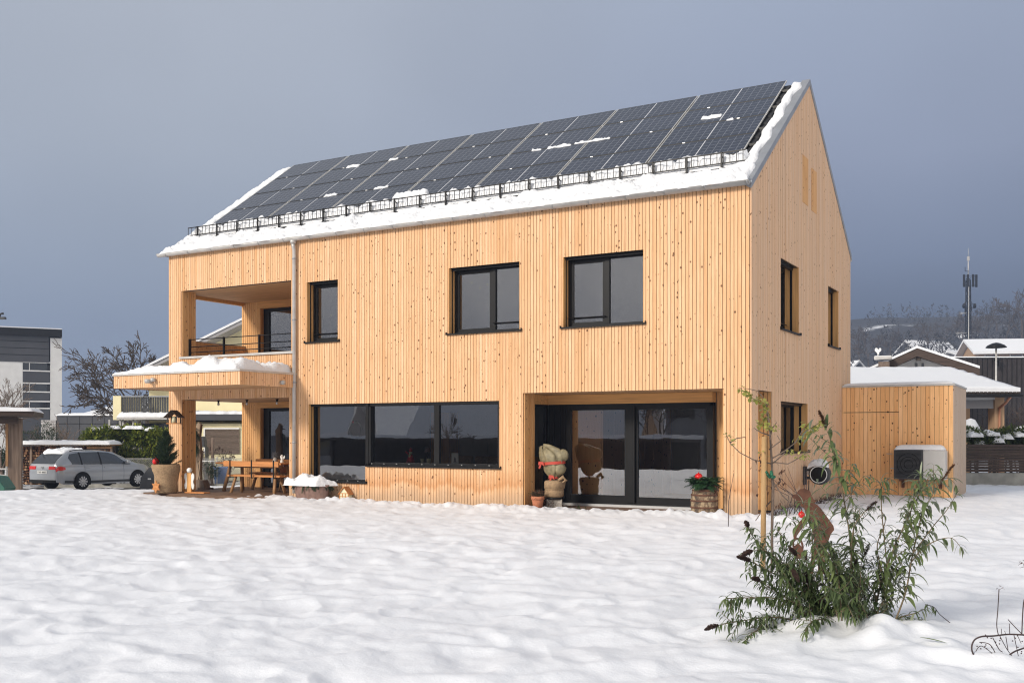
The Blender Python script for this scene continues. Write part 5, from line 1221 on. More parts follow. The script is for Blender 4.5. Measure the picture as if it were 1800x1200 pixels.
p = D_(1800, 1000, 9.6); tw_ = empty('leafy_twig', (p.x, p.y, gz(p.x, p.y) - .02), 0, 'thin twig with dark red leaves at the right picture edge', 'twig'); O = Vector(tw_.location); q = MB(); lw = MB()
q.tube([Vector((.03, 0, 0)), D_(1803, 1010, 9.6) - O, D_(1799, 990, 9.6) - O, D_(1792, 985, 9.6) - O], [.004, .003, .002, .001], 5); q.build('stalk', M['stemd'], tw_)
for (x, y) in ((1798, 988), (1795, 990), (1790, 986), (1800, 996), (1798, 984)):
    leaf(lw, D_(x, y, 9.6) - O, (r.gauss(0, 1), r.gauss(0, 1), -.3), .035, .022, .3, r.random() * .6, seg=3)
lw.build('withered_leaves', M['redl'], tw_)

# ------------------------------------------------------------------ small things on the inner window sill
def sill_thing(px, dy=.16): return Y_(px, 806, .30)
sh_ = MB(); sh_.box(-8.7, -5.4, .12, .45, .80, .84); so = sh_.build('inner_sill', M['beam'], house)
p = sill_thing(722); sa = empty('santa_figurine', (p.x, .30, .845), 0, 'small red gnome figurine with pointed cap inside the ribbon window', 'figurine')
q = MB(); q.lathe([(.09, 0), (.10, .02), (.05, .17), (.035, .20)], n=14); q.tube([(-.02, 0, .17), (-.12, -.02, .26)], .018, 6); q.build('robe', M['redm'], sa)
q = MB(); q.ball((0, 0, .235), .038, 12); q.lathe([(.034, .14), (.022, .22)], (0, -.03, 0), 10); q.build('face', M['wax'], sa)
q = MB(); q.lathe([(.042, .26), (.03, .31), (.004, .36)], n=12); q.build('cap', M['redm'], sa)
p = sill_thing(749); lp = empty('table_lamp', (p.x, .36, .845), 0, 'little lamp with brown shade behind the ribbon window', 'lamp')
q = MB(); q.lathe([(.05, 0), (.01, .02), (.01, .26)], n=10); q.build('foot', M['black'], lp); q = MB(); q.lathe([(.07, .25), (.05, .36)], n=14); q.build('lamp_shade', M['terra_d'], lp)
for px, lb in ((746, 'left'), (757, 'right')):
    p = sill_thing(px); q = MB(); q.lathe([(.045, 0), (.045, .11), (.02, .112)], n=14); s_ = q.build('candle', M['wax']); s_.location = (p.x, .22, .845); tag(s_, 'cream candle behind the ribbon window, %s one of the pair' % lb, 'candle', 'candles on the window sill')
p = sill_thing(802); q = MB(); q.box(-.09, .09, -.004, .004, 0, .24); cd = q.build('greeting_card', M['white']); cd.location = (p.x, .25, .845); tag(cd, 'standing white card with a little grey tree drawing in the window', 'card')
q = MB(); q.prism([(-.05, .04), (.05, .04), (.015, .09), (.035, .09), (0, .16), (-.035, .09), (-.015, .09)], -.006, -.0045); tq = q.build('tree_drawing', M['render_g'], cd)
for px, lb in ((790, 'left'), (838, 'right')):
    p = Y_(px, 800, 1.6); ch = empty('armchair', (p.x, 1.8, .03), 0, 'brown armchair inside the room, %s of the standing card' % lb, 'armchair', 'armchairs behind the ribbon window')
    q = MB(); q.box(-.32, .32, -.3, .3, .2, .45); q.build('seat', M['beam_v'], ch, bevel=.04); q = MB(); q.box(-.34, .34, .24, .36, .45, .95); q.build('backrest', M['burlap'], ch, bevel=.05)
    for s2 in (-1, 1): q = MB(); q.box(s2 * .34 - .04, s2 * .34 + .04, -.28, .3, .3, .62); q.build('armrest', M['burlap'], ch, bevel=.02)
for (px, py) in ((829, 497), (844, 506), (857, 500)):
    p = Y_(px, py, .31); q = MB(); star(q, (0, 0, 0), .035, .016, .006, 5); s_ = q.build('paper_star', M['wax']); s_.location = p; tag(s_, 'white paper star hanging in the upper window, %s' % {829: 'leftmost of three', 844: 'lowest of three', 857: 'rightmost of three'}[px], 'paper star', 'paper stars in the upper window')
p = Y_(582, 554, .31); q = MB(); star(q, (0, 0, 0), .04, .02, .006, 5); s_ = q.build('paper_star', M['wax']); s_.location = p; tag(s_, 'pale ornament hanging in the narrow upper window', 'paper star')
# wreath in the tall window
p = Y_(625, 755, .5); q = MB()
for k in range(30): t = 2 * math.pi * k / 30; fir_twig(q, (.17 * math.cos(t), 0, .17 * math.sin(t)), (-math.sin(t), -.2, math.cos(t)), .12, 200 + k, droop=.1, dens=70, nl=.05)
s_ = q.build('wreath', M['firl']); s_.location = p; tag(s_, 'green wreath hanging inside the tall window', 'wreath')
q = MB(); q.ball((0, 0, 0), .03, 12); s_ = q.build('bauble', M['red']); s_.location = p + Vector((-.03, -.06, .18)); tag(s_, 'tiny red bauble on the wreath in the tall window', 'bauble')

# ================================================================== THE ESTATE CAR
def lerp_tab(tab, x):
    xs = [t[0] for t in tab]; return np.interp(x, xs, [t[1] for t in tab])
def make_car(loc, rz):
    car = empty('parked_car', loc, rz, 'silver estate car with snow on its roof, parked before the woodpile', 'car')
    paint, t, b = mat('silver_car_paint'); b.inputs['Base Color'].default_value = (.33, .345, .365, 1); b.inputs['Metallic'].default_value = .4; b.inputs['Roughness'].default_value = .28; b.inputs['Coat Weight'].default_value = .6
    tl, t, b = mat('tail_light_red'); b.inputs['Base Color'].default_value = (.55, .012, .012, 1); b.inputs['Roughness'].default_value = .15
    # x forward (0 = rear axle), y left, z up
    roofl = [(-1.05, .80), (-1.00, 1.02), (-.86, 1.18), (-.62, 1.36), (-.45, 1.445), (0, 1.475), (.7, 1.485), (1.3, 1.47), (1.62, 1.42), (2.05, 1.24), (2.42, 1.05), (2.6, .98), (3.1, .90), (3.38, .80), (3.50, .62)]
    belt = [(-1.05, .80), (-.98, .93), (-.5, .945), (0.2, .94), (1.4, .925), (2.35, .90), (2.6, .90), (3.1, .84), (3.4, .74), (3.50, .60)]
    wid = [(-1.05, .70), (-.98, .80), (-.8, .865), (-.3, .895), (1.5, .90), (2.6, .895), (3.1, .85), (3.35, .76), (3.50, .60)]
    top = [(-1.05, .62), (-.9, .62), (-.45, .63), (.7, .66), (1.4, .64), (2.0, .66), (2.42, .72), (2.6, .76), (3.1, .72), (3.4, .64), (3.5, .55)]
    bot = [(-1.05, .34), (-.8, .24), (0, .20), (2.6, .20), (3.2, .22), (3.5, .28)]
    def S(x, v):   # v: 0 sill ... .5 belt ... .85 roof edge ... 1 centre
        zb, zk, zr = lerp_tab(bot, x), lerp_tab(belt, x), lerp_tab(roofl, x); w_, wt = lerp_tab(wid, x), lerp_tab(top, x); zr = max(zr, zk + .002)
        if v < .5:
            t = v / .5; z = zb + (zk - zb) * t; y = w_ * (.93 + .07 * math.sin(math.pi * min(1, .12 + t * .72)) - .025 * max(0, t - .75) / .25)
        elif v < .85:
            t = (v - .5) / .35; yk = w_ * .965; ye = max(wt, 0); hh = (zr - zk); z = zk + hh * (.94 * t); y = yk + (ye - yk) * (t ** 1.25)
        else:
            t = (v - .85) / .15; hh = zr - zk; z = zk + hh * (.94 + .06 * math.sin(t * math.pi / 2)); y = wt * (1 - t)
        return Vector((x, y, z))
    xs = sorted(set(list(np.linspace(-1.05, -.4, 14)) + list(np.linspace(-.4, 2.4, 40)) + list(np.linspace(2.4, 3.5, 20)))); vsn = [0, .06, .12, .2, .28, .36, .42, .46, .5, .54, .6, .68, .75, .81, .85, .88, .92, .96, 1.0]
    q = MB(); V = []; W = 2 * len(vsn) - 1
    for x in xs:
        for v in vsn: p = S(x, v); V.append((p.x, -p.y, p.z))
        for v in vsn[-2::-1]: p = S(x, v); V.append((p.x, p.y, p.z))
    fs = [(i * W + k, (i + 1) * W + k, (i + 1) * W + k + 1, i * W + k + 1) for i in range(len(xs) - 1) for k in range(W - 1)]
    fs += [tuple(range(W)), tuple((len(xs) - 1) * W + k for k in range(W))[::-1]]
    q.add(V, fs, sm=True); bo = q.build('body', paint, car, recalc=True)
    def patch(poly_xv, m, name, off=.006, side=-1, n=10, par=car):
        """a panel that follows the body: quads between a lower and an upper edge given as (x, v_low, v_high)"""
        q = MB(); V = []; xs_ = np.linspace(poly_xv[0][0], poly_xv[-1][0], 16)
        for x in xs_:
            lo = np.interp(x, [p[0] for p in poly_xv], [p[1] for p in poly_xv]); hi = np.interp(x, [p[0] for p in poly_xv], [p[2] for p in poly_xv])
            for k in range(n + 1): p = S(x, lo + (hi - lo) * k / n); V.append((p.x, side * (p.y + off), p.z + off * .3))
        q.add(V, [(i * (n + 1) + k, (i + 1) * (n + 1) + k, (i + 1) * (n + 1) + k + 1, i * (n + 1) + k + 1) for i in range(15) for k in range(n)], sm=True)
        return q.build(name, m, par)
    for s_ in (-1, 1):
        patch([(-.52, .70, .71), (-.42, .52, .80), (-.02, .515, .82)], M['carglass'], 'side_window', side=s_)
        patch([(.02, .515, .82), (.86, .51, .825)], M['carglass'], 'side_window', side=s_)
        patch([(.90, .51, .825), (1.35, .51, .82), (1.75, .51, .775), (2.30, .51, .53)], M['carglass'], 'side_window', side=s_)
        patch([(-.03, .505, .83), (.03, .505, .83)], M['black'], 'window_pillar', side=s_, off=.008); patch([(.85, .505, .83), (.92, .505, .83)], M['black'], 'window_pillar', side=s_, off=.008)
        # tail light wrapping on to the flank
        patch([(-1.035, .36, .47), (-.90, .36, .48), (-.72, .39, .45)], tl, 'tail_light', side=s_, off=.008)
        # roof rail
        q = MB(); pts = [Vector((x, s_ * (float(lerp_tab(top, x)) - .03), float(lerp_tab(roofl, x)) + (.0 if x in (-.35, 1.45) else .03))) for x in (-.35, -.2, .3, .8, 1.3, 1.45)]; q.tube(pts, .016, 6); q.build('roof_rail', M['black'], car)
        for x in (1.02, .16): q = MB(); p = S(x + .0, .43); q.box(x - .0, x + .20, min(s_ * p.y, s_ * (p.y + .022)), max(s_ * p.y, s_ * (p.y + .022)), p.z - .015, p.z + .012); q.build('door_handle', paint, car)
        q = MB(); p = S(2.12, .52); q.box(2.02, 2.20, min(s_ * (p.y - .02), s_ * (p.y + .16)), max(s_ * (p.y - .02), s_ * (p.y + .16)), p.z + .02, p.z + .15); q.build('wing_mirror', paint, car, bevel=.03)
        # door shut lines
        for x in (.93, 1.95, .12):
            patch([(x - .005, .10 if x > .5 else .34, .5), (x + .005, .10 if x > .5 else .34, .5)], M['black'], 'door_gap', side=s_, off=.003, n=6)
        patch([(-.75, .03, .10), (3.0, .03, .08)], M['grey_p'], 'sill_trim', side=s_, off=.004, n=3)
        patch([(3.15, .40, .47), (3.44, .38, .46)], M['alu'], 'headlight', side=s_, off=.008)
    # wheels and arches
    for x in (0, 2.63):
        for s_ in (-1, 1):
            q = MB(); yb = s_ * .905
            arc = [(x + .375 * math.cos(t), .315 + .375 * math.sin(t)) for t in np.linspace(-.35, math.pi + .35, 22)]
            q.prism([(a, z) for a, z in arc], yb - .012, yb + .002 if s_ > 0 else yb + .012); q.build('wheel_arch', M['blackr'], car)
            wh = empty('wheel', (x, s_ * .83, .315), 0); wh.parent = car
            q = MB(); q.lathe([(.20, -.10), (.29, -.10), (.315, -.07), (.315, .07), (.29, .10), (.20, .10)], n=32, axis='y'); q.build('tyre', M['blackr'], wh)
            q = MB(); f_ = s_
            q.lathe([(.215, .082 * f_), (.215, .096 * f_), (.20, .10 * f_), (.195, .092 * f_)], n=32, axis='y'); q.lathe([(.055, .09 * f_), (.05, .105 * f_), (.01, .107 * f_)], n=16, axis='y')
            for k in range(10):
                t = 2 * math.pi * k / 10; c, s2 = math.cos(t), math.sin(t); c2, s3 = math.cos(t + .16), math.sin(t + .16)
                for tt in (t - .09, t + .09): q.bar((.04 * math.cos(tt), .10 * f_, .04 * math.sin(tt)), (.20 * math.cos(tt), .098 * f_, .20 * math.sin(tt)), .034, .006, up=(0, 1, 0))
            q.build('wheel_cover', M['alu'], wh); q = MB(); q.lathe([(.205, .078 * f_), (.001, .078 * f_)], n=24, axis='y'); q.build('rim', M['grey_p'], wh)
    # rear face: window, lights, plate, bumper insert
    def rearp(y0, y1, z0, z1, m, name, o=.010, taper=0):
        xz = lambda z: float(np.interp(z, [.34, .80, .93, 1.02, 1.18, 1.36, 1.445], [-1.05, -1.05, -1.03, -1.00, -.86, -.62, -.45])) - o
        q = MB(); n = 8; V = []
        for k in range(n + 1):
            z = z0 + (z1 - z0) * k / n; sh = taper * k / n
            V += [(xz(z), y0 + sh, z), (xz(z) , y1 - sh, z)]
        V2 = [(a + .03, b_, c) for a, b_, c in V]; fs = [(2 * k, 2 * k + 1, 2 * k + 3, 2 * k + 2) for k in range(n)]
        fs += [(2 * k, 2 * k + 2, 2 * k + 2 + 2 * n + 2, 2 * k + 2 * n + 2) for k in range(n)] + [(2 * k + 1, 2 * k + 3, 2 * k + 3 + 2 * n + 2, 2 * k + 1 + 2 * n + 2) for k in range(n)] + [(0, 1, 2 * n + 3, 2 * n + 2), (2 * n, 2 * n + 1, 4 * n + 3, 4 * n + 2)]
        q.add(V + V2, fs); return q.build(name, m, car)
    rearp(-.62, .62, 1.00, 1.36, M['carglass'], 'rear_window', taper=.06)
    rearp(-.70, -.36, .79, .91, tl, 'tail_light', .014); rearp(.36, .70, .79, .91, tl, 'tail_light', .014)
    rearp(-.72, .72, .30, .40, M['blackr'], 'bumper_insert', .012)
    rearp(-.30, .30, .62, .76, paint, 'plate_recess', .004)
    pt = rearp(-.26, .26, .635, .745, M['white'], 'number_plate', .016)
    # characters on the plate, as far as they can be read
    for (y, ch) in ((.19, 'H'), (-.02, 'BK')):
        pass
    q = MB(); q.lathe([(.055, -.018), (.055, -.026), (.043, -.026), (.043, -.018)], (-1.035, 0, .85), 20, 'x')
    q.bar((-1.058, -.030, .885), (-1.058, 0, .815), .008, .012, up=(1, 0, 0)); q.bar((-1.058, .030, .885), (-1.058, 0, .815), .008, .012, up=(1, 0, 0)); q.build('emblem', M['alu'], car)
    for k, (y, w_) in enumerate(((.20, .05), (.12, .03), (.055, .03), (-.03, .03), (-.08, .03), (-.13, .03), (-.19, .04))):
        q = MB(); 
        for (a, z0_, z1_) in (((-.4, .655, .725)), ((.4, .655, .725))): q.box(-1.076, -1.073, y + a * w_ - .004, y + a * w_ + .004, z0_, z1_)
        q.box(-1.076, -1.073, y - .4 * w_, y + .4 * w_, .686 if k % 2 else .715, .694 if k % 2 else .725); q.build('plate_character', M['black'], car)
    q = MB(); q.box(.0, .0, 0, 0, 0, 0) if 0 else None
    return car, S
cp_ = D_(143, 860.5, 38.3); th = R(92.3)
off = Vector((-math.sin(th), math.cos(th), 0)) * .83
gcar = -0.60
car, CS = make_car((cp_.x + off.x, cp_.y + off.y, gcar), th)
s_ = snow_cap('snow_cap', -.62, .42, -.56, .56, lambda x, y: float(np.interp(x, [-.62, -.45, 0, .7], [1.37, 1.445, 1.475, 1.485])) - .06 * (y / .6) ** 2 , .10, None, res=.035, seed=26, lump=.5, edge=.12, rag=.5, sc=3)
s_.parent = car

# ================================================================== BACKGROUND, LEFT
def frame_at(px, d, z, name, label, cat, group=None, turn=0):
    p = D_(px, HY, d); return empty(name, (p.x, p.y, z), R(YAW + turn), label, cat, group)
def SX(px, d, p0): return (px - p0) / F * d            # metres to the right of the frame's origin
def SZ(py, d, z0): return CAM.z + (HY - py) / F * d - z0
def box_part(par, name, m, *b, bev=0): q = MB(); q.box(*b); return q.build(name, m, par, bevel=bev)
GL = -0.65
# carport at the left edge
d = 33.5; cpn = frame_at(28, d, GL, 'carport', 'brown timber carport with a snowy flat roof at the left edge', 'carport', turn=20)
X_ = lambda px: SX(px, d, 28); Z_ = lambda py: SZ(py, d, GL)
q = MB(); q.box(X_(16), X_(38), -.2, .2, 0, Z_(735)); q.build('post', M['oldwood'], cpn, bevel=.02)
q = MB(); q.box(X_(13), X_(17), -.25, .1, 1.1, Z_(735)); q.build('brace', M['log'], cpn)
q = MB(); q.box(-4.5, X_(74) - .25, -.9, 2.6, Z_(732), Z_(723)); q.box(-4.5, X_(34), -.6, -.4, Z_(745), Z_(732) - .003); q.build('roof', M['oldwood_h'], cpn)
q = MB(); q.box(-4.5, -4.2, -.2, .2, 0, Z_(735)); q.build('post', M['oldwood'], cpn)
snow_cap('snow', -4.5, X_(75) - .25, -.95, 2.6, Z_(723), .12, cpn, seed=27, lump=.2, edge=.2, rag=.1, sc=1.2, res=.12)
q = MB(); q.prism([(-.55, 0), (.02, .0), (.30, .42), (.05, .78), (-.55, .85)], -.35, .35); s_ = q.build('tilted_bin', M['green_p'], bevel=.03); p = D_(2, HY, 31); s_.location = (p.x, p.y, GL + .08); s_.rotation_euler = (0, 0, R(YAW)); tag(s_, 'dark green plastic tub tipped against the carport post', 'tub')
# white garden fence piece between post and edge
q = MB()
for z in (.25, .5, .75): q.box(-2, X_(38), 0, .04, z, z + .06)
for k in range(6): q.box(-2 + k * .4, -1.96 + k * .4, -.02, .06, 0, .95)
s_ = q.build('rail_fence', M['zinc']); p = D_(28, HY, 40); s_.location = (p.x, p.y, GL); s_.rotation_euler = (0, 0, R(YAW)); tag(s_, 'low grey rail fence behind the carport post', 'fence')
# woodpile
d = 43; wdp = frame_at(118, d, GL, 'woodpile', 'long roofed stack of split firewood behind the silver car', 'woodpile')
X_ = lambda px: SX(px, d, 118); Z_ = lambda py: SZ(py, d, GL); ht = Z_(785)
logm, t_, b_ = mat('firewood_ends'); at_ = t_.nodes.new('ShaderNodeAttribute'); at_.attribute_name = 'brd'
t_.links.new(wramp(t_, at_.outputs['Fac'], [(0, (.07, .035, .02)), (.5, (.20, .09, .045)), (.8, (.34, .18, .09)), (1, (.48, .31, .18))], 'LINEAR'), b_.inputs['Base Color']); b_.inputs['Roughness'].default_value = .9
q = MB(); r = random.Random(3); z = .08
while z < ht - .02:
    x = X_(38) + r.uniform(0, .05)
    while x < X_(194):
        R_ = r.uniform(.045, .075); n = r.choice((3, 4, 5)); a0 = r.uniform(0, 6); y = r.uniform(-.05, .03)
        pts = [(x + R_ + R_ * math.cos(a0 + 6.283 * k / n), z + R_ * math.sin(a0 + 6.283 * k / n)) for k in range(n)]
        q.prism(pts, y, y + .5, a=r.random()); x += 2 * R_ * .94
    z += .115
q.build('firewood', logm, wdp)
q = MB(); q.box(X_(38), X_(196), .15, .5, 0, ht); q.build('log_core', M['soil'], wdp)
for px in (38, 56, 118, 176, 197): box_part(wdp, 'post', M['oldwood'], X_(px) - .04, X_(px) + .04, -.10, -.04, 0, ht + .02)
q = MB(); q.box(X_(36), X_(199), -.3, .9, ht + .05, ht + .09); q.box(X_(155), X_(198), -.12, -.06, ht - .08, ht + .018); q.build('roof', M['log'], wdp)
q = MB()
for k in range(60): x = X_(36) + k * (X_(199) - X_(36)) / 60; q.box(x, x + .035, -.33, -.30, ht + .07, ht + .12)
q.build('corrugated_edge', M['zinc'], wdp)
snow_cap('snow', X_(35), X_(200), -.36, .95, ht + .11, .15, wdp, seed=28, lump=.22, edge=.16, rag=.2, sc=1.6, res=.08)

def leaf_cloud(name, par, m, blobs, n, L, W, seed=0, up=.3, droopy=.2, seg=2, shell=.55):
    """foliage: leaves set through several overlapping lobes, thicker near each lobe's skin"""
    r = random.Random(seed); q = MB(); vols = [b[3] * b[4] * b[5] for b in blobs]; tot = sum(vols)
    for b, v in zip(blobs, vols):
        for _ in range(int(n * v / tot)):
            d = Vector((r.gauss(0, 1), r.gauss(0, 1), r.gauss(0, 1))).normalized(); rr_ = (shell + (1 - shell) * r.random()) * (.86 + .2 * math.sin(d.x * 5 + seed) * math.sin(d.z * 6 + seed * 2 + d.y * 4)); p = Vector((b[0] + d.x * b[3] * rr_, b[1] + d.y * b[4] * rr_, b[2] + d.z * b[5] * rr_))
            if p.z < 0.02: continue
            dd = (d * .8 + Vector((r.gauss(0, .6), r.gauss(0, .6), r.gauss(0, .6) + up))).normalized()
            leaf(q, p, dd, L * r.uniform(.6, 1.3), W * r.uniform(.7, 1.2), droopy, r.betavariate(1.4, 2.2), seg=seg)
    return q.build(name, m, par, smooth=False)
# laurel hedge
d = 44.6; lh = frame_at(218, d, GL, 'laurel_hedge', 'broad yellow green laurel hedge behind the car bonnet', 'hedge')
r = random.Random(8); bl = []
for k in range(20): x = -1.75 + 3.5 * k / 19 + r.uniform(-.1, .1); bl.append((x, r.uniform(-.4, .4), (2.1 - .1 * abs(x)) if k % 2 else r.uniform(.5, 1.5), r.uniform(.42, .65), .5, r.uniform(.4, .6)))
leaf_cloud('foliage', lh, M['laurel'], bl, 17000, .17, .095, 3)
q = MB()
for k in range(9): x = r.uniform(-1.4, 1.4); q.tube([(x * .4, 0, 0), (x, r.uniform(-.3, .3), 1.7)], [.04, .015], 6)
q.build('stem', M['bark'], lh)
for k, (x, w_) in enumerate(((-1.1, .5), (-.35, .45), (.45, .9), (1.25, .5))): snow_cap('snow', x - w_ / 2, x + w_ / 2, -.3, .3, 2.42 - .10 * abs(x), .12, lh, res=.05, seed=50 + k, lump=.4, edge=.15, rag=.6)
# dark evergreen by the carport
for (px, d, w_, h_, sd, lb) in ((70, 46, 1.15, 2.55, 5, 'rounded dark evergreen tree between carport and woodpile'), (4, 44, .8, 1.5, 6, 'dark evergreen bush under the carport roof')):
    ev = frame_at(px, d, GL, 'evergreen_tree', lb, 'tree'); r = random.Random(sd)
    bl = [(r.uniform(-w_, w_), r.uniform(-.5, .5), r.uniform(.6, h_ - .3), r.uniform(.4, .7), .6, r.uniform(.35, .6)) for k in range(14)]
    leaf_cloud('crown', ev, M['everg'], bl, 5200, .11, .04, sd)
    q = MB(); q.tube([(0, 0, 0), (.1, 0, h_ * .8)], [.09, .03], 7); q.build('trunk', M['bark'], ev)
# bare trees
def bare(px, d, h, seed, label, spread=.5, r0=.10, lvl=5, split=3, m='bark', z=GL, trunk=.25, up=.2, wig=.12, minr=.006, group=None, shrink=.72):
    o = frame_at(px, d, z, 'bare_tree', label, 'tree', group); r = random.Random(seed); q = MB()
    base = Vector((0, 0, h * trunk)); q.tube([(0, 0, -.1), (.02 * h, 0, h * trunk * .5), tuple(base)], [r0 * 1.25, r0, r0 * .9], 8); q.build('trunk', M[m], o)
    q = MB(); 
    for k in range(4):
        a = k * 1.57 + r.uniform(-.4, .4); dd = Vector((math.cos(a) * spread * 1.3, math.sin(a) * spread, 1)).normalized(); branch_tree(q, base.copy(), dd, h * .27, r0 * .6, lvl, r, split, spread, shrink, up, 4, minr, None, wig)
    q.build('crown', M[m], o); return o
bare(258, 60, 9.2, 11, 'large dark bare tree with spreading crown left of the house', .50, .24, 6, 3, trunk=.14, up=.02, wig=.20, minr=.019, shrink=.70)
bare(2, 42, 4.9, 12, 'pale brown bare tree before the office building', .5, .07, 5, 3, 'bark2', trunk=.12, minr=.008)
bare(92, 50, 3.7, 13, 'small grey bare shrub tree before the dark building', .55, .06, 4, 3, 'bark2', trunk=.10, minr=.008)
# office building
d = 92; of = frame_at(40, d, GL - 1, 'office_building', 'modern office block in dark panels and white render behind the carport', 'building', turn=26)
X_ = lambda px: SX(px, d, 40); Z_ = lambda py: SZ(py, d, GL - 1)
box_part(of, 'wall', M['render_w'], -9, X_(40) - .01, 0, 12, 0, Z_(636)); box_part(of, 'wall', M['render_w'], X_(84), X_(103), -.01, 10, 0, Z_(592))
box_part(of, 'wall_core', M['anth'], X_(40), X_(84) - .01, .25, 10, 0, Z_(640))
box_part(of, 'panel_cladding', M['anth'], -9, X_(82), -.05, 12, Z_(636), Z_(590)); box_part(of, 'roof_edge', M['black'], -9, X_(103), -.4, 12.2, Z_(590) + .003, Z_(577)); box_part(of, 'snow', M['snow'], -9, X_(103), -.3, 12.1, Z_(577) + .003, Z_(575))
for k in range(3): q = MB(); q.box(-9, X_(82), -.06, -.052, Z_(600 + k * 12), Z_(599 + k * 12)); q.build('panel_joint', M['black'], of)
for y0, y1 in ((637, 650), (674, 687), (706, 716)):
    wn = box_part(of, 'window', M['carglass'], X_(40), X_(79), .05, .2, Z_(y1), Z_(y0)); q = MB(); q.box(X_(40), X_(84), -.03, .04, Z_(y0), Z_(y0) + .12); q.box(X_(40), X_(84), -.03, .04, Z_(y1) - .12, Z_(y1)); q.box(X_(50), X_(51), .0, .05, Z_(y1), Z_(y0)); q.build('window_frame', M['render_w'], wn)
for y0, y1 in ((653, 671), (690, 704), (719, 760)): box_part(of, 'spandrel_panel', M['anth'], X_(40), X_(83), .0, .2, Z_(y1), Z_(y0))
q = MB(); p = D_(3, 560, 60); q.tube([(-2.5, 0, -.0), (0, 0, .02)], .03, 6); q.tube([(-.15, 0, 0), (-.10, 0, .28), (.1, 0, .30)], .07, 8); q.box(-.5, .22, -.12, .12, -.04, .10); lamp_ = q.build('street_lamp_head', M['grey_p'])
q = MB(); q.tube([(-2.5, 0, 0), (-2.5, 0, -(p.z - GL))], [.05, .09], 8); pole_ = q.build('pole', M['grey_p'], lamp_); lamp_.name = 'street_lamp'; lamp_.location = p; lamp_.rotation_euler = (0, 0, R(YAW)); tag(lamp_, 'grey street lamp head reaching in above the office roof', 'street lamp')
# long dark building and brick bit
d = 64; db = frame_at(170, d, GL, 'long_dark_building', 'long low anthracite building with snowy roof edge behind the hedge', 'building'); X_ = lambda px: SX(px, d, 170); Z_ = lambda py: SZ(py, d, GL)
box_part(db, 'wall', M['anth'], X_(100), X_(330), 0, 8, 0, Z_(730)); q = MB()
for k in range(9): x = X_(118 + k * 22); q.box(x - .01, x + .01, -.012, -.002, 0, Z_(730))
for z in (Z_(745),): q.box(X_(100), X_(330), -.012, -.002, z, z + .03)
q.build('panel_joint', M['black'], db); snow_cap('snow', X_(98), X_(331), -.1, 8, Z_(730), .16, db, res=.25, seed=61, lump=.1, edge=.2, rag=0)
brm, t_, b_ = mat('pale_brick'); bn = t_.nodes.new('ShaderNodeTexBrick'); bn.inputs['Scale'].default_value = 1; bn.inputs['Brick Width'].default_value = .3; bn.inputs['Row Height'].default_value = .10; bn.inputs['Color1'].default_value = (.45, .43, .42, 1); bn.inputs['Color2'].default_value = (.34, .32, .31, 1); bn.inputs['Mortar'].default_value = (.16, .15, .15, 1); bn.inputs['Mortar Size'].default_value = .015
mpp = t_.nodes.new('ShaderNodeMapping'); mpp.inputs['Rotation'].default_value = (R(90), 0, 0); t_.links.new(objco(t_), mpp.inputs[0]); t_.links.new(mpp.outputs[0], bn.inputs[0]); t_.links.new(bn.outputs[0], b_.inputs['Base Color'])
box_part(db, 'brick_wall', brm, X_(72), X_(98), .0, 2, 0, Z_(738))
# snowy gabled roof beyond
d = 84; sr = frame_at(190, d, GL, 'snowy_roof_house', 'house of which only the white snowy roof shows behind the bare tree', 'house'); X_ = lambda px: SX(px, d, 190); Z_ = lambda py: SZ(py, d, GL)
box_part(sr, 'wall', M['render_g'], X_(140), X_(300), 0, 8, 0, Z_(728))
q = MB(); q.add([(X_(134), -.8, Z_(731)), (X_(172), 4.5, Z_(706)), (X_(290), 4.5, Z_(690)), (X_(300), -.8, Z_(731)), (X_(134), 9.5, Z_(731)), (X_(300), 9.5, Z_(731)), (X_(134), -.8, Z_(734)), (X_(300), -.8, Z_(734)), (X_(134), 9.5, Z_(734)), (X_(300), 9.5, Z_(734))], [(0, 3, 2, 1), (1, 2, 5, 4), (0, 1, 4, 8, 6), (3, 7, 9, 5, 2), (6, 7, 3, 0), (4, 5, 9, 8), (6, 8, 9, 7)]); q.build('roof', M['snow'], sr)
# yellow house
d = 50; yh = frame_at(300, d, GL, 'yellow_house', 'pale yellow rendered neighbour house with a balcony and snowy lean-to', 'house'); X_ = lambda px, dd=50: SX(px, dd, 300) + 0; Z_ = lambda py: SZ(py, d, GL)
gx0, gxa, gx1 = X_(262), X_(560), X_(860); ez = Z_(655)
q = MB(); q.prism([(gx0, 0), (gx1, 0), (gx1, ez), (gxa, Z_(512)), (gx0, ez)], 0, 9); q.build('wall', M['render_y'], yh)
q = MB(); o_ = .18
for a, b_2 in (((X_(235), Z_(667)), (gxa, Z_(507))), ((gxa, Z_(507)), (X_(885), Z_(667)))): q.add([(a[0], -1.2, a[1]), (b_2[0], -1.2, b_2[1]), (b_2[0], 9.5, b_2[1]), (a[0], 9.5, a[1]), (a[0], -1.2, a[1] - o_), (b_2[0], -1.2, b_2[1] - o_), (b_2[0], 9.5, b_2[1] - o_), (a[0], 9.5, a[1] - o_)], [(0, 1, 2, 3), (7, 6, 5, 4), (0, 4, 5, 1), (2, 6, 7, 3), (0, 3, 7, 4), (1, 5, 6, 2)])
yr = q.build('roof', M['render_g'], yh); q = MB()
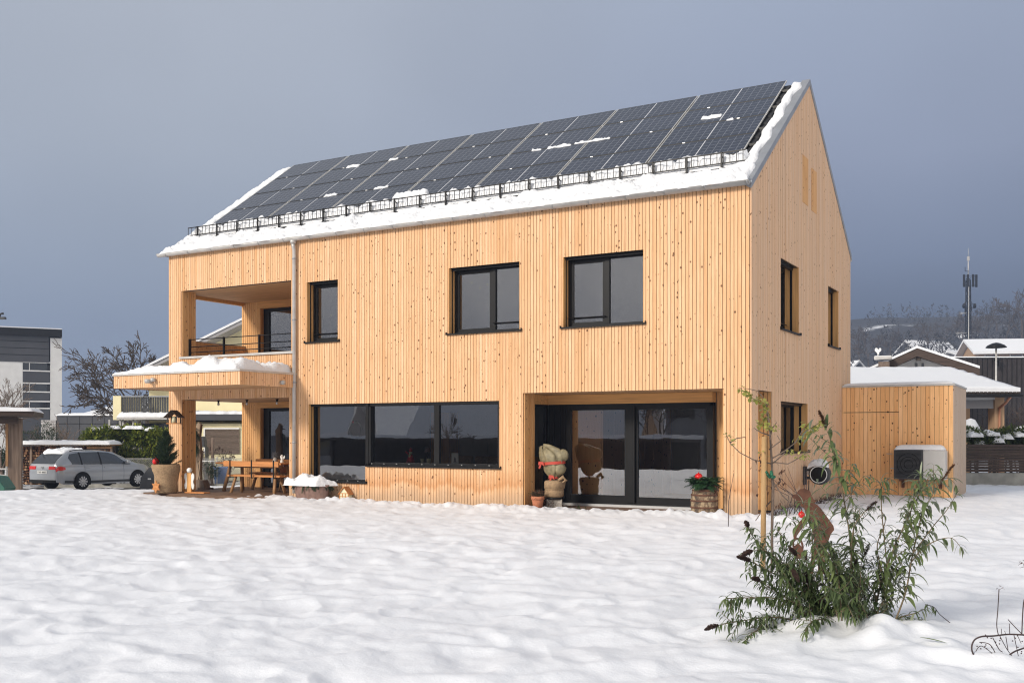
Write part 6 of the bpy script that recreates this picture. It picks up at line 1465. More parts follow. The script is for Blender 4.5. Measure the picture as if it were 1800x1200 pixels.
for a, b_2 in (((X_(235), Z_(667)), (gxa, Z_(507))), ((gxa, Z_(507)), (X_(885), Z_(667)))): q.add([(a[0], -1.25, a[1] + .01), (b_2[0], -1.25, b_2[1] + .01), (b_2[0], 9.5, b_2[1] + .01), (a[0], 9.5, a[1] + .01), (a[0], -1.25, a[1] + .12), (b_2[0], -1.25, b_2[1] + .12), (b_2[0], 9.5, b_2[1] + .12), (a[0], 9.5, a[1] + .12)], [(3, 2, 1, 0), (4, 5, 6, 7), (0, 1, 5, 4), (2, 3, 7, 6), (0, 4, 7, 3), (1, 2, 6, 5)])
q.build('snow', M['snow'], yr)
# balcony: pale cheek, slatted front, hand rail, racket-shaped hoop
bc = empty('balcony', (0, 0, 0)); bc.parent = yh
box_part(bc, 'cheek_wall', M['render_y'], X_(235), X_(248), -2.6, -.0, Z_(739), Z_(699)); q = MB(); x = X_(248) + .02
while x < X_(345): q.box(x, x + .09, -2.55, -2.52, Z_(727), Z_(701)); x += .11
q.build('slat_railing', M['grey_p'], bc); box_part(bc, 'hand_rail', M['zincd'], X_(248), X_(345), -2.6, -2.5, Z_(701) + .003, Z_(699)); box_part(bc, 'floor_slab', M['render_y'], X_(248), X_(345), -2.5, 0, Z_(739), Z_(729))
q = MB(); c = (X_(291), -2.7, Z_(708)); q.tube([(c[0] + .20 * math.cos(t), c[1], c[2] + .25 * math.sin(t)) for t in [2 * math.pi * j / 20 for j in range(21)]], .018, 5); q.tube([(c[0] + .1, c[1], c[2] - .2), (c[0] + .3, c[1], c[2] - .6)], .02, 5)
tnr = q.build('wire_hoop', M['grey_p'], bc)
# patio roof with posts and dark glazing under the balcony
pr = empty('patio_roof', (0, 0, 0)); pr.parent = yh
q = MB(); q.box(X_(255), X_(345), -3.6, -.1, Z_(739), Z_(735)); q.build('cover', M['zinc'], pr); snow_cap('snow', X_(254), X_(345), -3.6, -1.2, Z_(735), .20, pr, res=.1, seed=63, lump=.3, edge=.2, rag=.2)
for px in (240, 258, 262.5, 279): box_part(pr, 'post', M['zinc'], X_(px) - .035, X_(px) + .035, -3.4, -3.33, 0, Z_(739) - .003)
box_part(pr, 'cross_rail', M['zinc'], X_(262), X_(345), -3.4, -3.34, Z_(796), Z_(794)); box_part(yh, 'glazing', M['carglass'], X_(252), X_(345), -.12, -.01, 0, Z_(744))
# lean-to with a shuttered window
lt = empty('lean_to', (0, 0, 0)); lt.parent = yh
box_part(lt, 'wall', M['render_y'], X_(372), X_(470), -3.0, -.1, 0, Z_(745)); box_part(lt, 'wall', M['render_y'], X_(345), X_(371), -2.0, -.1, 0, Z_(745))
q = MB(); q.box(X_(342), X_(375), -3.4, -.1, Z_(741), Z_(737)); q.box(X_(375) + .003, X_(480), -3.4, -.1, Z_(740), Z_(730)); q.build('roof', M['anth'], lt); snow_cap('snow', X_(342), X_(379), -3.4, -.1, Z_(737), .34, lt, res=.07, seed=64, lump=.3, edge=.2, rag=.3, sc=2); snow_cap('snow', X_(376), X_(480), -3.3, -.1, Z_(730), .14, lt, res=.1, seed=65, lump=.3, edge=.2)
q = MB()
for px in (366, 370, 374): q.tube([(X_(px), -3.1, 0), (X_(px), -3.1, Z_(741))], .055, 8)
q.build('downpipe', M['zinc'], lt)
ws = empty('window', (0, 0, 0)); ws.parent = lt
q = MB(); a, b2, c, d2 = X_(391), X_(450), Z_(795), Z_(752); q.box(a, a + .07, -3.08, -3.0, c, d2); q.box(a + .07, b2, -3.08, -3.0, d2 - .07, d2); q.build('frame', M['white'], ws)
q = MB(); z = c
while z < d2 - .08: q.box(a + .08, b2, -3.06, -3.01, z, z + .045); z += .055
q.build('roller_shutter', M['bark2'], ws)
# barbecue, small table, post, blue bin, patches, plants near the fence
def at(px, d, z=GL): p = D_(px, HY, d); return (p.x, p.y, z)
d = 44; bq = frame_at(352, d, GL, 'barbecue', 'black kettle style gas barbecue beyond the wire fence', 'barbecue')
q = MB(); q.box(-.24, .24, -.2, .2, 1.58, 1.85); q.prism([(-.24, 1.853), (.24, 1.853), (.18, 2.05), (-.16, 2.05)], -.2, .2); q.build('lid', M['grey_p'], bq, bevel=.02); q = MB(); q.box(-.30, -.26, -.2, .2, 0, 1.6); q.box(.26, .30, -.2, .2, 0, 1.6); q.box(-.26, .26, -.2, .2, .6, .64); q.build('stand', M['grey_p'], bq)
s2 = frame_at(358, 43.5, GL, 'side_table', 'light framed garden side table beyond the fence', 'table'); q = MB(); q.box(-.4, .4, -.3, .3, .98, 1.02); q.build('table_top', M['white'], s2)
for sx in (-.38, .34):
    for sy in (-.28, .24): box_part(s2, 'leg', M['zinc'], sx, sx + .04, sy, sy + .04, 0, .977)
q = MB(); q.lathe([(.07, 0), (.065, 1.9), (.05, 2.0)], n=10); s_ = q.build('wooden_post', M['oldwood']); s_.location = at(374, 44); tag(s_, 'thin upright weathered post beyond the wire fence', 'post')
q = MB(); q.lathe([(.24, 0), (.28, .6), (.30, .62), (.30, .66), (.26, .66)], n=20); s_ = q.build('blue_barrel', M['blue']); s_.location = at(389, 43.2); s_.scale = (1.1, 1.1, 1.15); tag(s_, 'bright blue plastic tub at the fence behind the porch table', 'tub')
for k, (px, dd, w_, h_, mm, lb) in enumerate(((398, 44.5, .5, 1.35, 'redl', 'withered brown hydrangea with snow beyond the fence'), (362, 44.8, .35, 1.4, 'redl', 'brown withered perennial beside the barbecue'), (372, 42.4, .35, .8, 'everg', 'green shrub by the thin post behind the fence'), (300, 45, .6, .9, 'everg', 'dark low shrub beneath the patio roof'))):
    o = frame_at(px, dd, GL, 'garden_shrub', lb, 'shrub'); r = random.Random(k + 70)
    leaf_cloud('foliage', o, M[mm], [(r.uniform(-w_, w_) * .6, r.uniform(-.2, .2), r.uniform(h_ * .5, h_), w_ * .5, .3, .28) for _ in range(7)], 700, .09, .04, k + 80)
    q = MB()
    for j in range(10): q.tube([(r.uniform(-.1, .1), 0, 0), (r.uniform(-w_, w_) * .7, r.uniform(-.2, .2), h_)], [.015, .006], 4)
    q.build('stem', M['bark2'], o)
# wire mesh fence
d = 42.6; wf = frame_at(330, d, GL, 'wire_fence', 'grey chain link fence behind the porch and car', 'fence'); x0, x1 = SX(205, d, 330), SX(470, d, 330)
q = MB(); s_ = .085; n = int((x1 - x0 + 1.1) / s_)
for k in range(n):
    a = x0 - 1.1 + k * s_
    for (u0, u1, z0, z1) in ((a, a + 1.1, 0, 1.1), (a + 1.1, a, 0, 1.1)):
        lo = min(u0, u1); hi = max(u0, u1)
        t0 = 0; t1 = 1
        f_ = lambda u: (u - u0) / (u1 - u0)
        ts = sorted((f_(x0), f_(x1))); t0 = max(0, ts[0]); t1 = min(1, ts[1])
        if t1 - t0 > .02: q.bar((u0 + (u1 - u0) * t0, 0, 1.1 * t0), (u0 + (u1 - u0) * t1, 0, 1.1 * t1), .006, .006, up=(0, 1, 0))
q.build('wire_mesh', M['zinc'], wf); q = MB()
for z in (.03, 1.12): q.tube([(x0, 0, z), (x1, 0, z)], .014, 5)
q.build('tension_wire', M['zinc'], wf)
x = x0
while x < x1: q = MB(); q.tube([(x, .02, -.1), (x, .02, 1.2)], .025, 6); q.build('fence_post', M['zinc'], wf); x += 2.1
q = MB(); q.box(x0 - 3, x1 + 1, -.1, .1, -.3, .06); q.build('kerb', M['conc'], wf)
# heaps of snow on dark low bed between deck and fence
for k, (px, dd, w_, th_) in enumerate(((372, 36.5, 1.6, .22), (425, 33, 1.3, .14), (352, 40.5, .9, .2), (410, 40, 1.8, .18))):
    s_ = snow_cap('snow_heap', -w_, w_, -.8, .8, 0, th_, None, res=.06, seed=90 + k, lump=.3, edge=.5, rag=.4, sc=1.3); p = at(px, dd, 0); s_.location = (p[0], p[1], gz(p[0], p[1]) - .03); s_.rotation_euler = (0, 0, R(YAW)); tag(s_, ['long heap of snow just behind the terrace deck', 'flat snow heap beneath the far porch pillar', 'small snow heap close to the fence, left', 'wide snow heap close to the fence, right'][k], 'snow heap', 'snow heaps between deck and fence')
# composter
d = 38.6; cm = frame_at(266, d, GL + .0, 'compost_bin', 'dark grey pyramid shaped compost bin in front of the car bonnet', 'compost bin')
q = MB(); q.add([(-.34, -.34, 0), (.34, -.34, 0), (.34, .34, 0), (-.34, .34, 0), (-.30, -.30, .5), (.30, -.30, .5), (.30, .30, .5), (-.30, .30, .5), (-.08, -.08, .88), (.08, -.08, .88), (.08, .08, .88), (-.08, .08, .88)], [(0, 1, 5, 4), (1, 2, 6, 5), (2, 3, 7, 6), (3, 0, 4, 7), (4, 5, 9, 8), (5, 6, 10, 9), (6, 7, 11, 10), (7, 4, 8, 11), (8, 9, 10, 11)]); q.build('body', M['grey_p'], cm, bevel=.02)
box_part(cm, 'label_plate', M['white'], -.02, .10, -.322, -.312, .44, .49)

# ================================================================== BACKGROUND, RIGHT
# dark plank fence on a concrete wall, snowy shrubs
d = 30.5; pf = frame_at(1750, d, 0, 'plank_fence', 'dark weathered horizontal plank fence on a concrete base wall', 'fence'); X_ = lambda px: SX(px, d, 1750); Z_ = lambda py: SZ(py, d, 0)
box_part(pf, 'base_wall', M['conc'], X_(1690), X_(1990), 0, .3, -.3, Z_(831)); q = MB(); z = Z_(829); k = 0
while z < Z_(782): q.box(X_(1690), X_(1990), .05 + .02 * (k % 2), .10 + .02 * (k % 2), z, z + .075); z += .083; k += 1
q.build('plank_panel', M['oldwood_h'], pf)
for px in (1722, 1752, 1782, 1815): box_part(pf, 'fence_post', M['oldwood_h'], X_(px) - .03, X_(px) + .03, .13, .2, 0, Z_(782) - .05)
shs = frame_at(1745, 31.6, 0, 'shrub_row', 'row of green shrubs with snow clumps above the plank fence', 'hedge'); r = random.Random(90)
leaf_cloud('foliage', shs, M['shrubl'], [(r.uniform(-.9, 1.7), r.uniform(-.3, .3), r.uniform(.95, 1.50), .36, .35, .30) for _ in range(26)], 10000, .11, .055, 91)
q = MB()
for j in range(14): x = r.uniform(-.9, 1.7); q.tube([(x, 0, 0), (x + r.uniform(-.2, .2), 0, 1.4)], [.03, .01], 5)
q.build('stem', M['bark'], shs)
for k, (px, py, w_) in enumerate(((1708, 764, .4), (1736, 762, .4), (1745, 774, .36), (1762, 768, .3), (1784, 764, .3), (1716, 778, .2))): x = SX(px, 31.4, 1745); z = CAM.z + (HY - py) / F * 31.4; snow_cap('snow', x - w_ / 2, x + w_ / 2, -.45, .1, z - .06, .13, shs, res=.035, seed=95 + k, lump=.5, edge=.12, rag=.6)
for k, (px, py, w_, lb) in enumerate(((1706, 735, .62, 'folded sunshade buried in snow near the annex'), (1799, 748, 1.0, 'broad snow laden garden cover at the right edge'))):
    dd = 34; o = frame_at(px, dd, 0, 'snowy_cover', lb, 'garden cover'); z = CAM.z + (HY - py) / F * dd; q = MB(); q.lathe([(w_ * .55, z - .7), (w_ * .5, z - .35), (w_ * .22, z - .05), (.02, z)], n=14, wob=.06, seed=k); q.build('snow', M['snow'], o); q = MB(); q.tube([(0, 0, 0), (0, 0, z - .5)], .03, 6); q.build('pole', M['black'], o)
# brown house with low snowy roof and porch
d = 35; bh = frame_at(1640, d, -.2, 'brown_neighbour_house', 'low neighbour house with thick snowy roof behind the annex', 'house'); X_ = lambda px: SX(px, d, 1640); Z_ = lambda py: SZ(py, d, -.2)
ez = Z_(691); rzz = SZ(652, 40, -.2)
q = MB(); n = 40; m2 = 14; V = []
xl0, xr0 = X_(1460), X_(1781); xl1, xr1 = SX(1460, 40, 1640), SX(1757, 40, 1640)
for i in range(n + 1):
    for j in range(m2 + 1):
        u = i / n; v = j / m2; x = (xl0 + (xr0 - xl0) * u) * (1 - v) + (xl1 + (xr1 - xl1) * u) * v; y = -.5 + 5.2 * v; z = ez + (rzz - ez) * v
        z += .16 + .035 * float(noise2(x * 2, y * 2, 5)) + .03 * math.sin(v * m2 * 3.1); V.append((x, y, z))
fs = [(i * (m2 + 1) + j, (i + 1) * (m2 + 1) + j, (i + 1) * (m2 + 1) + j + 1, i * (m2 + 1) + j + 1) for i in range(n) for j in range(m2)]
q.add(V, fs, sm=True)
B_ = [(xl0, -.5, ez), (xr0, -.5, ez), (xr1, 4.7, rzz), (xl1, 4.7, rzz)]
o = len(q.v); q.add(B_, [(3, 2, 1, 0)])
q.f += [tuple([0] + [i * (m2 + 1) for i in range(1, n + 1)] + [o + 1, o]), tuple([n * (m2 + 1) + j for j in range(m2 + 1)] + [o + 2, o + 1])]; q.uv += [None] * 2; q.a += [0] * 2; q.m += [0] * 2; q.sm += [False] * 2
rsn = q.build('roof', M['snow'], bh)
q = MB(); r = random.Random(6); x = xl0
while x < xr0: q.box(x, x + .10, -.56, -.44, ez - .05 - r.uniform(0, .03), ez + .03); x += .14
q.build('tile_edge', M['soil'], rsn); q = MB(); q.add([(xl0, -.45, ez - .01), (xr0 - .05, -.45, ez - .01), (xr1 - .05, 4.6, rzz - .01), (xl1, 4.6, rzz - .01), (xl0, -.45, ez - .14), (xr0 - .05, -.45, ez - .14), (xr1 - .05, 4.6, rzz - .14), (xl1, 4.6, rzz - .14)], [(0, 1, 2, 3), (4, 7, 6, 5), (0, 4, 5, 1), (1, 5, 6, 2)]); q.build('rafters', M['bark'], rsn)
q = MB(); q.tube([(xl0, -.62, ez - .10), (xr0, -.62, ez - .10)], .06, 8); q.build('gutter', M['black'], bh)
box_part(bh, 'wall', M['render_b'], X_(1460), X_(1692), .4, 7, 0, ez - .02); box_part(bh, 'wall', M['render_b'], X_(1692), X_(1751), 2.0, 7, 0, ez + .1); 
box_part(bh, 'pillar', M['render_b'], X_(1751), X_(1768), .1, .6, 0, ez - .02)
box_part(bh, 'awning_cassette', M['alu'], X_(1690), X_(1750), .05, .3, ez - .22, ez - .12); box_part(bh, 'awning_cloth', M['render_g'], X_(1690), X_(1749), .12, .16, ez - .52, ez - .223)
q = MB(); q.tube([(X_(1762), -.6, ez - .12), (X_(1760), -.3, ez - .35), (X_(1758), .04, ez - .5)], .045, 8); q.tube([(X_(1758), .04, ez - .5), (X_(1758), .04, 0)], .04, 8); q.build('downpipe', plain('copper_pipe', (.42, .19, .11), .5, .3, .1), bh)
# gabled house behind it with chimney and weathercock
d = 52; gh = frame_at(1610, d, -.2, 'gabled_house', 'grey house with dark gable boards and snow trimmed roof behind', 'house', turn=-22); X_ = lambda px: SX(px, d, 1610); Z_ = lambda py: SZ(py, d, -.2)
ap = (X_(1612), Z_(612)); lf_ = (X_(1520), Z_(654)); rg_ = (X_(1712), Z_(650))
q = MB(); q.prism([(lf_[0] + .5, 0), (rg_[0] - .5, 0), (rg_[0] - .5, rg_[1]), (ap[0], ap[1] - .2), (lf_[0] + .5, lf_[1])], .9, 9); q.build('wall', M['render_w'], gh)
q = MB(); o_ = .40
for a, b_2 in ((lf_, ap), (ap, rg_)): q.add([(a[0], 0, a[1]), (b_2[0], 0, b_2[1]), (b_2[0], 9.5, b_2[1]), (a[0], 9.5, a[1]), (a[0], 0, a[1] - o_), (b_2[0], 0, b_2[1] - o_), (b_2[0], 9.5, b_2[1] - o_), (a[0], 9.5, a[1] - o_)], [(0, 1, 2, 3), (7, 6, 5, 4), (0, 4, 5, 1), (2, 6, 7, 3), (0, 3, 7, 4), (1, 5, 6, 2)])
ro = q.build('roof', M['oldwood_h'], gh); q = MB()
for a, b_2 in ((lf_, ap), (ap, rg_)): q.add([(a[0], -.05, a[1] + .01), (b_2[0], -.05, b_2[1] + .01), (b_2[0], 9.5, b_2[1] + .01), (a[0], 9.5, a[1] + .01), (a[0], -.05, a[1] + .13), (b_2[0], -.05, b_2[1] + .13), (b_2[0], 9.5, b_2[1] + .13), (a[0], 9.5, a[1] + .13)], [(3, 2, 1, 0), (4, 5, 6, 7), (0, 1, 5, 4), (2, 3, 7, 6), (0, 4, 7, 3), (1, 2, 6, 5)])
q.build('snow', M['snow'], ro); q = MB()
for px in (1610.5, 1621): q.box(X_(px) - .06, X_(px) + .06, .85, .9, Z_(646), Z_(637))
q.build('window', M['carglass'], gh); box_part(gh, 'beam_end', M['bark'], X_(1614) - .12, X_(1614) + .12, .2, .89, Z_(632), Z_(622)); q = MB(); q.lathe([(.35, 0), (.33, .2), (.15, .35), (.01, .38)], (X_(1605), 5, Z_(612) - .1), 16); q.build('roof_cowl', M['black'], ro)
ch = empty('chimney', (0, 0, 0)); ch.parent = gh
box_part(ch, 'stack', M['bark2'], X_(1549), X_(1567), -.9, -.4, 2, Z_(636)); box_part(ch, 'cap', M['zinc'], X_(1542), X_(1571), -1.1, -.2, Z_(632), Z_(627)); box_part(ch, 'snow', M['snow'], X_(1543), X_(1570), -1.05, -.25, Z_(627) + .003, Z_(626))
q = MB(); xw, zw = X_(1548), Z_(626); q.tube([(xw, -.6, zw), (xw, -.6, zw + .15)], .025, 5); q.prism([(xw - .02, zw + .12), (xw + .06, zw + .12), (xw + .05, zw + .2), (xw + .16, zw + .30), (xw + .15, zw + .42), (xw + .06, zw + .42), (xw + .02, zw + .34), (xw - .05, zw + .44), (xw - .14, zw + .42), (xw - .16, zw + .30), (xw - .06, zw + .2)], -.62, -.58); q.build('weathercock', M['white'], ch)
# long dark brown hall
d = 62; dh = frame_at(1740, d, -.2, 'dark_hall', 'long black brown hall with a thin snowy roof edge', 'building'); X_ = lambda px: SX(px, d, 1740); Z_ = lambda py: SZ(py, d, -.2)
hallm = plain('dark_hall_cladding', (.022, .017, .017), .7, 0, .3, 3)
box_part(dh, 'wall', hallm, X_(1640), X_(2100), 0, 12, 0, Z_(628.5)); q = MB(); x = X_(1640)
while x < X_(1900): q.box(x, x + .03, -.02, -.001, 0, Z_(630)); x += .3
q.build('cladding_joint', M['black'], dh); box_part(dh, 'snow', M['snow'], X_(1639), X_(2100), -.1, 12.1, Z_(628.5) + .003, Z_(626.5)); q = MB(); q.lathe([(.09, 0), (.09, .35), (.2, .36), (.2, .45), (.05, .5)], (X_(1749), -.3, Z_(645)), 12); q.build('roof_vent', M['black'], dh)
# mushroom lamp
d = 58; ml = frame_at(1751, d, 0, 'street_lamp', 'mushroom shaped street lamp rising above the dark hall', 'street lamp'); z = SZ(611, d, 0)
q = MB(); q.tube([(0, 0, 0), (0, 0, z)], [.08, .05], 8); q.build('pole', M['zinc'], ml); q = MB(); q.lathe([(.55, z), (.56, z + .03), (.45, z + .14), (.2, z + .26), (.01, z + .30)], n=24); q.build('lamp_shade', M['black'], ml)
# brushwood at the right edge
br_o = frame_at(1795, 40, -.1, 'bare_thicket', 'dark bare thicket beside the snowy roof at the right edge', 'shrub'); r = random.Random(77); q = MB()
for k in range(16): branch_tree(q, Vector((r.uniform(-.6, 1.2), r.uniform(-.3, .3), 0)), Vector((r.gauss(0, .25), r.gauss(0, .2), 1)), 1.1, .03, 3, r, 3, .5, .75, .2, 3, .006)
q.build('stem', M['bark'], br_o); leaf_cloud('foliage', br_o, M['redl'], [(r.uniform(-.7, 1.3), 0, r.uniform(1.2, 3.3), .4, .4, .4) for _ in range(12)], 500, .07, .04, 92)

# hill houses, tower, trees on the slope
def hz(px, d): p = D_(px, HY, d); return float(terrain(np.array([p.x]), np.array([p.y]))[0])
def hillhouse(px, d, w_, dep, hwall, hroof, turn, label, ridge_along=True, wallm='render_w', wins=3, py=600):
    z = CAM.z + (HY - py) / F * d * KH - (hwall + hroof) * KH; o = frame_at(px, d * KH, z, 'hillside_house', label, 'house', turn=turn); o.scale = (KH,) * 3
    q = MB(); q.box(-w_ / 2, w_ / 2, 0, dep, -3, hwall)
    if ridge_along:
        q.prism([(0, hwall + .001), (dep, hwall + .001), (dep / 2, hwall + hroof - .2)], -w_ / 2 + .001, w_ / 2 - .001, 'yz')
    else: q.prism([(-w_ / 2, hwall + .001), (w_ / 2, hwall + .001), (0, hwall + hroof - .2)], .001, dep - .001, 'xz')
    q.build('wall', M[wallm], o); q = MB(); e = .9
    if ridge_along: sl_ = hroof / (dep / 2); L_ = [((-w_ / 2 - e, -e, hwall - e * sl_), (w_ / 2 + e, -e, hwall - e * sl_), (w_ / 2 + e, dep / 2, hwall + hroof), (-w_ / 2 - e, dep / 2, hwall + hroof)), ((-w_ / 2 - e, dep / 2, hwall + hroof), (w_ / 2 + e, dep / 2, hwall + hroof), (w_ / 2 + e, dep + e, hwall - e * sl_), (-w_ / 2 - e, dep + e, hwall - e * sl_))]
    else: sl_ = hroof / (w_ / 2); L_ = [((-w_ / 2 - e, -e, hwall - e * sl_), (0, -e, hwall + hroof), (0, dep + e, hwall + hroof), (-w_ / 2 - e, dep + e, hwall - e * sl_)), ((0, -e, hwall + hroof), (w_ / 2 + e, -e, hwall - e * sl_), (w_ / 2 + e, dep + e, hwall - e * sl_), (0, dep + e, hwall + hroof))]
    for f4 in L_: t4 = [(a, b, c + .35) for a, b, c in f4]; q.add(list(f4) + t4, [(3, 2, 1, 0), (4, 5, 6, 7), (0, 1, 5, 4), (1, 2, 6, 5), (2, 3, 7, 6), (3, 0, 4, 7)])
    q.build('roof', M['snow'], o)
    for k in range(wins):
        x = -w_ / 2 + (k + .5) * w_ / wins; wn = box_part(o, 'window', M['carglass'], x - .7, x + .7, -.06, -.005, hwall * .35, hwall * .35 + 1.4); q = MB(); q.box(x - .8, x - .7, -.08, -.01, hwall * .35 - .1, hwall * .35 + 1.5); q.box(x + .7, x + .8, -.08, -.01, hwall * .35 - .1, hwall * .35 + 1.5); q.build('window_frame', M['white'], wn)
    return o
hillhouse(1653, 185, 8, 7, 3.2, 2.6, 20, 'pale house with snowy ridge roof left of the antenna mast', wins=2, wallm='render_g', py=599)
hillhouse(1672, 170, 6, 5, 2.6, 1.0, 20, 'small white flat house close left of the antenna mast', wins=2, py=618)
hillhouse(1724, 150, 6, 5, 2.4, .5, 0, 'white box shaped house right of the antenna mast', wins=2, py=617)
hillhouse(1786, 135, 9.5, 7, 3.0, 1.6, -8, 'broad beige house with snowy roof beyond the hall at right', wins=3, wallm='render_b', py=595.5)
hillhouse(1503, 165, 6.5, 6, 2.2, 2.2, 35, 'small snowy gabled house low beside the timber gable', ridge_along=False, wins=2, py=637, wallm='render_g')
hillhouse(1738, 225, 9, 7, 3.0, 2.4, 10, 'faint house roof high on the misty slope', wins=2, wallm='render_g', py=589)
d = 150; tz_ = 2.0; tw0 = frame_at(1702, d * KH, CAM.z + .5 * KH, 'antenna_mast', 'tall slim lattice antenna mast against the fog', 'mast'); tw0.scale = (KH,) * 3; Z_ = lambda py: SZ(py, d, tz_)
ztop = Z_(452); zl = Z_(492); q = MB(); hw = lambda z: .42 - .22 * z / ztop; z = 0
lat = MB()
for sx in (-1, 1):
    for sy in (-1, 1): lat.tube([(sx * hw(0), sy * hw(0), 0), (sx * hw(zl), sy * hw(zl), zl)], .075, 5)
k = 0
while z < zl:
    z2 = z + .75; a, b_2 = hw(z), hw(z2)
    for (c0, c1) in (((-1, -1), (1, -1)), ((1, -1), (1, 1)), ((1, 1), (-1, 1)), ((-1, 1), (-1, -1))):
        lat.tube([(c0[0] * a, c0[1] * a, z), (c1[0] * b_2, c1[1] * b_2, z2)] if k % 2 else [(c1[0] * a, c1[1] * a, z), (c0[0] * b_2, c0[1] * b_2, z2)], .045, 4); lat.tube([(c0[0] * a, c0[1] * a, z), (c1[0] * a, c1[1] * a, z)], .045, 4)
    z = z2; k += 1
lat.build('lattice_tower', M['black'], tw0); q = MB(); q.tube([(0, 0, zl), (0, 0, ztop)], .08, 6); q.tube([(0, 0, ztop), (0, 0, Z_(436))], .03, 5); q.box(-.14, .14, -.14, .14, ztop - .5, ztop + .1); q.tube([(-.18, -.5, 0), (-.14, -.5, zl)], .06, 5); q.build('spire', M['zinc'], tw0)
for (x, y) in ((-.75, -.3), (-.28, -.5), (.50, -.5), (1.1, -.2)): q = MB(); q.box(x - .16, x + .16, y - .08, y + .08, Z_(505), Z_(483)); q.build('antenna_panel', M['black'], tw0, bevel=.03)
for (x, y) in ((-.78, -.3), (.80, -.3)): q = MB(); q.lathe([(.32, -.12), (.32, .12)], (x, y, Z_(538)), 12, 'x'); q.build('dish_antenna', M['black'], tw0)
q = MB()
for z in (Z_(486), Z_(502), Z_(534), Z_(542)): q.tube([(-.8, -.25, z), (1.05, -.2, z)], .04, 5)
q.tube([(-.5, 0, Z_(546)), (-.55, 0, Z_(532)), (0, 0, Z_(524)), (.55, 0, Z_(532)), (.5, 0, Z_(546))], .04, 5); q.build('antenna_arm', M['grey_p'], tw0)
for py in (471, 550, 570, 603): q = MB(); z = Z_(py); q.tube([(0, -.2, z - .5), (-.55, -.2, z - .5), (-.55, -.2, z + .1)], .05, 5); q.build('rod_antenna', M['black'], tw0)
for py, L_ in ((585, 1.9), (550, 1.3)): q = MB(); z = Z_(py); q.tube([(0, -.2, z), (-L_, -.2, z - .12)], .035, 5); [q.tube([(-L_ + j * .2, -.2, z - .25), (-L_ + j * .2, -.2, z + .1)], .02, 4) for j in range(5)]; q.build('yagi_antenna', M['zinc'], tw0)
# trees on the slope
proto = []
for k in range(4):
    r = random.Random(300 + k); q = MB(); branch_tree(q, Vector((0, 0, 1.2)), Vector((0, 0, 1)), 2.4, .16, 5, r, 3, .6, .74, .08, 3, .028, None, .15, 4); t_ = MB(); t_.tube([(0, 0, -1), (0, 0, 1.25)], [.24, .17], 6); proto.append((q, t_))
meshes = []
for k, (q, t_) in enumerate(proto):
    a = t_.build('trunk', M['bark']); b = q.build('crown', M['bark']); meshes.append((a.data, b.data)); bpy.data.objects.remove(a); bpy.data.objects.remove(b)
r = random.Random(55); lbl = ['dark bare tree on the misty slope beside the snowy gabled roof', 'bare tree on the slope behind the antenna mast', 'tall bare tree fading into fog at the right edge', 'bare tree before the houses on the slope']
spots = [(1632, 186, 1.2, 'bare tree directly left of the pale house on the slope'), (1662, 195, 1.1, 'bare tree behind the ridge of the pale house on the slope'), (1690, 200, 1.3, 'bare tree just left of the antenna mast top half'), (1714, 195, 1.5, 'bare tree just right of the antenna mast'),
         (1735, 210, 1.4, 'bare tree between the mast and the beige house roof'), (1766, 190, 1.7, 'tall bare tree above the left end of the beige house'), (1797, 185, 2.1, 'tallest bare tree on the slope, at the right edge'), (1600, 200, 1.0, 'bare tree above the gabled roof peak, in mist'),
         (1565, 185, 1.0, 'bare tree above the weathercock chimney, in mist'), (1527, 160, 1.1, 'bare tree beside the small snowy gabled house'), (1511, 175, 1.2, 'bare tree close to the timber gable, in mist'), (1752, 240, 1.5, 'faint bare tree high up behind the upper slope house')]
for k, (px, dd, s_, lb) in enumerate(spots):
    dd *= KH; s_ *= 1.25; p = D_(px, HY, dd); o = empty('slope_tree', (p.x, p.y, hz(px, dd) - .3), r.uniform(0, 6), lb, 'tree', 'bare trees on the misty slope'); o.scale = (s_, s_, s_)
    for nm, dt in zip(('trunk', 'crown'), meshes[k % 4]): c = bpy.data.objects.new(nm, dt); COL.objects.link(c); c.parent = o
# brush and far-off wood: one mass nobody could count
q = MB(); r = random.Random(66)
for k in range(900):
    la = r.uniform(.16, .66); dd = r.uniform(150, 210) if r.random() < .4 else 200 + 380 * r.random() ** 1.3; dd *= KH; px = CX + la * F
    if la > .62 and r.random() < .5: continue
    p = D_(px, HY, dd); z = hz(px, dd)
    if z < 3: continue
    h = r.uniform(3.2, 6.5) * (1 + (dd - 240) / 900); fr_ = r.random()
    for j in range(26):
        a = r.uniform(0, 6.28); t = r.random(); R_ = h * .32 * math.sin(math.pi * (t * .8 + .15)); c = p + Vector((math.cos(a) * R_ * r.random(), math.sin(a) * R_ * r.random(), 0)); c.z = z + h * t
        d3 = Vector((r.gauss(0, 1), r.gauss(0, 1), r.gauss(.6, 1))).normalized(); s3 = d3.orthogonal().normalized() * h * .035; L3 = h * .22
        q.add([c - s3, c + s3, c + d3 * L3], [(0, 1, 2)], a=r.random() * .7 + .3 * fr_)
wd_, t_, b_ = mat('far_wood'); at_ = t_.nodes.new('ShaderNodeAttribute'); at_.attribute_name = 'brd'
t_.links.new(wramp(t_, at_.outputs['Fac'], [(0, (.018, .017, .018)), (.7, (.07, .065, .065)), (1, (.16, .16, .175))], 'LINEAR'), b_.inputs['Base Color']); b_.inputs['Roughness'].default_value = .9
o = q.build('far_wood', wd_, recalc=False); tag(o, 'leafless wood and brush on the misty slope', 'wood', kind='stuff')

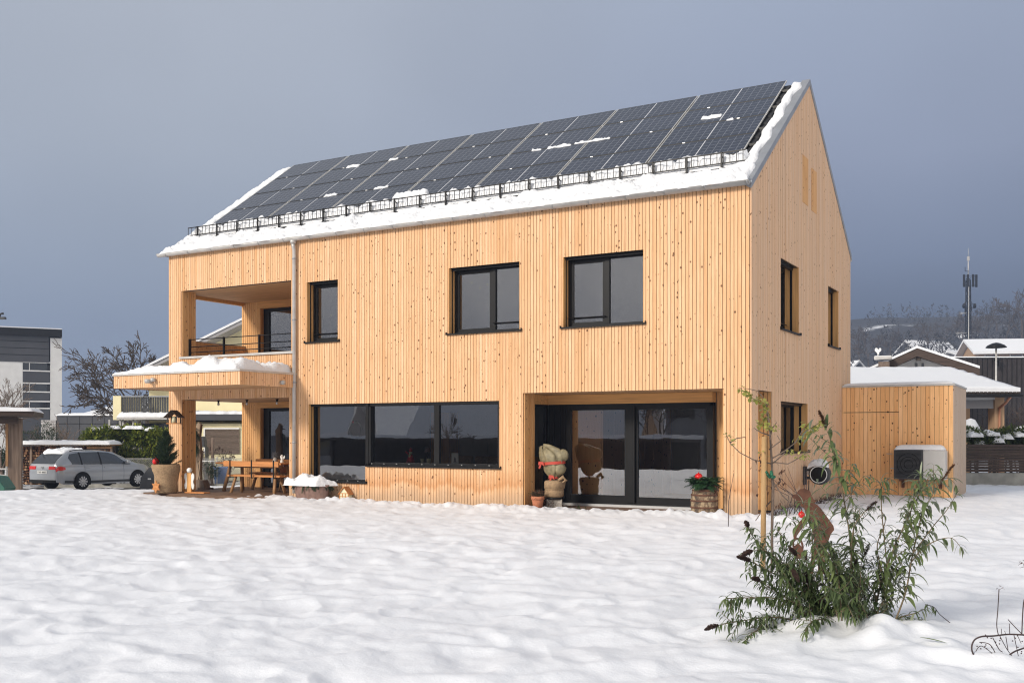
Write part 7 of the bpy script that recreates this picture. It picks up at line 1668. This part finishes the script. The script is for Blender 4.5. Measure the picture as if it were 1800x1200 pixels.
# ================================================================== ACROSS THE LAWN, BEHIND THE CAMERA (seen as reflections in the panes)
def BK(x, y): return Vector((x, y, float(terrain(np.array([x], float), np.array([y], float))[0])))
def backhouse(x, y, turn, w_, dep, hw_, hr_, wm, label, along=True):
    b = BK(x, y); o = empty('opposite_house', b, R(turn), label, 'house', 'houses across the lawn')
    q = MB(); q.box(-w_ / 2, w_ / 2, -dep, 0, -1, hw_)
    if along: q.prism([(-dep, hw_ + .001), (0, hw_ + .001), (-dep / 2, hw_ + hr_ - .15)], -w_ / 2 + .001, w_ / 2 - .001, 'yz')
    else: q.prism([(-w_ / 2, hw_ + .001), (w_ / 2, hw_ + .001), (0, hw_ + hr_ - .15)], -dep + .001, -.001, 'xz')
    q.build('wall', M[wm], o); e = .7; q = MB()
    if along: s_ = hr_ / (dep / 2); L_ = [((-w_ / 2 - e, e, hw_ - e * s_), (w_ / 2 + e, e, hw_ - e * s_), (w_ / 2 + e, -dep / 2, hw_ + hr_), (-w_ / 2 - e, -dep / 2, hw_ + hr_)), ((-w_ / 2 - e, -dep / 2, hw_ + hr_), (w_ / 2 + e, -dep / 2, hw_ + hr_), (w_ / 2 + e, -dep - e, hw_ - e * s_), (-w_ / 2 - e, -dep - e, hw_ - e * s_))]
    else: s_ = hr_ / (w_ / 2); L_ = [((-w_ / 2 - e, e, hw_ - e * s_), (0, e, hw_ + hr_), (0, -dep - e, hw_ + hr_), (-w_ / 2 - e, -dep - e, hw_ - e * s_)), ((0, e, hw_ + hr_), (w_ / 2 + e, e, hw_ - e * s_), (w_ / 2 + e, -dep - e, hw_ - e * s_), (0, -dep - e, hw_ + hr_))]
    for f4 in L_: t4 = [(a, c, z + .28) for a, c, z in f4]; q.add(list(f4) + t4, [(3, 2, 1, 0), (4, 5, 6, 7), (0, 1, 5, 4), (1, 2, 6, 5), (2, 3, 7, 6), (3, 0, 4, 7)])
    q.build('roof', M['snow'], o)
    for k in range(4):
        xx = -w_ / 2 + (k + .5) * w_ / 4
        for z in ((1.0,) if hw_ < 3.5 else (1.0, 3.6)):
            wn = box_part(o, 'window', M['carglass'], xx - .5, xx + .5, .005, .05, z, z + 1.3); q = MB(); q.box(xx - .85, xx - .52, .005, .06, z - .05, z + 1.35); q.box(xx + .52, xx + .85, .005, .06, z - .05, z + 1.35); q.build('shutter', M['bark'], wn)
    return o
backhouse(-30, -44, -12, 15, 10, 2.6, 4.4, 'render_b', 'house with a broad snowy tiled roof, reflected in the ribbon window')
backhouse(-50, -40, -25, 12, 9, 3.0, 3.6, 'render_g', 'grey house with a snowy roof, reflected in the tall window')
backhouse(-14.5, -43, 0, 9.5, 10, 5.2, 3.6, 'render_g', 'tall grey gabled house, reflected at the right end of the ribbon window', along=False)
backhouse(-1.5, -52, 4, 13, 10, 6.5, 3.0, 'render_w', 'white two storey house, reflected in the terrace door')
for (x, y, w_, lb) in ((-27, -31, 26, 'long low open shed with a snowy roof, reflected in the ribbon window'), (-7.5, -38, 8, 'open carport with snow on top, reflected in the terrace door')):
    b = BK(x, y); o = empty('opposite_carport', b, R(3), lb, 'carport', 'carports across the lawn'); q = MB(); q.box(-w_ / 2, w_ / 2, -4, 0, 2.15, 2.35); q.build('roof', M['bark'], o); q = MB(); q.box(-w_ / 2 - .1, w_ / 2 + .1, -4.1, .1, 2.353, 2.55); q.build('snow', M['snow'], o)
    for sx in (-1, 0, 1):
        for sy in (-3.8, -.2): box_part(o, 'post', M['bark'], sx * (w_ / 2 - .2) - .08, sx * (w_ / 2 - .2) + .08, sy - .08, sy + .08, -.5, 2.147)
    box_part(o, 'rear_wall', M['bark'], -w_ / 2, w_ / 2, -4.0, -3.9, -.5, 2.147)
for k, (x, y, h) in enumerate(((-10, -33, 3.0), (-4, -35, 2.2), (-17.5, -37, 4.5), (-27, -30, 3.2))):
    b = BK(x, y); o = empty('opposite_tree', b, 0, ['bushy bare tree reflected left of the carport in the terrace door', 'small bare tree reflected in the terrace door', 'taller bare tree reflected before the grey gabled house', 'bare tree reflected before the snowy tiled roof'][k], 'tree', 'trees across the lawn'); o.scale = (h / 6,) * 3
    for nm, dt in zip(('trunk', 'crown'), meshes[k % 4]): c = bpy.data.objects.new(nm, dt); COL.objects.link(c); c.parent = o

# ------------------------------------------------------------------ haze
HAZE = 0.0010
q = MB(); q.box(-720, 720, -720, 720, -4, 96); hzo = q.build('haze', bpy.data.materials.new('valley_haze'), recalc=False)
hm = hzo.data.materials[0]; hm.use_nodes = True; t = hm.node_tree; t.nodes.clear(); o = t.nodes.new('ShaderNodeOutputMaterial'); pv = t.nodes.new('ShaderNodeVolumePrincipled')
pv.inputs['Color'].default_value = (.22, .28, .40, 1); pv.inputs['Density'].default_value = HAZE; pv.inputs['Anisotropy'].default_value = .0; t.links.new(pv.outputs[0], o.inputs['Volume'])
tag(hzo, 'thin grey blue winter haze filling the valley', 'haze', kind='stuff')
# trim the ground that lies outside the haze is not needed: the haze box ends before the ground does
